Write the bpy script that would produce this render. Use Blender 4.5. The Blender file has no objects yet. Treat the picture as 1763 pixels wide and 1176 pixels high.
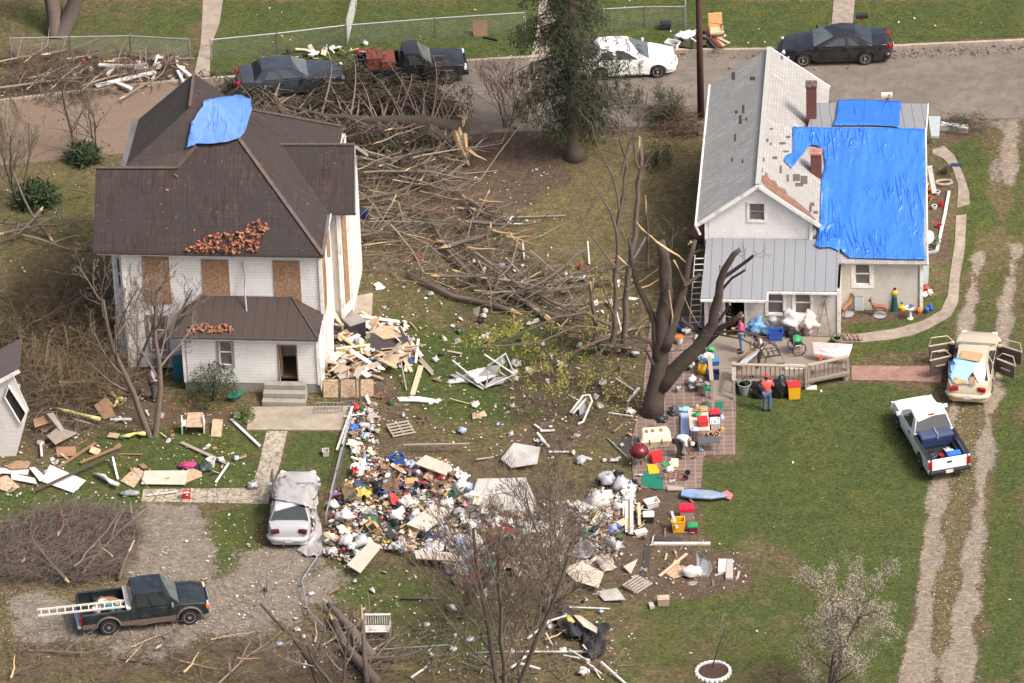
import bpy,bmesh,math,random
import numpy as np
from mathutils import Vector,Matrix,noise
random.seed(7);rng=np.random.default_rng(7)
S=bpy.context.scene;COL=S.collection
# ---------------------------------------------------------------- camera, sky, sun, exposure
PITCH=math.radians(32);DIST=270.0;FOC=11000.0;ROLL=math.radians(-2.2);PW,PH=1763,1176
CAM=Vector((0,-DIST*math.cos(PITCH),DIST*math.sin(PITCH)))
FWD=Vector((0,math.cos(PITCH),-math.sin(PITCH)))
_r0=Vector((1,0,0));_u0=_r0.cross(FWD)
RGT=_r0*math.cos(ROLL)+_u0*math.sin(ROLL);UPV=RGT.cross(FWD)
cd=bpy.data.cameras.new('camera');cam=bpy.data.objects.new('camera',cd);COL.objects.link(cam)
cd.sensor_width=36;cd.lens=36*FOC/PW;cd.clip_start=1;cd.clip_end=6000
cam.matrix_world=Matrix(((RGT.x,UPV.x,-FWD.x,CAM.x),(RGT.y,UPV.y,-FWD.y,CAM.y),(RGT.z,UPV.z,-FWD.z,CAM.z),(0,0,0,1)))
S.camera=cam
SUN_EL,SUN_AZ=52.0,-30.0
W=bpy.data.worlds.new('World');S.world=W;W.use_nodes=True
wn=W.node_tree.nodes;sky=wn.new('ShaderNodeTexSky');sky.sky_type='NISHITA';sky.sun_disc=False
sky.sun_elevation=math.radians(SUN_EL);sky.sun_rotation=math.radians(90-SUN_AZ);sky.dust_density=8.0;sky.air_density=.7;sky.ozone_density=.4
W.node_tree.links.new(sky.outputs[0],wn['Background'].inputs[0]);wn['Background'].inputs[1].default_value=0.15
sd=bpy.data.lights.new('sun','SUN');sd.energy=1.55;sd.angle=math.radians(7);sd.color=(1,.965,.92)
sun=bpy.data.objects.new('sun',sd);COL.objects.link(sun)
_e,_a=math.radians(SUN_EL),math.radians(SUN_AZ)
SUND=Vector((math.cos(_e)*math.cos(_a),math.cos(_e)*math.sin(_a),math.sin(_e)))
sun.rotation_euler=SUND.to_track_quat('Z','Y').to_euler()
S.view_settings.view_transform='Standard';S.view_settings.look='None';S.view_settings.gamma=1;S.view_settings.exposure=0.68
def G(px,py,z=0.0):
 """world point at height z seen at photo pixel (used to survey the place)"""
 d=FWD*FOC+RGT*(px-PW/2)-UPV*(py-PH/2)
 return CAM+d*((z-CAM.z)/d.z)
def hit(px,py,p0,n):
 d=FWD*FOC+RGT*(px-PW/2)-UPV*(py-PH/2)
 return CAM+d*((p0-CAM).dot(n)/d.dot(n))
def PX(p):
 v=p-CAM;k=FOC/v.dot(FWD);return(PW/2+k*v.dot(RGT),PH/2-k*v.dot(UPV))
# ---------------------------------------------------------------- materials
def _nt(name):
 m=bpy.data.materials.new(name);m.use_nodes=True;nt=m.node_tree
 return m,nt,nt.nodes['Principled BSDF']
def _n(nt,t,**kw):
 n=nt.nodes.new(t)
 for k,v in kw.items():
  if k.startswith('i_'):n.inputs[k[2:].replace('_',' ')].default_value=v
  else:setattr(n,k,v)
 return n
def ramp(nt,fac,stops):
 r=nt.nodes.new('ShaderNodeValToRGB');nt.links.new(fac,r.inputs[0]);e=r.color_ramp.elements
 while len(e)<len(stops):e.new(.5)
 for i,(p,c)in enumerate(stops):e[i].position=p;e[i].color=(*c,1)if len(c)==3 else c
 return r.outputs[0]
def mixc(nt,f,a,b,mode='MIX'):
 m=nt.nodes.new('ShaderNodeMix');m.data_type='RGBA';m.blend_type=mode
 for s,v in((0,f),(6,a),(7,b)):
  if hasattr(v,'is_output'):nt.links.new(v,m.inputs[s])
  else:m.inputs[s].default_value=v if s==0 else(*v,1)
 return m.outputs[2]
def noisef(nt,scale,detail=4,rough=.55,co=None,dist=0):
 n=_n(nt,'ShaderNodeTexNoise');n.inputs['Scale'].default_value=scale;n.inputs['Detail'].default_value=detail;n.inputs['Roughness'].default_value=rough;n.inputs['Distortion'].default_value=dist
 if co is not None:nt.links.new(co,n.inputs['Vector'])
 return n.outputs[0]
def geo(nt):return nt.nodes.new('ShaderNodeNewGeometry').outputs['Position']
def objco(nt):return nt.nodes.new('ShaderNodeTexCoord').outputs['Object']
def math2(nt,op,a,b=None,c=None):
 m=nt.nodes.new('ShaderNodeMath');m.operation=op
 for i,v in enumerate((a,b,c)):
  if v is None:continue
  if hasattr(v,'is_output'):nt.links.new(v,m.inputs[i])
  else:m.inputs[i].default_value=v
 return m.outputs[0]
def bump(nt,bs,h,strength=.5,dist=.02):
 b=_n(nt,'ShaderNodeBump');b.inputs['Strength'].default_value=strength;b.inputs['Distance'].default_value=dist
 nt.links.new(h,b.inputs['Height']);nt.links.new(b.outputs[0],bs.inputs['Normal'])
MATS={}
def M(name,col=None,rough=.7,metal=0,var=.18,scale=6,spec=.4,dirt=None,bmp=0,alpha=1,trans=0,objrand=0):
 """plain painted/plastic/wood/cloth surface with mottling"""
 if name in MATS:return MATS[name]
 m,nt,bs=_nt(name);co=objco(nt)
 f=noisef(nt,scale,5,.6,co)
 c=mixc(nt,f,tuple(x*(1-var)for x in col),tuple(min(1,x*(1+var))for x in col))
 if dirt:
  d=noisef(nt,scale*.35,6,.7,co);c=mixc(nt,ramp(nt,d,[(.5,(0,0,0)),(.68,(.75,.75,.75))]),c,dirt)
 if objrand:
  oi=nt.nodes.new('ShaderNodeObjectInfo');h=nt.nodes.new('ShaderNodeHueSaturation');nt.links.new(c,h.inputs['Color'])
  nt.links.new(math2(nt,'MULTIPLY_ADD',oi.outputs['Random'],objrand*2,1-objrand),h.inputs['Value'])
  nt.links.new(math2(nt,'MULTIPLY_ADD',oi.outputs['Random'],.04,.48),h.inputs['Hue']);c=h.outputs[0]
 nt.links.new(c,bs.inputs['Base Color']);bs.inputs['Roughness'].default_value=rough;bs.inputs['Metallic'].default_value=metal
 bs.inputs['Specular IOR Level'].default_value=spec
 if bmp:bump(nt,bs,noisef(nt,scale*4,4,.6,co),bmp,.02)
 if trans:bs.inputs['Transmission Weight'].default_value=trans
 if alpha<1:bs.inputs['Alpha'].default_value=alpha
 MATS[name]=m;return m
def uvn(nt):return nt.nodes.new('ShaderNodeUVMap').outputs[0]
def sep(nt,v):
 s=nt.nodes.new('ShaderNodeSeparateXYZ');nt.links.new(v,s.inputs[0]);return s.outputs
def siding(name,col,pitch=.115,dirt=(.32,.29,.24),amt=.35,line=.55):
 m,nt,bs=_nt(name);uv=uvn(nt);s=sep(nt,uv)
 t=math2(nt,'FRACT',math2(nt,'DIVIDE',s[1],pitch))
 ln=ramp(nt,t,[(0,(line,)*3),(.12,(1,1,1)),(.9,(1,1,1)),(1,(.9,)*3)])
 d=noisef(nt,1.3,7,.7,geo(nt));fine=noisef(nt,9,4,.6,geo(nt))
 c=mixc(nt,ramp(nt,d,[(.45,(0,0,0)),(.75,(amt,)*3)]),col,dirt)
 c=mixc(nt,1.0,c,ln,'MULTIPLY');c=mixc(nt,.22,c,ramp(nt,fine,[(.3,(.5,)*3),(.6,(1,1,1))]),'MULTIPLY')
 nt.links.new(c,bs.inputs['Base Color']);bs.inputs['Roughness'].default_value=.6
 bump(nt,bs,t,.6,.015);MATS[name]=m;return m
def shingle(name,c1,c2,cm,w=.3,h=.18,rough=.9,spots=None,dark=None,streak=.4,dscale=.35):
 m,nt,bs=_nt(name);uv=uvn(nt)
 b=nt.nodes.new('ShaderNodeTexBrick');nt.links.new(uv,b.inputs[0]);b.inputs['Scale'].default_value=1
 b.inputs['Brick Width'].default_value=w;b.inputs['Row Height'].default_value=h;b.inputs['Mortar Size'].default_value=.012;b.inputs['Mortar Smooth'].default_value=.3
 b.inputs[1].default_value=(*c1,1);b.inputs[2].default_value=(*c2,1);b.inputs[3].default_value=(*cm,1)
 mp=nt.nodes.new('ShaderNodeMapping');nt.links.new(uv,mp.inputs[0]);mp.inputs['Scale'].default_value=(9,.7,1)
 st=noisef(nt,1,5,.65,mp.outputs[0]);big=noisef(nt,dscale,5,.6,geo(nt))
 c=mixc(nt,streak,b.outputs[0],ramp(nt,st,[(.35,(.45,)*3),(.65,(1.25,)*3)]),'MULTIPLY')
 if dark:c=mixc(nt,ramp(nt,big,[(.42,(0,0,0)),(.62,(.8,)*3)]),c,dark)
 if spots:c=mixc(nt,ramp(nt,noisef(nt,7,3,.6,geo(nt)),[(.66,(0,0,0)),(.72,(.8,)*3)]),c,spots)
 nt.links.new(c,bs.inputs['Base Color']);bs.inputs['Roughness'].default_value=rough
 bump(nt,bs,b.outputs[1],-.5,.02);MATS[name]=m;return m
def pavers(name,c1,c2,cm,w,h,mortar=.02,off=.5,rough=.85,rot=0):
 m,nt,bs=_nt(name);mp=nt.nodes.new('ShaderNodeMapping');nt.links.new(geo(nt),mp.inputs[0]);mp.inputs['Rotation'].default_value=(0,0,rot)
 b=nt.nodes.new('ShaderNodeTexBrick');nt.links.new(mp.outputs[0],b.inputs[0]);b.inputs['Scale'].default_value=1;b.offset=off
 b.inputs['Brick Width'].default_value=w;b.inputs['Row Height'].default_value=h;b.inputs['Mortar Size'].default_value=mortar
 b.inputs[1].default_value=(*c1,1);b.inputs[2].default_value=(*c2,1);b.inputs[3].default_value=(*cm,1)
 c=mixc(nt,.55,b.outputs[0],ramp(nt,noisef(nt,1.6,6,.65,geo(nt)),[(.3,(.45,.42,.4)),(.6,(1,1,1))]),'MULTIPLY')
 nt.links.new(c,bs.inputs['Base Color']);bs.inputs['Roughness'].default_value=rough;bump(nt,bs,b.outputs[1],-.4,.01);MATS[name]=m;return m
def seamed(name,col,pitch=.42,dirt=(.2,.2,.2),amt=.4,rough=.45,line=.45,axis=0):
 m,nt,bs=_nt(name);s=sep(nt,uvn(nt));t=math2(nt,'FRACT',math2(nt,'DIVIDE',s[axis],pitch))
 c=mixc(nt,ramp(nt,noisef(nt,1.1,6,.7,geo(nt)),[(.4,(0,0,0)),(.75,(amt,)*3)]),col,dirt)
 c=mixc(nt,1,c,ramp(nt,t,[(0,(line,)*3),(.05,(line,)*3),(.08,(1,1,1)),(1,(1,1,1))]),'MULTIPLY')
 nt.links.new(c,bs.inputs['Base Color']);bs.inputs['Roughness'].default_value=rough;bs.inputs['Metallic'].default_value=.1
 bump(nt,bs,t,.3,.02);MATS[name]=m;return m
def osb(name,col):
 m,nt,bs=_nt(name);v=nt.nodes.new('ShaderNodeTexVoronoi');v.inputs['Scale'].default_value=16;nt.links.new(geo(nt),v.inputs[0])
 sc_=nt.nodes.new('ShaderNodeSeparateColor');nt.links.new(v.outputs['Color'],sc_.inputs[0]);c=mixc(nt,.8,col,ramp(nt,sc_.outputs[0],[(0,(.6,)*3),(1,(1.3,)*3)]),'MULTIPLY')
 h=nt.nodes.new('ShaderNodeHueSaturation');nt.links.new(c,h.inputs['Color']);h.inputs['Saturation'].default_value=.8
 c=mixc(nt,.6,h.outputs[0],ramp(nt,noisef(nt,12,5,.7,geo(nt)),[(.3,(.5,)*3),(.65,(1.15,)*3)]),'MULTIPLY')
 nt.links.new(c,bs.inputs['Base Color']);bs.inputs['Roughness'].default_value=.8;MATS[name]=m;return m
def carpaint(name,col,rough=.25,metal=.2,dust=(.3,.27,.22),amt=.15):
 m,nt,bs=_nt(name);d=noisef(nt,2.2,6,.7,objco(nt))
 c=mixc(nt,ramp(nt,d,[(.4,(0,0,0)),(.8,(amt,)*3)]),col,dust)
 nt.links.new(c,bs.inputs['Base Color']);bs.inputs['Roughness'].default_value=rough;bs.inputs['Metallic'].default_value=metal
 bs.inputs['Coat Weight'].default_value=.5;bs.inputs['Coat Roughness'].default_value=.1
 MATS[name]=m;return m
def tarpmat(name,col,rough=.35,trans=0):
 m,nt,bs=_nt(name);co=geo(nt)
 c=mixc(nt,noisef(nt,.8,5,.6,co),tuple(x*.82 for x in col),tuple(x*1.15 for x in col))
 nt.links.new(c,bs.inputs['Base Color']);bs.inputs['Roughness'].default_value=rough;bs.inputs['Specular IOR Level'].default_value=.5
 mp=nt.nodes.new('ShaderNodeMapping');nt.links.new(co,mp.inputs[0]);mp.inputs['Rotation'].default_value=(0,0,.3);mp.inputs['Scale'].default_value=(2.2,.32,.5)
 n1=noisef(nt,1.1,3,.5,mp.outputs[0],.8);rd=math2(nt,'ABSOLUTE',math2(nt,'SUBTRACT',n1,.5));rd=ramp(nt,rd,[(0,(1,1,1)),(.035,(.25,)*3),(.12,(0,0,0))])
 mk=ramp(nt,noisef(nt,.5,3,.5,co),[(.42,(0,0,0)),(.6,(1,1,1))])
 h=math2(nt,'ADD',math2(nt,'MULTIPLY',rd,mk),math2(nt,'MULTIPLY',noisef(nt,2.5,4,.55,co),.5));bump(nt,bs,h,.8,.08);MATS[name]=m;return m
# ---------------------------------------------------------------- mesh builder
class MB:
 def __init__(s):s.v=[];s.f=[];s.mi=[];s.cur=0
 def add(s,vs,fs):
  o=len(s.v);s.v+=[tuple(v)for v in vs];s.f+=[tuple(i+o for i in f)for f in fs];s.mi+=[s.cur]*len(fs);return s
 def box(s,c,d,rz=0,ry=0,rx=0):
  m=Matrix.Rotation(rz,3,'Z')@Matrix.Rotation(ry,3,'Y')@Matrix.Rotation(rx,3,'X');c=Vector(c)
  vs=[c+m@Vector((x*d[0]/2,y*d[1]/2,z*d[2]/2))for z in(-1,1)for y in(-1,1)for x in(-1,1)]
  return s.add(vs,[(0,2,3,1),(4,5,7,6),(0,1,5,4),(1,3,7,5),(3,2,6,7),(2,0,4,6)])
 def bar(s,a,b,w,h):
  a,b=Vector(a),Vector(b);d=(b-a);L=d.length;d.normalize()
  up=Vector((0,0,1))if abs(d.z)<.95 else Vector((0,1,0));x=d.cross(up).normalized();y=x.cross(d)
  vs=[p+x*i*w/2+y*j*h/2 for p in(a,b)for j in(-1,1)for i in(-1,1)]
  return s.add(vs,[(0,1,3,2),(4,6,7,5),(0,4,5,1),(1,5,7,3),(3,7,6,2),(2,6,4,0)])
 def tube(s,pts,rad,n=6,cap=True):
  pts=[Vector(p)for p in pts];k=len(pts);rad=rad if hasattr(rad,'__len__')else[rad]*k;vs=[];fs=[]
  px=None
  for i,p in enumerate(pts):
   d=(pts[min(i+1,k-1)]-pts[max(i-1,0)])
   if d.length<1e-9:d=Vector((0,0,1))
   d.normalize()
   if px is None:px=d.cross(Vector((0,0,1))if abs(d.z)<.9 else Vector((1,0,0))).normalized()
   else:
    px=px-d*px.dot(d)
    px=px.normalized()if px.length>1e-6 else d.orthogonal().normalized()
   y=d.cross(px)
   for j in range(n):
    a=2*math.pi*j/n;vs.append(p+(px*math.cos(a)+y*math.sin(a))*rad[i])
  for i in range(k-1):
   for j in range(n):a,b=i*n+j,i*n+(j+1)%n;fs.append((a,b,b+n,a+n))
  if cap:fs.append(tuple(range(n-1,-1,-1)));fs.append(tuple(range((k-1)*n,k*n)))
  return s.add(vs,fs)
 def lathe(s,c,prof,n=16,axis='Z'):
  c=Vector(c);vs=[];fs=[];k=len(prof)
  for r,h in prof:
   for j in range(n):
    a=2*math.pi*j/n;x,y=r*math.cos(a),r*math.sin(a)
    vs.append(c+(Vector((x,y,h))if axis=='Z' else Vector((x,h,y))if axis=='Y' else Vector((h,x,y))))
  for i in range(k-1):
   for j in range(n):a,b=i*n+j,i*n+(j+1)%n;fs.append((a,b,b+n,a+n))
  if prof[0][0]>1e-4:fs.append(tuple(range(n-1,-1,-1)))
  if prof[-1][0]>1e-4:fs.append(tuple(range((k-1)*n,k*n)))
  return s.add(vs,fs)
 def slab(s,poly,t):
  """closed plate from a polygon, t metres thick downward"""
  n=len(poly);top=[Vector(p)for p in poly];bot=[p-Vector((0,0,t))for p in top]
  nz=sum(((top[(i+1)%n].x-top[i].x)*(top[(i+1)%n].y+top[i].y))for i in range(n))
  if nz>0:top.reverse();bot.reverse()
  return s.add(top+bot,[tuple(range(n)),tuple(range(2*n-1,n-1,-1))]+[(i,i+n,(i+1)%n+n,(i+1)%n)for i in range(n)])
 def ico(s,c,r,sub=1,squash=(1,1,1),jit=0,seed=0):
  bm=bmesh.new();bmesh.ops.create_icosphere(bm,subdivisions=sub,radius=1);rr=random.Random(seed)
  c=Vector(c);vs=[]
  for v in bm.verts:
   k=1+jit*(noise.noise(v.co*1.7+Vector((seed*3.1,seed,0)))*2+noise.noise(v.co*4.5+Vector((seed,0,2)))*1.1);vs.append(c+Vector((v.co.x*squash[0],v.co.y*squash[1],v.co.z*squash[2]))*r*k)
  fs=[tuple(v.index for v in f.verts)for f in bm.faces];bm.free();return s.add(vs,fs)
 def grid(s,fn,nu,nv,thick=0):
  vs=[fn(i/nu,j/nv)for j in range(nv+1)for i in range(nu+1)]
  fs=[(j*(nu+1)+i,j*(nu+1)+i+1,(j+1)*(nu+1)+i+1,(j+1)*(nu+1)+i)for j in range(nv)for i in range(nu)]
  return s.add(vs,fs)
 def build(s,name,mats,parent=None,smooth=False,loc=None,uv=True,bevel=0,solid=0,link=True,auto=0):
  if not isinstance(mats,(list,tuple)):mats=[mats]
  me=bpy.data.meshes.new(name);me.from_pydata(s.v,[],s.f)
  if uv and s.f:
   l=me.uv_layers.new(name='UVMap');out=[]
   for p in me.polygons:
    n=p.normal
    if abs(n.z)>.985:h,w=Vector((1,0,0)),Vector((0,1,0))
    else:h=Vector((-n.y,n.x,0)).normalized();w=n.cross(h)
    for vi in p.vertices:c=me.vertices[vi].co;out+=[c.dot(h),c.dot(w)]
   l.data.foreach_set('uv',out)
  for m in mats:me.materials.append(m)
  if len(mats)>1:me.polygons.foreach_set('material_index',s.mi)
  if smooth or auto:me.polygons.foreach_set('use_smooth',[True]*len(me.polygons))
  if auto:me.set_sharp_from_angle(angle=math.radians(auto))
  o=bpy.data.objects.new(name,me)
  if link:COL.objects.link(o)
  if loc is not None:me.transform(Matrix.Translation(-Vector(loc)));o.location=loc
  elif parent is not None and parent.get('_abs'):me.transform(Matrix.Translation(-parent.location))
  if parent is not None:o.parent=parent
  if bevel:b=o.modifiers.new('bevel','BEVEL');b.width=bevel;b.segments=2;b.limit_method='ANGLE'
  if solid:b=o.modifiers.new('solid','SOLIDIFY');b.thickness=solid
  return o
def tag(o,label,cat=None,group=None,kind=None):
 if label:o['label']=label
 if cat:o['category']=cat
 if group:o['group']=group
 if kind:o['kind']=kind
 return o
def thing(name,label,cat,loc=(0,0,0),rz=0,group=None,absolute=False):
 o=bpy.data.objects.new(name,None);COL.objects.link(o);o.location=loc;o.rotation_euler=(0,0,rz);o.empty_display_size=.3
 if absolute:o['_abs']=1
 return tag(o,label,cat,group)
def copytree(r,label=None,group=None):
 c=r.copy();COL.objects.link(c)
 if label:c['label']=label
 if group:c['group']=group
 for ch in r.children:
  d=ch.copy();COL.objects.link(d);d.parent=c
  for g in ch.children:
   e=g.copy();COL.objects.link(e);e.parent=d
 return c
def recolor(o,m):
 o.material_slots[0].link='OBJECT';o.material_slots[0].material=m
def inpoly(x,y,P):
 ins=np.zeros(x.shape,bool);n=len(P)
 for i in range(n):
  x1,y1=P[i];x2,y2=P[(i+1)%n]
  c=((y1>y)!=(y2>y))&(x<(x2-x1)*(y-y1)/((y2-y1)if y2!=y1 else 1e-9)+x1);ins^=c
 return ins
def edged(x,y,P):
 d=np.full(x.shape,1e9);n=len(P)
 for i in range(n):
  a=P[i];b=P[(i+1)%n];dx,dy=b[0]-a[0],b[1]-a[1];t=np.clip(((x-a[0])*dx+(y-a[1])*dy)/(dx*dx+dy*dy+1e-12),0,1)
  d=np.minimum(d,np.hypot(x-a[0]-t*dx,y-a[1]-t*dy))
 return d
def g2(pts):return[(G(*p).x,G(*p).y)for p in pts]
def strip(pts,wpx=None):
 """polyline of (px,py,halfwidth metres) -> world polygon"""
 c=[(G(p[0],p[1]),p[2])for p in pts];Lf,Rt=[],[]
 for i,(p,w)in enumerate(c):
  d=(c[min(i+1,len(c)-1)][0]-c[max(i-1,0)][0]).normalized();n=Vector((-d.y,d.x,0));Lf.append(p+n*w);Rt.append(p-n*w)
 return[(p.x,p.y)for p in Lf]+[(p.x,p.y)for p in reversed(Rt)]
# ---------------------------------------------------------------- ground
GREEN,DIRT,GRAV,TAN=0,1,2,3
ZONES=[(TAN,[(880,225),(1210,225),(1200,460),(1120,520),(960,480),(880,400),(850,300)],1.5,.9),(TAN,[(0,60),(230,70),(190,150),(0,150)],1.5,.7),(TAN,[(0,290),(170,300),(160,460),(200,640),(0,640)],2,.55),(TAN,[(1100,1000),(1300,960),(1330,1176),(1050,1176)],2,.5),(TAN,[(1250,780),(1330,760),(1360,900),(1300,990),(1210,940)],2,.45),(TAN,[(1640,290),(1763,300),(1763,420),(1620,500)],1.5,.5),(TAN,[(20,950),(420,900),(430,1000),(0,1176)],2,.4),(TAN,[(540,1000),(1000,1000),(1100,1176),(400,1176)],2,.5),(TAN,[(1600,700),(1650,650),(1690,700),(1650,1176),(1600,1176)],1,.5),(GREEN,[(1200,800),(1270,790),(1270,690),(1480,655),(1610,680),(1620,880),(1590,1090),(1560,1176),(1500,1176),(1360,960),(1290,930),(1230,960),(1200,860)],1.0,.95),(GREEN,[(1270,970),(1340,940),(1500,1000),(1560,1176),(1240,1176),(1060,1176),(1080,1050)],2.0,.62),(GREEN,[(1700,640),(1763,600),(1763,1176),(1680,1176),(1700,900)],.8,.85),(GREEN,[(1450,540),(1620,500),(1650,300),(1620,250),(1700,225),(1710,330),(1670,480),(1600,600),(1450,640)],.8,.9),(GREEN,[(1640,480),(1763,440),(1763,600),(1700,640),(1600,600)],1,.6),(GREEN,[(1730,280),(1763,240),(1763,420),(1745,400)],.6,.7),(GREEN,[(360,0),(1763,0),(1763,62),(1500,74),(1100,86),(850,100),(600,120),(440,130),(360,134)],.5,.92),(GREEN,[(0,0),(345,0),(330,110),(150,85),(0,55)],2.0,.55),(GREEN,[(230,30),(345,0),(330,125),(260,110)],1,.8),(GREEN,[(640,530),(760,560),(960,560),(1060,600),(1060,740),(900,740),(760,730),(660,680),(620,600)],1.4,.9),(GREEN,[(500,745),(600,745),(640,790),(580,880),(550,800),(490,810)],.6,.85),(GREEN,[(180,740),(450,730),(440,850),(180,850),(100,800)],1.0,.92),(GREEN,[(0,830),(240,850),(240,890),(140,900),(0,930)],.8,.9),(GREEN,[(360,870),(460,870),(450,950),(370,1000)],.7,.75),(GREEN,[(560,960),(640,940),(800,1010),(900,1080),(850,1176),(700,1130),(640,1080),(560,1040)],1.2,.6),(GREEN,[(640,500),(760,480),(900,500),(960,560),(760,560)],1.5,.45),(GREEN,[(0,330),(150,300),(150,420),(60,430)],1.0,.5),(GREEN,[(470,560),(650,640),(640,690),(640,560)],.5,.2),(DIRT,[(760,220),(960,215),(1000,260),(960,340),(860,370),(780,350),(740,280)],1.3,1.0),(DIRT,[(0,95),(320,95),(330,125),(180,165),(0,170)],1.0,.75),(DIRT,[(600,280),(780,300),(960,500),(900,560),(760,470),(620,480)],1.8,.55),(DIRT,[(1080,830),(1200,850),(1205,945),(1290,960),(1285,1010),(1180,1030),(1080,1030),(1010,960)],.5,1.0),(DIRT,[(880,600),(1110,620),(1100,760),(1010,800),(880,790),(850,700)],1.5,.6),(DIRT,[(1200,190),(1210,230),(1120,230),(900,235),(900,210)],.8,.7),(DIRT,[(1605,225),(1660,215),(1665,240),(1620,262)],.4,1),(DIRT,[(0,520),(200,640),(320,690),(430,690),(420,740),(180,740),(60,800),(0,640)],1.2,.7),(DIRT,[(640,640),(680,640),(700,740),(650,740)],.6,.8),(DIRT,[(1445,540),(1575,525),(1600,560),(1580,545),(1450,562)],.3,.9),(DIRT,[(560,760),(700,740),(1000,820),(1080,900),(1000,1020),(700,1000),(560,960)],1.3,.5),(DIRT,[(1596,300),(1650,300),(1630,460),(1590,440)],.4,.8),(DIRT,[(540,1060),(640,1060),(700,1176),(380,1176)],1.4,.7),(DIRT,[(1290,60),(320,10),(345,0),(345,20)],.2,0),(DIRT,[(0,1070),(240,1095),(430,1080),(560,1176),(0,1176)],1.2,.55),(GRAV,[(0,1010),(130,1030),(260,1010),(400,990),(440,940),(545,935),(540,980),(510,1060),(430,1100),(240,1110),(120,1112),(0,1120)],1.9,.95),(GRAV,[(262,872),(350,868),(368,1000),(240,1010),(225,980)],1.0,1.0),(GRAV,[(1620,205),(1763,200),(1763,225),(1725,240),(1720,330),(1715,345),(1700,300),(1715,230)],.6,.8),]
TRACKS=[[(1745,205,.4),(1738,250,.45),(1735,320,.25)],[(1690,430,.2),(1672,500,.28),(1660,580,.3),(1650,660,.35),(1627,790,.32),(1612,860,.4),(1602,940,.5),(1594,1020,.45),(1585,1090,.65),(1578,1180,.75)],[(1750,420,.25),(1737,500,.32),(1725,580,.35),(1712,640,.4),(1697,760,.35),(1686,880,.36),(1676,960,.4),(1664,1030,.6),(1655,1100,.55),(1648,1180,.75)]]
ZW=[(c,g2(P),f,w)for c,P,f,w in ZONES]+[(TAN,strip(t),.3,1.0)for t in TRACKS]+[(GRAV,strip([(a,b,w*.88)for a,b,w in t]),.45,1.0)for t in TRACKS]
ZW+=[(DIRT,strip([(a,b,w+.2)for a,b,w in t]),.35,.55)for t in TRACKS]
def gmask(x,y):
 out=np.zeros((4,)+x.shape)
 nz=np.array([noise.fractal(Vector((a*.35,b*.35,3.3)),.7,2.2,4)for a,b in zip(x.ravel(),y.ravel())]).reshape(x.shape)
 for c,P,f,w in ZW:
  d=edged(x,y,P);ins=inpoly(x,y,P);sdv=np.where(ins,d,-d)+nz*f*.9
  k=np.clip(sdv/f+.5,0,1)*w;out[c]=np.maximum(out[c],k)
 return out
xs=np.concatenate([[-2500,-700,-200,-60,-36],np.arange(-28,28.01,.25),[36,60,200,700,2500]])
ys=np.concatenate([[-2500,-700,-200,-70,-38],np.arange(-30,35.01,.25),[42,70,200,700,2500]])
X,Y=np.meshgrid(xs,ys);gm=gmask(X,Y);nx,ny=len(xs),len(ys)
me=bpy.data.meshes.new('ground');vv=np.stack([X.ravel(),Y.ravel(),np.zeros(X.size)],1)
idx=np.arange(nx*ny).reshape(ny,nx);ff=np.stack([idx[:-1,:-1].ravel(),idx[:-1,1:].ravel(),idx[1:,1:].ravel(),idx[1:,:-1].ravel()],1)
me.from_pydata(vv.tolist(),[],ff.tolist())
at=me.color_attributes.new('cover','FLOAT_COLOR','POINT');at.data.foreach_set('color',np.stack([gm[i].ravel()for i in range(4)],1).astype(np.float32).ravel())
ground=bpy.data.objects.new('ground',me);COL.objects.link(ground);tag(ground,None,kind='structure')
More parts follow.
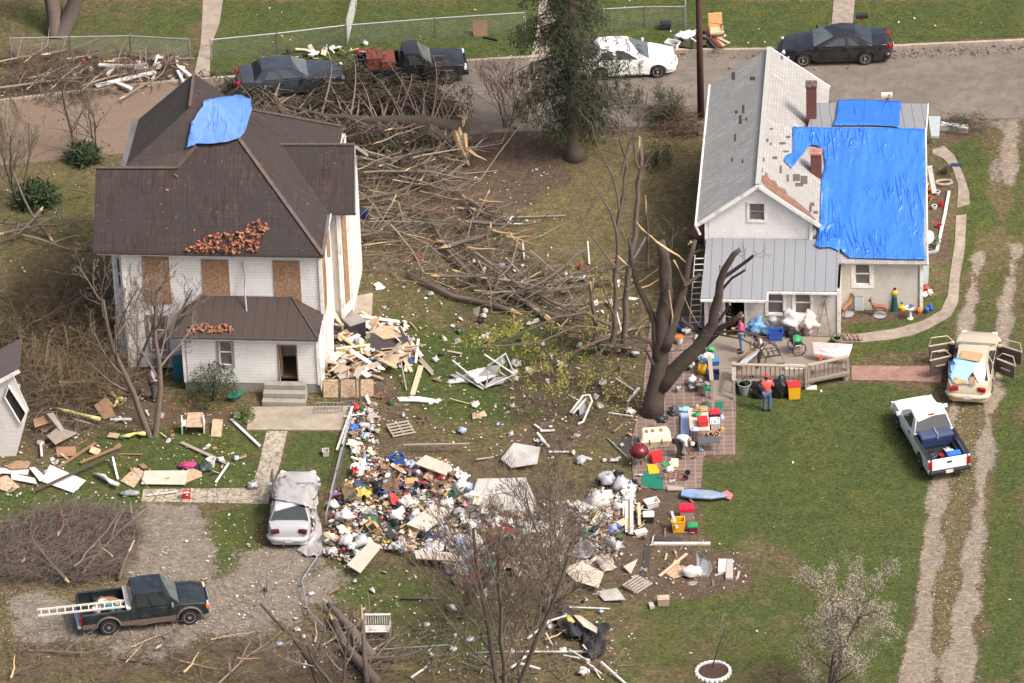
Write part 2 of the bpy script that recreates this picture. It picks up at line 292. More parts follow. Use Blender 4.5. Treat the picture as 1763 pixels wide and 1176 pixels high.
def covermat(name,tuft=False):
 m,nt,bs=_nt(name);a=nt.nodes.new('ShaderNodeVertexColor');a.layer_name='cover'
 s=nt.nodes.new('ShaderNodeSeparateColor');nt.links.new(a.outputs[0],s.inputs[0]);co=geo(nt)
 n1=noisef(nt,.9,7,.68,co);n2=noisef(nt,5.5,6,.72,co);n3=noisef(nt,22,4,.75,co)
 mp=nt.nodes.new('ShaderNodeMapping');nt.links.new(co,mp.inputs[0]);mp.inputs['Scale'].default_value=(1,1.9,1);nf=noisef(nt,9,5,.8,mp.outputs[0])
 thatch=ramp(nt,n2,[(.28,(.05,.038,.022)),(.5,(.125,.10,.055)),(.72,(.24,.195,.12))])
 green=ramp(nt,nf,[(.22,(.022,.036,.009)),(.45,(.056,.08,.025)),(.62,(.102,.128,.042)),(.8,(.175,.178,.078))])
 yell=ramp(nt,nf,[(.3,(.045,.05,.014)),(.55,(.125,.125,.035)),(.75,(.24,.22,.09))])
 green=mixc(nt,ramp(nt,noisef(nt,.45,5,.6,co),[(.45,(0,0,0)),(.68,(.5,)*3)]),green,yell)
 tan=ramp(nt,nf,[(.3,(.075,.058,.028)),(.52,(.17,.135,.072)),(.75,(.31,.255,.15))])
 base=mixc(nt,a.outputs['Alpha'],thatch,tan)
 base=mixc(nt,ramp(nt,noisef(nt,1.6,5,.7,co),[(.48,(0,0,0)),(.6,(.5,)*3)]),base,green)
 gmk=math2(nt,'ADD',s.outputs[0],math2(nt,'MULTIPLY',math2(nt,'SUBTRACT',n1,.5),1.5));gmk=math2(nt,'ADD',gmk,math2(nt,'MULTIPLY',math2(nt,'SUBTRACT',n2,.5),.9))
 c=mixc(nt,ramp(nt,gmk,[(.3,(0,0,0)),(.7,(1,1,1))]),base,green)
 dirt=ramp(nt,nf,[(.3,(.05,.036,.025)),(.5,(.115,.083,.06)),(.66,(.18,.135,.10)),(.8,(.3,.25,.2))])
 dmk=math2(nt,'ADD',s.outputs[1],math2(nt,'MULTIPLY',math2(nt,'SUBTRACT',n1,.5),1.1))
 c=mixc(nt,ramp(nt,dmk,[(.38,(0,0,0)),(.72,(1,1,1))]),c,dirt)
 vo=nt.nodes.new('ShaderNodeTexVoronoi');vo.inputs['Scale'].default_value=30;nt.links.new(co,vo.inputs[0])
 gr=mixc(nt,n2,(.185,.16,.132),(.275,.245,.21));vs_=nt.nodes.new('ShaderNodeSeparateColor');nt.links.new(vo.outputs['Color'],vs_.inputs[0])
 gr=mixc(nt,.8,gr,ramp(nt,vs_.outputs[0],[(0,(.88,)*3),(.9,(1.03,)*3),(1,(1.45,1.4,1.35))]),'MULTIPLY')
 gr=mixc(nt,1,gr,ramp(nt,a.outputs['Alpha'],[(.5,(1,1,1)),(.95,(1.25,1.2,1.13))]),'MULTIPLY')
 kmk=math2(nt,'ADD',s.outputs[2],math2(nt,'MULTIPLY',math2(nt,'SUBTRACT',n2,.5),1.7))
 c=mixc(nt,ramp(nt,kmk,[(.4,(0,0,0)),(.62,(1,1,1))]),c,gr)
 c=mixc(nt,.85,c,ramp(nt,noisef(nt,2.0,7,.78,co,.5),[(.3,(.6,.61,.6)),(.5,(.95,.95,.95)),(.7,(1.35,1.3,1.2))]),'MULTIPLY')
 c=mixc(nt,.9,c,ramp(nt,noisef(nt,5.5,6,.85,mp.outputs[0],.8),[(.36,(.42,.43,.42)),(.5,(.9,.9,.9)),(.62,(1.55,1.47,1.32))]),'MULTIPLY')
 nt.links.new(c,bs.inputs['Base Color']);bs.inputs['Roughness'].default_value=.95;bs.inputs['Specular IOR Level'].default_value=.15
 if not tuft:
  h=math2(nt,'ADD',nf,math2(nt,'MULTIPLY',n3,.5));bump(nt,bs,h,.9,.06)
 return m
ground.data.materials.append(covermat('ground_cover'))
N=80000
tx=rng.uniform(-26,26,N);ty=rng.uniform(-28,33,N);tm=gmask(tx,ty)
NOGRASS=[g2(p)for p in[[(0,165),(215,150),(340,136),(600,116),(1100,84),(1560,76),(1763,66),(1763,208),(1450,210),(1000,228),(600,255),(215,270),(0,280)],[(428,700),(607,700),(600,742),(425,742)],[(456,742),(496,742),(470,868),(242,866),(246,842),(436,842)],[(1090,560),(1475,560),(1475,660),(1268,670),(1266,786),(1210,790),(1208,842),(1090,842),(1085,760)],[(1440,590),(1610,545),(1650,460),(1670,290),(1610,255),(1600,262),(1640,320),(1632,500),(1560,565),(1430,590)],[(345,0),(385,0),(362,132),(333,132)],[(1430,0),(1472,0),(1467,60),(1430,60)],[(1465,630),(1620,632),(1620,660),(1465,658)]]]
keep=(tm[0]*1.05+.12>rng.uniform(0,1,N))&(tm[2]<.45)&(tm[1]<.8)
for P in NOGRASS:keep&=~inpoly(tx,ty,P)
tx,ty,tm=tx[keep],ty[keep],tm[:,keep];n=len(tx)
an=rng.uniform(0,6.283,(n,3));hh=rng.uniform(.02,.045,(n,3));le=rng.uniform(.0,.06,(n,3));wd=rng.uniform(.012,.03,(n,3))
ox=rng.uniform(-.05,.05,(n,3));oy=rng.uniform(-.05,.05,(n,3));bx=tx[:,None]+ox;by=ty[:,None]+oy;ca,sa=np.cos(an),np.sin(an)
P0=np.stack([bx-sa*wd,by+ca*wd,np.zeros_like(bx)],-1);P1=np.stack([bx+sa*wd,by-ca*wd,np.zeros_like(bx)],-1);P2=np.stack([bx+ca*le,by+sa*le,hh],-1)
vv=np.stack([P0,P1,P2],2).reshape(-1,3);k=n*3
me=bpy.data.meshes.new('grass');me.vertices.add(len(vv));me.vertices.foreach_set('co',vv.ravel());me.loops.add(k*3);me.loops.foreach_set('vertex_index',np.arange(k*3));me.polygons.add(k);me.polygons.foreach_set('loop_start',np.arange(k)*3);me.update(calc_edges=True)
at=me.color_attributes.new('cover','FLOAT_COLOR','POINT');at.data.foreach_set('color',np.repeat(np.stack([tm[i]for i in range(4)],1),9,0).astype(np.float32).ravel())
grass=bpy.data.objects.new('grass',me);COL.objects.link(grass);me.materials.append(covermat('grass_blades',True))
tag(grass,'short patchy spring grass growing over the yards and lawns','grass',kind='stuff')
def sheet(name,poly,z,mat,kind='structure',thick=None):
 P=[Vector((a,b,z))for a,b in poly];mb=MB()
 if thick:mb.slab(P,thick)
 else:
  nz=sum((P[(i+1)%len(P)].x-P[i].x)*(P[(i+1)%len(P)].y+P[i].y)for i in range(len(P)))
  mb.add(P if nz<0 else P[::-1],[tuple(range(len(P)))])
 o=mb.build(name,mat);o['kind']=kind;return o
def roughmat(name,stops,sc=3,bumps=.3,cracks=None,mud=None):
 m,nt,bs=_nt(name);co=geo(nt);c=ramp(nt,noisef(nt,sc,8,.72,co),stops)
 c=mixc(nt,.5,c,ramp(nt,noisef(nt,30,3,.7,co),[(.35,(.65,)*3),(.65,(1.2,)*3)]),'MULTIPLY')
 c=mixc(nt,.7,c,ramp(nt,noisef(nt,.35,5,.6,co),[(.35,(.78,)*3),(.65,(1.15,)*3)]),'MULTIPLY')
 if mud:
  x=sep(nt,co)[0];k=math2(nt,'ADD',math2(nt,'MULTIPLY',x,-.05),math2(nt,'MULTIPLY',math2(nt,'SUBTRACT',noisef(nt,.5,7,.7,co),.5),2.6));c=mixc(nt,ramp(nt,k,[(.1,(0,0,0)),(.95,(.85,)*3)]),c,mud)
  v=nt.nodes.new('ShaderNodeTexVoronoi');v.feature='DISTANCE_TO_EDGE';v.inputs['Scale'].default_value=.16;w=nt.nodes.new('ShaderNodeVectorMath');w.operation='ADD';nz=nt.nodes.new('ShaderNodeTexNoise');nz.inputs['Scale'].default_value=.7;nz.inputs['Detail'].default_value=8;nt.links.new(co,nz.inputs[0]);nt.links.new(co,w.inputs[0]);nt.links.new(nz.outputs['Color'],w.inputs[1]);nt.links.new(w.outputs[0],v.inputs[0])
  c=mixc(nt,ramp(nt,v.outputs[0],[(0,(.4,)*3),(.005,(0,0,0))]),c,(.05,.042,.036))
 if cracks:
  v=nt.nodes.new('ShaderNodeTexVoronoi');v.feature='DISTANCE_TO_EDGE';v.inputs['Scale'].default_value=cracks;
  w=nt.nodes.new('ShaderNodeVectorMath');w.operation='ADD';nz=nt.nodes.new('ShaderNodeTexNoise');nz.inputs['Scale'].default_value=2.5;nt.links.new(co,nz.inputs[0])
  nt.links.new(co,w.inputs[0]);nt.links.new(nz.outputs['Color'],w.inputs[1]);nt.links.new(w.outputs[0],v.inputs[0])
  c=mixc(nt,ramp(nt,v.outputs[0],[(0,(.9,)*3),(.035*cracks,(0,0,0))]),c,(.07,.05,.04))
 nt.links.new(c,bs.inputs['Base Color']);bs.inputs['Roughness'].default_value=.92;bump(nt,bs,noisef(nt,25,3,.6,co),bumps,.01);MATS[name]=m;return m
asph=roughmat('asphalt',[(.3,(.115,.095,.078)),(.5,(.155,.13,.108)),(.7,(.19,.162,.137))],1.5,mud=(.17,.12,.08))
conc=roughmat('concrete',[(.3,(.23,.19,.145)),(.5,(.31,.265,.205)),(.7,(.38,.33,.265))],2.0)
concd=roughmat('concrete_old',[(.3,(.17,.135,.105)),(.5,(.27,.225,.18)),(.7,(.35,.30,.245))],3.0)
flag=roughmat('flagstone',[(.3,(.25,.21,.155)),(.5,(.37,.32,.25)),(.7,(.45,.40,.32))],3.0,cracks=2.7)
kerbm=roughmat('kerbstone',[(.3,(.2,.155,.12)),(.5,(.36,.30,.24)),(.7,(.46,.4,.33))],5.0)
FAR=[(-400,235),(0,178),(215,152),(340,141),(420,136),(600,123),(850,106),(1100,92),(1340,89),(1560,83),(1763,74),(2300,50)]
NEAR=[(2300,190),(1763,203),(1450,208),(1200,214),(1000,222),(860,228),(600,246),(215,264),(0,285),(-400,320)]
road=sheet('road',g2(FAR+NEAR),.004,asph)
kp=[G(*p)for p in FAR];mb=MB()
for i,(a,b)in enumerate(zip(kp[:-1],kp[1:])):
 d=(b-a).normalized();n_=Vector((-d.y,d.x,0));L=(b-a).length;k=max(1,int(L/3))
 for j in range(k):
  p,q=a.lerp(b,j/k),a.lerp(b,(j+1)/k-.012/L);h=.13+.01*math.sin(i*3+j)
  for s0,s1 in((0,.17),):mb.add([p+n_*s0,q+n_*s0,q+n_*s1,p+n_*s1]+[v+Vector((0,0,h))for v in(p+n_*s0,q+n_*s0,q+n_*s1,p+n_*s1)],[(0,1,5,4),(4,5,6,7),(2,3,7,6),(1,2,6,5),(3,0,4,7)])
kb=mb.build('kerb',kerbm);kb['kind']='structure'
sheet('path',g2([(350,-20),(387,-20),(378,40),(363,80),(361,130),(333,134),(345,80),(348,40)]),.03,conc,thick=.03)
sheet('path',g2([(930,-20),(966,-20),(955,40),(944,100),(912,106),(925,50)]),.03,conc,thick=.03)
sheet('path',g2([(1437,-20),(1474,-20),(1470,20),(1466,60),(1462,84),(1427,84),(1432,40)]),.03,concd,thick=.03)
sheet('driveway',g2([(430,702),(607,700),(602,722),(592,742),(425,741)]),.05,conc,thick=.05)
sheet('path',g2([(459,743),(495,743),(482,800),(470,830),(462,868),(243,864),(247,843),(433,841),(446,800)]),.03,flag,thick=.03)
sheet('path',g2([(1605,258),(1625,252),(1643,268),(1658,300),(1668,330),(1670,352),(1648,358),(1650,320),(1640,290),(1622,272),(1606,266)]),.03,concd,thick=.03)
sheet('path',g2([(1646,372),(1664,370),(1661,430),(1652,480),(1650,520),(1637,545),(1600,566),(1570,578),(1530,586),(1484,590),(1440,590),(1445,580),(1490,574),(1540,567),(1590,553),(1620,535),(1632,510),(1636,470),(1644,420)]),.034,concd,thick=.034)
sheet('path',g2([(596,515),(642,505),(640,545),(618,590),(590,580)]),.04,conc,thick=.04)
brick=pavers('brick_pavers',(.15,.098,.08),(.20,.135,.112),(.27,.225,.19),.40,.30,.022,0,rot=.03)
brick2=pavers('brick_walk',(.27,.15,.122),(.33,.19,.155),(.19,.11,.09),.30,.20,.010,.5)
sheet('patio',g2([(1120,545),(1245,545),(1268,660),(1266,784),(1211,786),(1207,842),(1143,844),(1090,840),(1087,760),(1105,690)]),.05,brick,thick=.05)
sheet('path',g2([(1466,631),(1600,632),(1622,640),(1620,660),(1560,657),(1466,655)]),.045,brick2,thick=.045)
# ---------------------------------------------------------------- houses
from mathutils.bvhtree import BVHTree
from mathutils.geometry import delaunay_2d_cdt
class Fr:
 def __init__(s,O,yaw=None,u=None):
  s.O=Vector(O);s.u=u.normalized()if u else Vector((math.cos(yaw),math.sin(yaw),0));s.v=Vector((-s.u.y,s.u.x,0))
 def P(s,a,b,z):return s.O+s.u*a+s.v*b+Vector((0,0,z))
 def L(s,p):d=p-s.O;return(d.dot(s.u),d.dot(s.v),d.z)
 def px(s,x,y,z):return s.L(G(x,y,z))
 def wallpx(s,x,y,b):"""(a,z) on the plane v=b""";r=s.L(hit(x,y,s.P(0,b,0),s.v));return(r[0],r[2])
 @property
 def rz(s):return math.atan2(s.u.y,s.u.x)
def wall(fr,A,B,z0,z1,holes=(),t=.14,mb=None,ztop=None):
 """wall from A to B (plan a,b), outside on the right-hand side; holes = (s0,s1,zb,zt); ztop(s) gives a sloping top"""
 mb=mb or MB();A=fr.P(A[0],A[1],0);B=fr.P(B[0],B[1],0);d=(B-A);L=d.length;d.normalize();n=Vector((d.y,-d.x,0))
 S_=sorted({0,L,*[h[0]for h in holes],*[h[1]for h in holes]});Z=sorted({z0,z1,*[h[2]for h in holes],*[h[3]for h in holes]})
 up=Vector((0,0,1))
 for i in range(len(S_)-1):
  for j in range(len(Z)-1):
   sm,zm=(S_[i]+S_[i+1])/2,(Z[j]+Z[j+1])/2
   if any(h[0]<sm<h[1]and h[2]<zm<h[3]for h in holes):continue
   q=[A+d*S_[i]+up*Z[j],A+d*S_[i+1]+up*Z[j],A+d*S_[i+1]+up*Z[j+1],A+d*S_[i]+up*Z[j+1]]
   mb.add(q,[(0,1,2,3)]);mb.add([p-n*t for p in q],[(3,2,1,0)])
 for s0,s1,a,b in holes:
  q=[A+d*s0+up*a,A+d*s1+up*a,A+d*s1+up*b,A+d*s0+up*b];r=[p-n*t for p in q]
  mb.add(q+r,[(0,4,5,1),(1,5,6,2),(2,6,7,3),(3,7,4,0)])
 q=[A+up*z0,A+up*z1,A-n*t+up*z1,A-n*t+up*z0];mb.add(q,[(0,1,2,3)])
 q=[B+up*z0,B+up*z1,B-n*t+up*z1,B-n*t+up*z0];mb.add(q,[(3,2,1,0)])
 return mb
def window(fr,root,A,B,s0,s1,zb,zt,fm,gm,fw=.09,split=.5,name='window',depth=.04,sash=None):
 A=fr.P(A[0],A[1],0);B=fr.P(B[0],B[1],0);d=(B-A).normalized();n=Vector((d.y,-d.x,0));up=Vector((0,0,1));p=lambda s,z,o=0:A+d*s+up*z+n*o
 mb=MB()
 for a,b,c,e in((s0-fw,s1+fw,zt,zt+fw),(s0-fw,s1+fw,zb-fw,zb),(s0-fw,s0,zb,zt),(s1,s1+fw,zb,zt)):
  mb.add([p(x,z,o)for o in(-.08,depth)for z in(c,e)for x in(a,b)],[(0,2,3,1),(4,5,7,6),(0,1,5,4),(1,3,7,5),(3,2,6,7),(2,0,4,6)])
 w=mb.build(name,fm,root)
 if gm:
  mb=MB();g=-.05
  mb.add([p(s0,zb,g),p(s1,zb,g),p(s1,zt,g),p(s0,zt,g)],[(0,1,2,3)]);q=mb.build('pane',gm,w);q.matrix_parent_inverse=Matrix()
  if split:
   mb=MB();zm=zb+(zt-zb)*split
   for a,b,c,e in((s0,s1,zm-.025,zm+.025),(s0,s0+.04,zb,zt),(s1-.04,s1,zb,zt),(s0,s1,zb,zb+.04),(s0,s1,zt-.04,zt)):
    mb.add([p(x,z,o)for o in(-.045,-.01)for z in(c,e)for x in(a,b)],[(0,2,3,1),(4,5,7,6),(0,1,5,4),(1,3,7,5),(3,2,6,7),(2,0,4,6)])
   mb.build('sash',sash or fm,w)
 return w
_ob=MB.build
def _build(s,name,mats,parent=None,**kw):
 o=_ob(s,name,mats,parent,**kw)
 r=parent
 if parent is not None and not parent.get('_abs')and parent.parent is not None and parent.parent.get('_abs'):o.data.transform(Matrix.Translation(-parent.parent.location))
 return o
MB.build=_build
def bvh_of(objs):
 vs,fs=[],[]
 for o in objs:
  mw=o.matrix_world if o.parent is None else Matrix.Translation(o.parent.location)@o.matrix_basis
  k=len(vs);vs+=[mw@v.co for v in o.data.vertices];fs+=[tuple(i+k for i in p.vertices)for p in o.data.polygons]
 return BVHTree.FromPolygons(vs,fs)
def ray(bv,x,y):
 d=(FWD*FOC+RGT*(x-PW/2)-UPV*(y-PH/2)).normalized();r=bv.ray_cast(CAM,d);return(r[0],r[1])if r[0]else(None,None)
def drape(bv,poly,step=5,off=.05,smooth=4,wr=.03,wscale=1.0,wdir=0.0,seed=0,fallback=None,zmin_=-1):
 """cloth laid over what it covers; outline surveyed from the photo"""
 P=[Vector((a,b))for a,b in poly];bd=[]
 for i,a in enumerate(P):
  b=P[(i+1)%len(P)];k=max(1,int((b-a).length/step))
  for j in range(k):q=a.lerp(b,j/k);bd.append(q)
 x0,x1=min(p.x for p in P),max(p.x for p in P);y0,y1=min(p.y for p in P),max(p.y for p in P);nb=len(bd)
 gx,gy=np.meshgrid(np.arange(x0,x1,step),np.arange(y0,y1,step));gx=gx.ravel()+rng.uniform(-.2,.2,gx.size)*step;gy=gy.ravel()
 tp=[(p.x,p.y)for p in P];ok=inpoly(gx,gy,tp)&(edged(gx,gy,tp)>step*.5)
 pts=bd+[Vector((float(a),float(b)))for a,b in zip(gx[ok],gy[ok])]
 r=delaunay_2d_cdt(pts,[(i,(i+1)%nb)for i in range(nb)],[],1,1e-4);vs2,fs=r[0],r[2];w=[]
 cx_=Vector((sum(p.x for p in P)/len(P),sum(p.y for p in P)/len(P)));zmin=zmin_
 for p in vs2:
  h,n=ray(bv,p.x,p.y)
  if h is None or h.z<zmin:
   for t in range(1,40):
    q=p.lerp(cx_,t*.02);h,n=ray(bv,q.x,q.y)
    if h is not None and h.z>=zmin:h=G(p.x,p.y,h.z);break
   else:h,n=G(p.x,p.y,zmin),Vector((0,0,1))
  if n.z<0:n=-n
  w.append([h,n])
 nbv=[set()for _ in w]
 for f in fs:
  for i in range(len(f)):nbv[f[i]].add(f[i-1]);nbv[f[i-1]].add(f[i])
 z=[q[0].z for q in w]
 for _ in range(smooth):z=[max(z[i]*.0+z[i],.5*z[i]+.5*sum(z[j]for j in nbv[i])/max(1,len(nbv[i])))for i in range(len(z))]
 out=[]
 for i,(h,n)in enumerate(w):
  p=h+Vector((0,0,z[i]-h.z));c,s_=math.cos(wdir),math.sin(wdir);a,b=p.x*c+p.y*s_,-p.x*s_+p.y*c
  k=abs(noise.noise(Vector((a*2.6*wscale,b*.5*wscale,seed+p.z*.4))))*1.4+.5*noise.noise(Vector((a*6*wscale,b*2*wscale,seed+5)))
  out.append(p+n*(off+wr*k))
 mb=MB();fs=[tuple(f)if(out[f[1]]-out[f[0]]).cross(out[f[2]]-out[f[0]]).z>0 else tuple(reversed(f))for f in fs];mb.add(out,fs);return mb
white_sid=siding('white_siding',(.86,.855,.83),.14,amt=.2,line=.42)
grey_sid=siding('weathered_siding',(.52,.50,.455),.115,(.30,.26,.2),.6,.6)
grey_sid2=siding('cream_siding',(.66,.63,.57),.11,(.34,.29,.22),.5,.72)
trimw=M('white_trim',(.80,.79,.76),.6,var=.08,dirt=(.4,.36,.3))
trimg=M('grey_trim',(.27,.26,.25),.7)
soffit=M('dark_eave',(.06,.05,.045),.8)
glass=M('window_glass',(.035,.038,.042),.12,var=.3,spec=.8,scale=2)
glassg=M('window_curtain',(.14,.13,.12),.3,var=.35,spec=.6,scale=4)
dark=M('interior_shade',(.02,.018,.016),.9)  # near-black colour stands in for shade inside rooms and openings
roof1=shingle('brown_shingle',(.036,.025,.024),(.050,.032,.029),(.016,.012,.011),.32,.36,dark=(.03,.026,.025),spots=(.17,.095,.075),streak=.9,dscale=.5)
roof1w=shingle('old_brown_shingle',(.05,.041,.034),(.063,.05,.041),(.04,.032,.027),.3,.2,dark=(.04,.035,.03),streak=.5,dscale=.8)
roof2=shingle('grey_shingle_brightened',(.36,.36,.34),(.42,.42,.395),(.26,.255,.24),.3,.15,dark=(.30,.295,.275),streak=.6,dscale=.7)  # left slope colour lightened to offset its weaker sunlight
metalr=seamed('grey_metal_roof',(.235,.25,.27),.44,(.22,.23,.25),.6)
metalr2=seamed('pale_metal_roof',(.25,.26,.27),.44,(.3,.3,.31),.5)
metalb=seamed('brown_metal_roof',(.055,.038,.032),.45,(.05,.04,.036),.7,.6)
osbm=osb('particle_board',(.33,.17,.07));osbl=osb('pale_plywood',(.46,.30,.155))
stonem=M('foundation_stone',(.27,.25,.22),.9,var=.3,scale=5,bmp=.4)
bluet=tarpmat('blue_tarp',(.03,.155,.60));bluet2=tarpmat('faded_blue_tarp',(.085,.20,.52),.6)
brickr=M('red_brick',(.29,.115,.068),.9,var=.35,scale=9,dirt=(.4,.28,.2),objrand=.3)
brickd=shingle('chimney_brick',(.13,.035,.03),(.17,.05,.04),(.12,.07,.06),.2,.075,streak=.2)
woodp=M('pale_wood',(.52,.40,.26),.8,var=.25,scale=8)
woodg=M('grey_wood',(.30,.255,.21),.85,var=.3,scale=8)
woodb=M('brown_wood',(.22,.135,.08),.85,var=.3,scale=8)
# ---- left house -------------------------------------------------
e1,e2=G(160,433,5.9),G(556,440,5.9);u1=(e2-e1);u1.z=0
F1=Fr((e2.x,e2.y,0),u=u1);F1.O=F1.O+F1.v*.4
H1=thing('farmhouse','two storey white farmhouse with dark brown hipped roof, blue tarp and boarded windows','house',F1.P(-4,0,0),absolute=True)
aL=F1.wallpx(190,437,0)[0];aR=-.18;BACK=9.9;zW=5.78
b_add=-1.75;aAL=F1.wallpx(315,600,b_add)[0];aAR=F1.wallpx(548,600,b_add)[0]
def hole(fr,b,x0,y0,x1,y1,a0):
 p,q=fr.wallpx(x0,y0,b),fr.wallpx(x1,y1,b);return(p[0]-a0,q[0]-a0,q[1],p[1])
cant=.5;w1=hole(F1,0,256,545,289,604,aL+cant)
mb=wall(F1,(aL+cant,0),(aR,0),0,zW,[w1]);mb.build('wall',white_sid,H1)
cw=[(.2,.55,1.0,2.6),(.2,.55,3.6,5.2)]
mb=wall(F1,(aL,cant*1.2),(aL+cant,0),0,zW,cw);mb.build('wall',white_sid,H1)
for h in cw:window(F1,H1,(aL,cant*1.2),(aL+cant,0),*h,trimw,glass)
mb=wall(F1,(aL,BACK),(aL,cant*1.2),0,zW);mb.build('wall',white_sid,H1)
mb=wall(F1,(aR,0),(aR,3.5),0,zW);mb.build('wall',white_sid,H1)
mb=MB();mb.slab([F1.P(aL+.2,cant*1.2+.2,.3),F1.P(aR-.2,.3,.3),F1.P(aR-.2,BACK-.2,.3),F1.P(aL+.2,BACK-.2,.3)],.05);mb.slab([F1.P(aL+.2,cant*1.2+.2,2.9),F1.P(aR-.2,.3,2.9),F1.P(aR-.2,BACK-.2,2.9),F1.P(aL+.2,BACK-.2,2.9)],.05)
mb.build('floor',dark,H1)
bW=3.5;aW=F1.wallpx(593,560,bW)[0];aV=F1.wallpx(607,540,bW+.75)[0]-aW;mb=wall(F1,(aR-.05,bW),(aW,bW),.35,zW-.05);mb.build('wall',grey_sid,H1)
mb=wall(F1,(aW,bW),(aW+aV,bW+.75),.45,zW-.05);mb.build('wall',trimw,H1)
mb=wall(F1,(aW+aV,bW+.75),(aW+aV,8.2),0,zW-.05);mb.build('wall',white_sid,H1)
mb=wall(F1,(aW+aV,8.2),(aR,8.2),0,zW-.05);mb.build('wall',white_sid,H1)
mb=wall(F1,(aR,8.2),(aR,BACK),0,zW);mb.build('wall',white_sid,H1)
mb=wall(F1,(aR,BACK),(aL,BACK),0,zW);mb.build('wall',white_sid,H1)
mb=MB();mb.slab([F1.P(aR+.14,bW+.12,.36),F1.P(aW-.05,bW+.12,.36),F1.P(aW+.3,bW+.8,.36),F1.P(aR+.14,bW+.8,.36)],.36);mb.build('foundation',stonem,H1)
for q in((244,441,296,523),(344,446,398,523),(467,448,520,524)):
 p,r=F1.wallpx(q[0]+(2 if q[0]>300 else 0),q[1],0),F1.wallpx(q[2],q[3],0);mb=MB();c=F1.P((p[0]+r[0])/2,-.02,(p[1]+r[1])/2);mb.box(c,(r[0]-p[0],.03,p[1]-r[1]),F1.rz);o=mb.build('window_board',osbm,H1)
mb=MB();mb.box(F1.P(aR+.02,.75,4.1),(.02,1.1,3.0),F1.rz);mb.box(F1.P(aR+.02,2.5,4.1),(.02,.9,3.0),F1.rz);mb.build('window_board',osbm,H1)
A=F1.P(aW,bW,0);B=F1.P(aW+aV,bW+.75,0);d=(B-A).normalized();n=Vector((d.y,-d.x,0));mb=MB()
mb.box((A+B)/2+n*.02+Vector((0,0,3.3)),(.42,.03,4.6),math.atan2(d.y,d.x));mb.build('window_board',osbm,H1)
window(F1,H1,(aL+cant,0),(aR,0),*w1,trimg,glassg,fw=.1,split=.6,sash=trimw)
mb=MB();mb.box(F1.P(w1[0]+aL+cant+.4,-.15,w1[2]-.32),(.62,.5,.42),F1.rz);ac=mb.build('air_conditioner',trimg,H1,bevel=.02)
mb=MB()
for i in range(6):mb.box(F1.P(w1[0]+aL+cant+.4,-.405,w1[2]-.47+i*.06),(.5,.012,.025),F1.rz)
mb.build('grille',soffit,ac)
mb=MB();za=lambda a,b,z0,z1,w=.14:mb.box(F1.P(a,b,(z0+z1)/2),(w,w,z1-z0),F1.rz)
za(aR-.02,-.01,0,zW);za(aL+cant,-.01,0,zW,.12);za(aL,cant*1.2,0,zW,.12);za(aW-.02,bW-.02,.45,zW-.06);za(aW+aV,bW+.75,.45,zW-.06)
mb.bar(F1.P(aL-.5,-.36,5.8),F1.P(0.02,-.36,5.8),.03,.17);mb.bar(F1.P(aL,-.03,5.66),F1.P(aR,-.03,5.66),.05,.2)
mb.bar(F1.P(-.05,-.3,5.8),F1.P(-.05,3.2,5.8),.03,.15);mb.build('trim',trimw,H1)
mb=MB();mb.add([F1.P(aL-.55,-.37,5.88),F1.P(-.02,-.37,5.88),F1.P(-.02,.02,5.76),F1.P(aL-.55,.02,5.76)],[(0,1,2,3),(3,2,1,0)]);mb.build('soffit',soffit,H1)
w2=hole(F1,b_add,376,588,401,629,aAL);dr=hole(F1,b_add,479,595,513,663,aAL)
ww=aAR-aAL
mb=wall(F1,(aAL,b_add),(aAR,b_add),.42,2.78,[w2,dr]);mb.build('wall',white_sid,H1)
mb=wall(F1,(aAL,b_add),(aAR,b_add),0,.42,t=.1);mb.build('foundation',stonem,H1)
wall(F1,(aAR,b_add),(aAR,-.16),0,2.78).build('wall',white_sid,H1);wall(F1,(aAL,-.16),(aAL,b_add),0,2.78).build('wall',white_sid,H1)
window(F1,H1,(aAL,b_add),(aAR,b_add),*w2,trimg,glassg,fw=.1,split=.55,sash=trimw)
dw=window(F1,H1,(aAL,b_add),(aAR,b_add),*dr,woodb,None,fw=.05,name='door_frame')
mb=MB();mb.slab([F1.P(aAL+.1,b_add+.1,.7),F1.P(aAR-.1,b_add+.1,.7),F1.P(aAR-.1,-.05,.7),F1.P(aAL+.1,-.05,.7)],.08)
mb.build('floor',M('floorboards',(.09,.055,.04),.8,var=.5,scale=3),H1)
mb=MB();mb.box(F1.P(aAL+dr[1]-.45,-.08,2.0),(1.2,.05,1.5),F1.rz);mb.build('inner_wall',M('grey_plaster',(.34,.33,.34),.9),H1)
mb=MB();mb.box(F1.P(aAL+dr[0]+.06,b_add+.38,1.7),(.05,.6,1.95),F1.rz);mb.build('door',woodb,H1)
mb=MB();za=lambda a,b,z0,z1,w=.14:mb.box(F1.P(a,b,(z0+z1)/2),(w,w,z1-z0),F1.rz);za(aAR-.02,b_add,.42,2.78);za(aAL+.01,b_add,.42,2.78,.1)
mb.bar(F1.P(aAL-.2,b_add-.27,2.72),F1.P(aAR+.1,b_add-.27,2.72),.03,.12);mb.build('trim',trimw,H1)
for i in range(3):
 mb=MB();s0,s1=F1.wallpx(458,700,b_add)[0],F1.wallpx(529,700,b_add)[0];mb.box(F1.P((s0+s1)/2+.05,b_add-.2-.3*(i+1)/1+.15*(i+1)-.02,.69-.23*i-.115+.0),(s1-s0+.04*i,.32*(i+1)-.02*i,.22),F1.rz);mb.build('step',M('step_concrete',(.27,.25,.22),.9,dirt=(.12,.1,.09),scale=4),H1,bevel=.015)
t0,t1=F1.px(345,526,3.62),F1.px(499,524,3.62);ov=.3
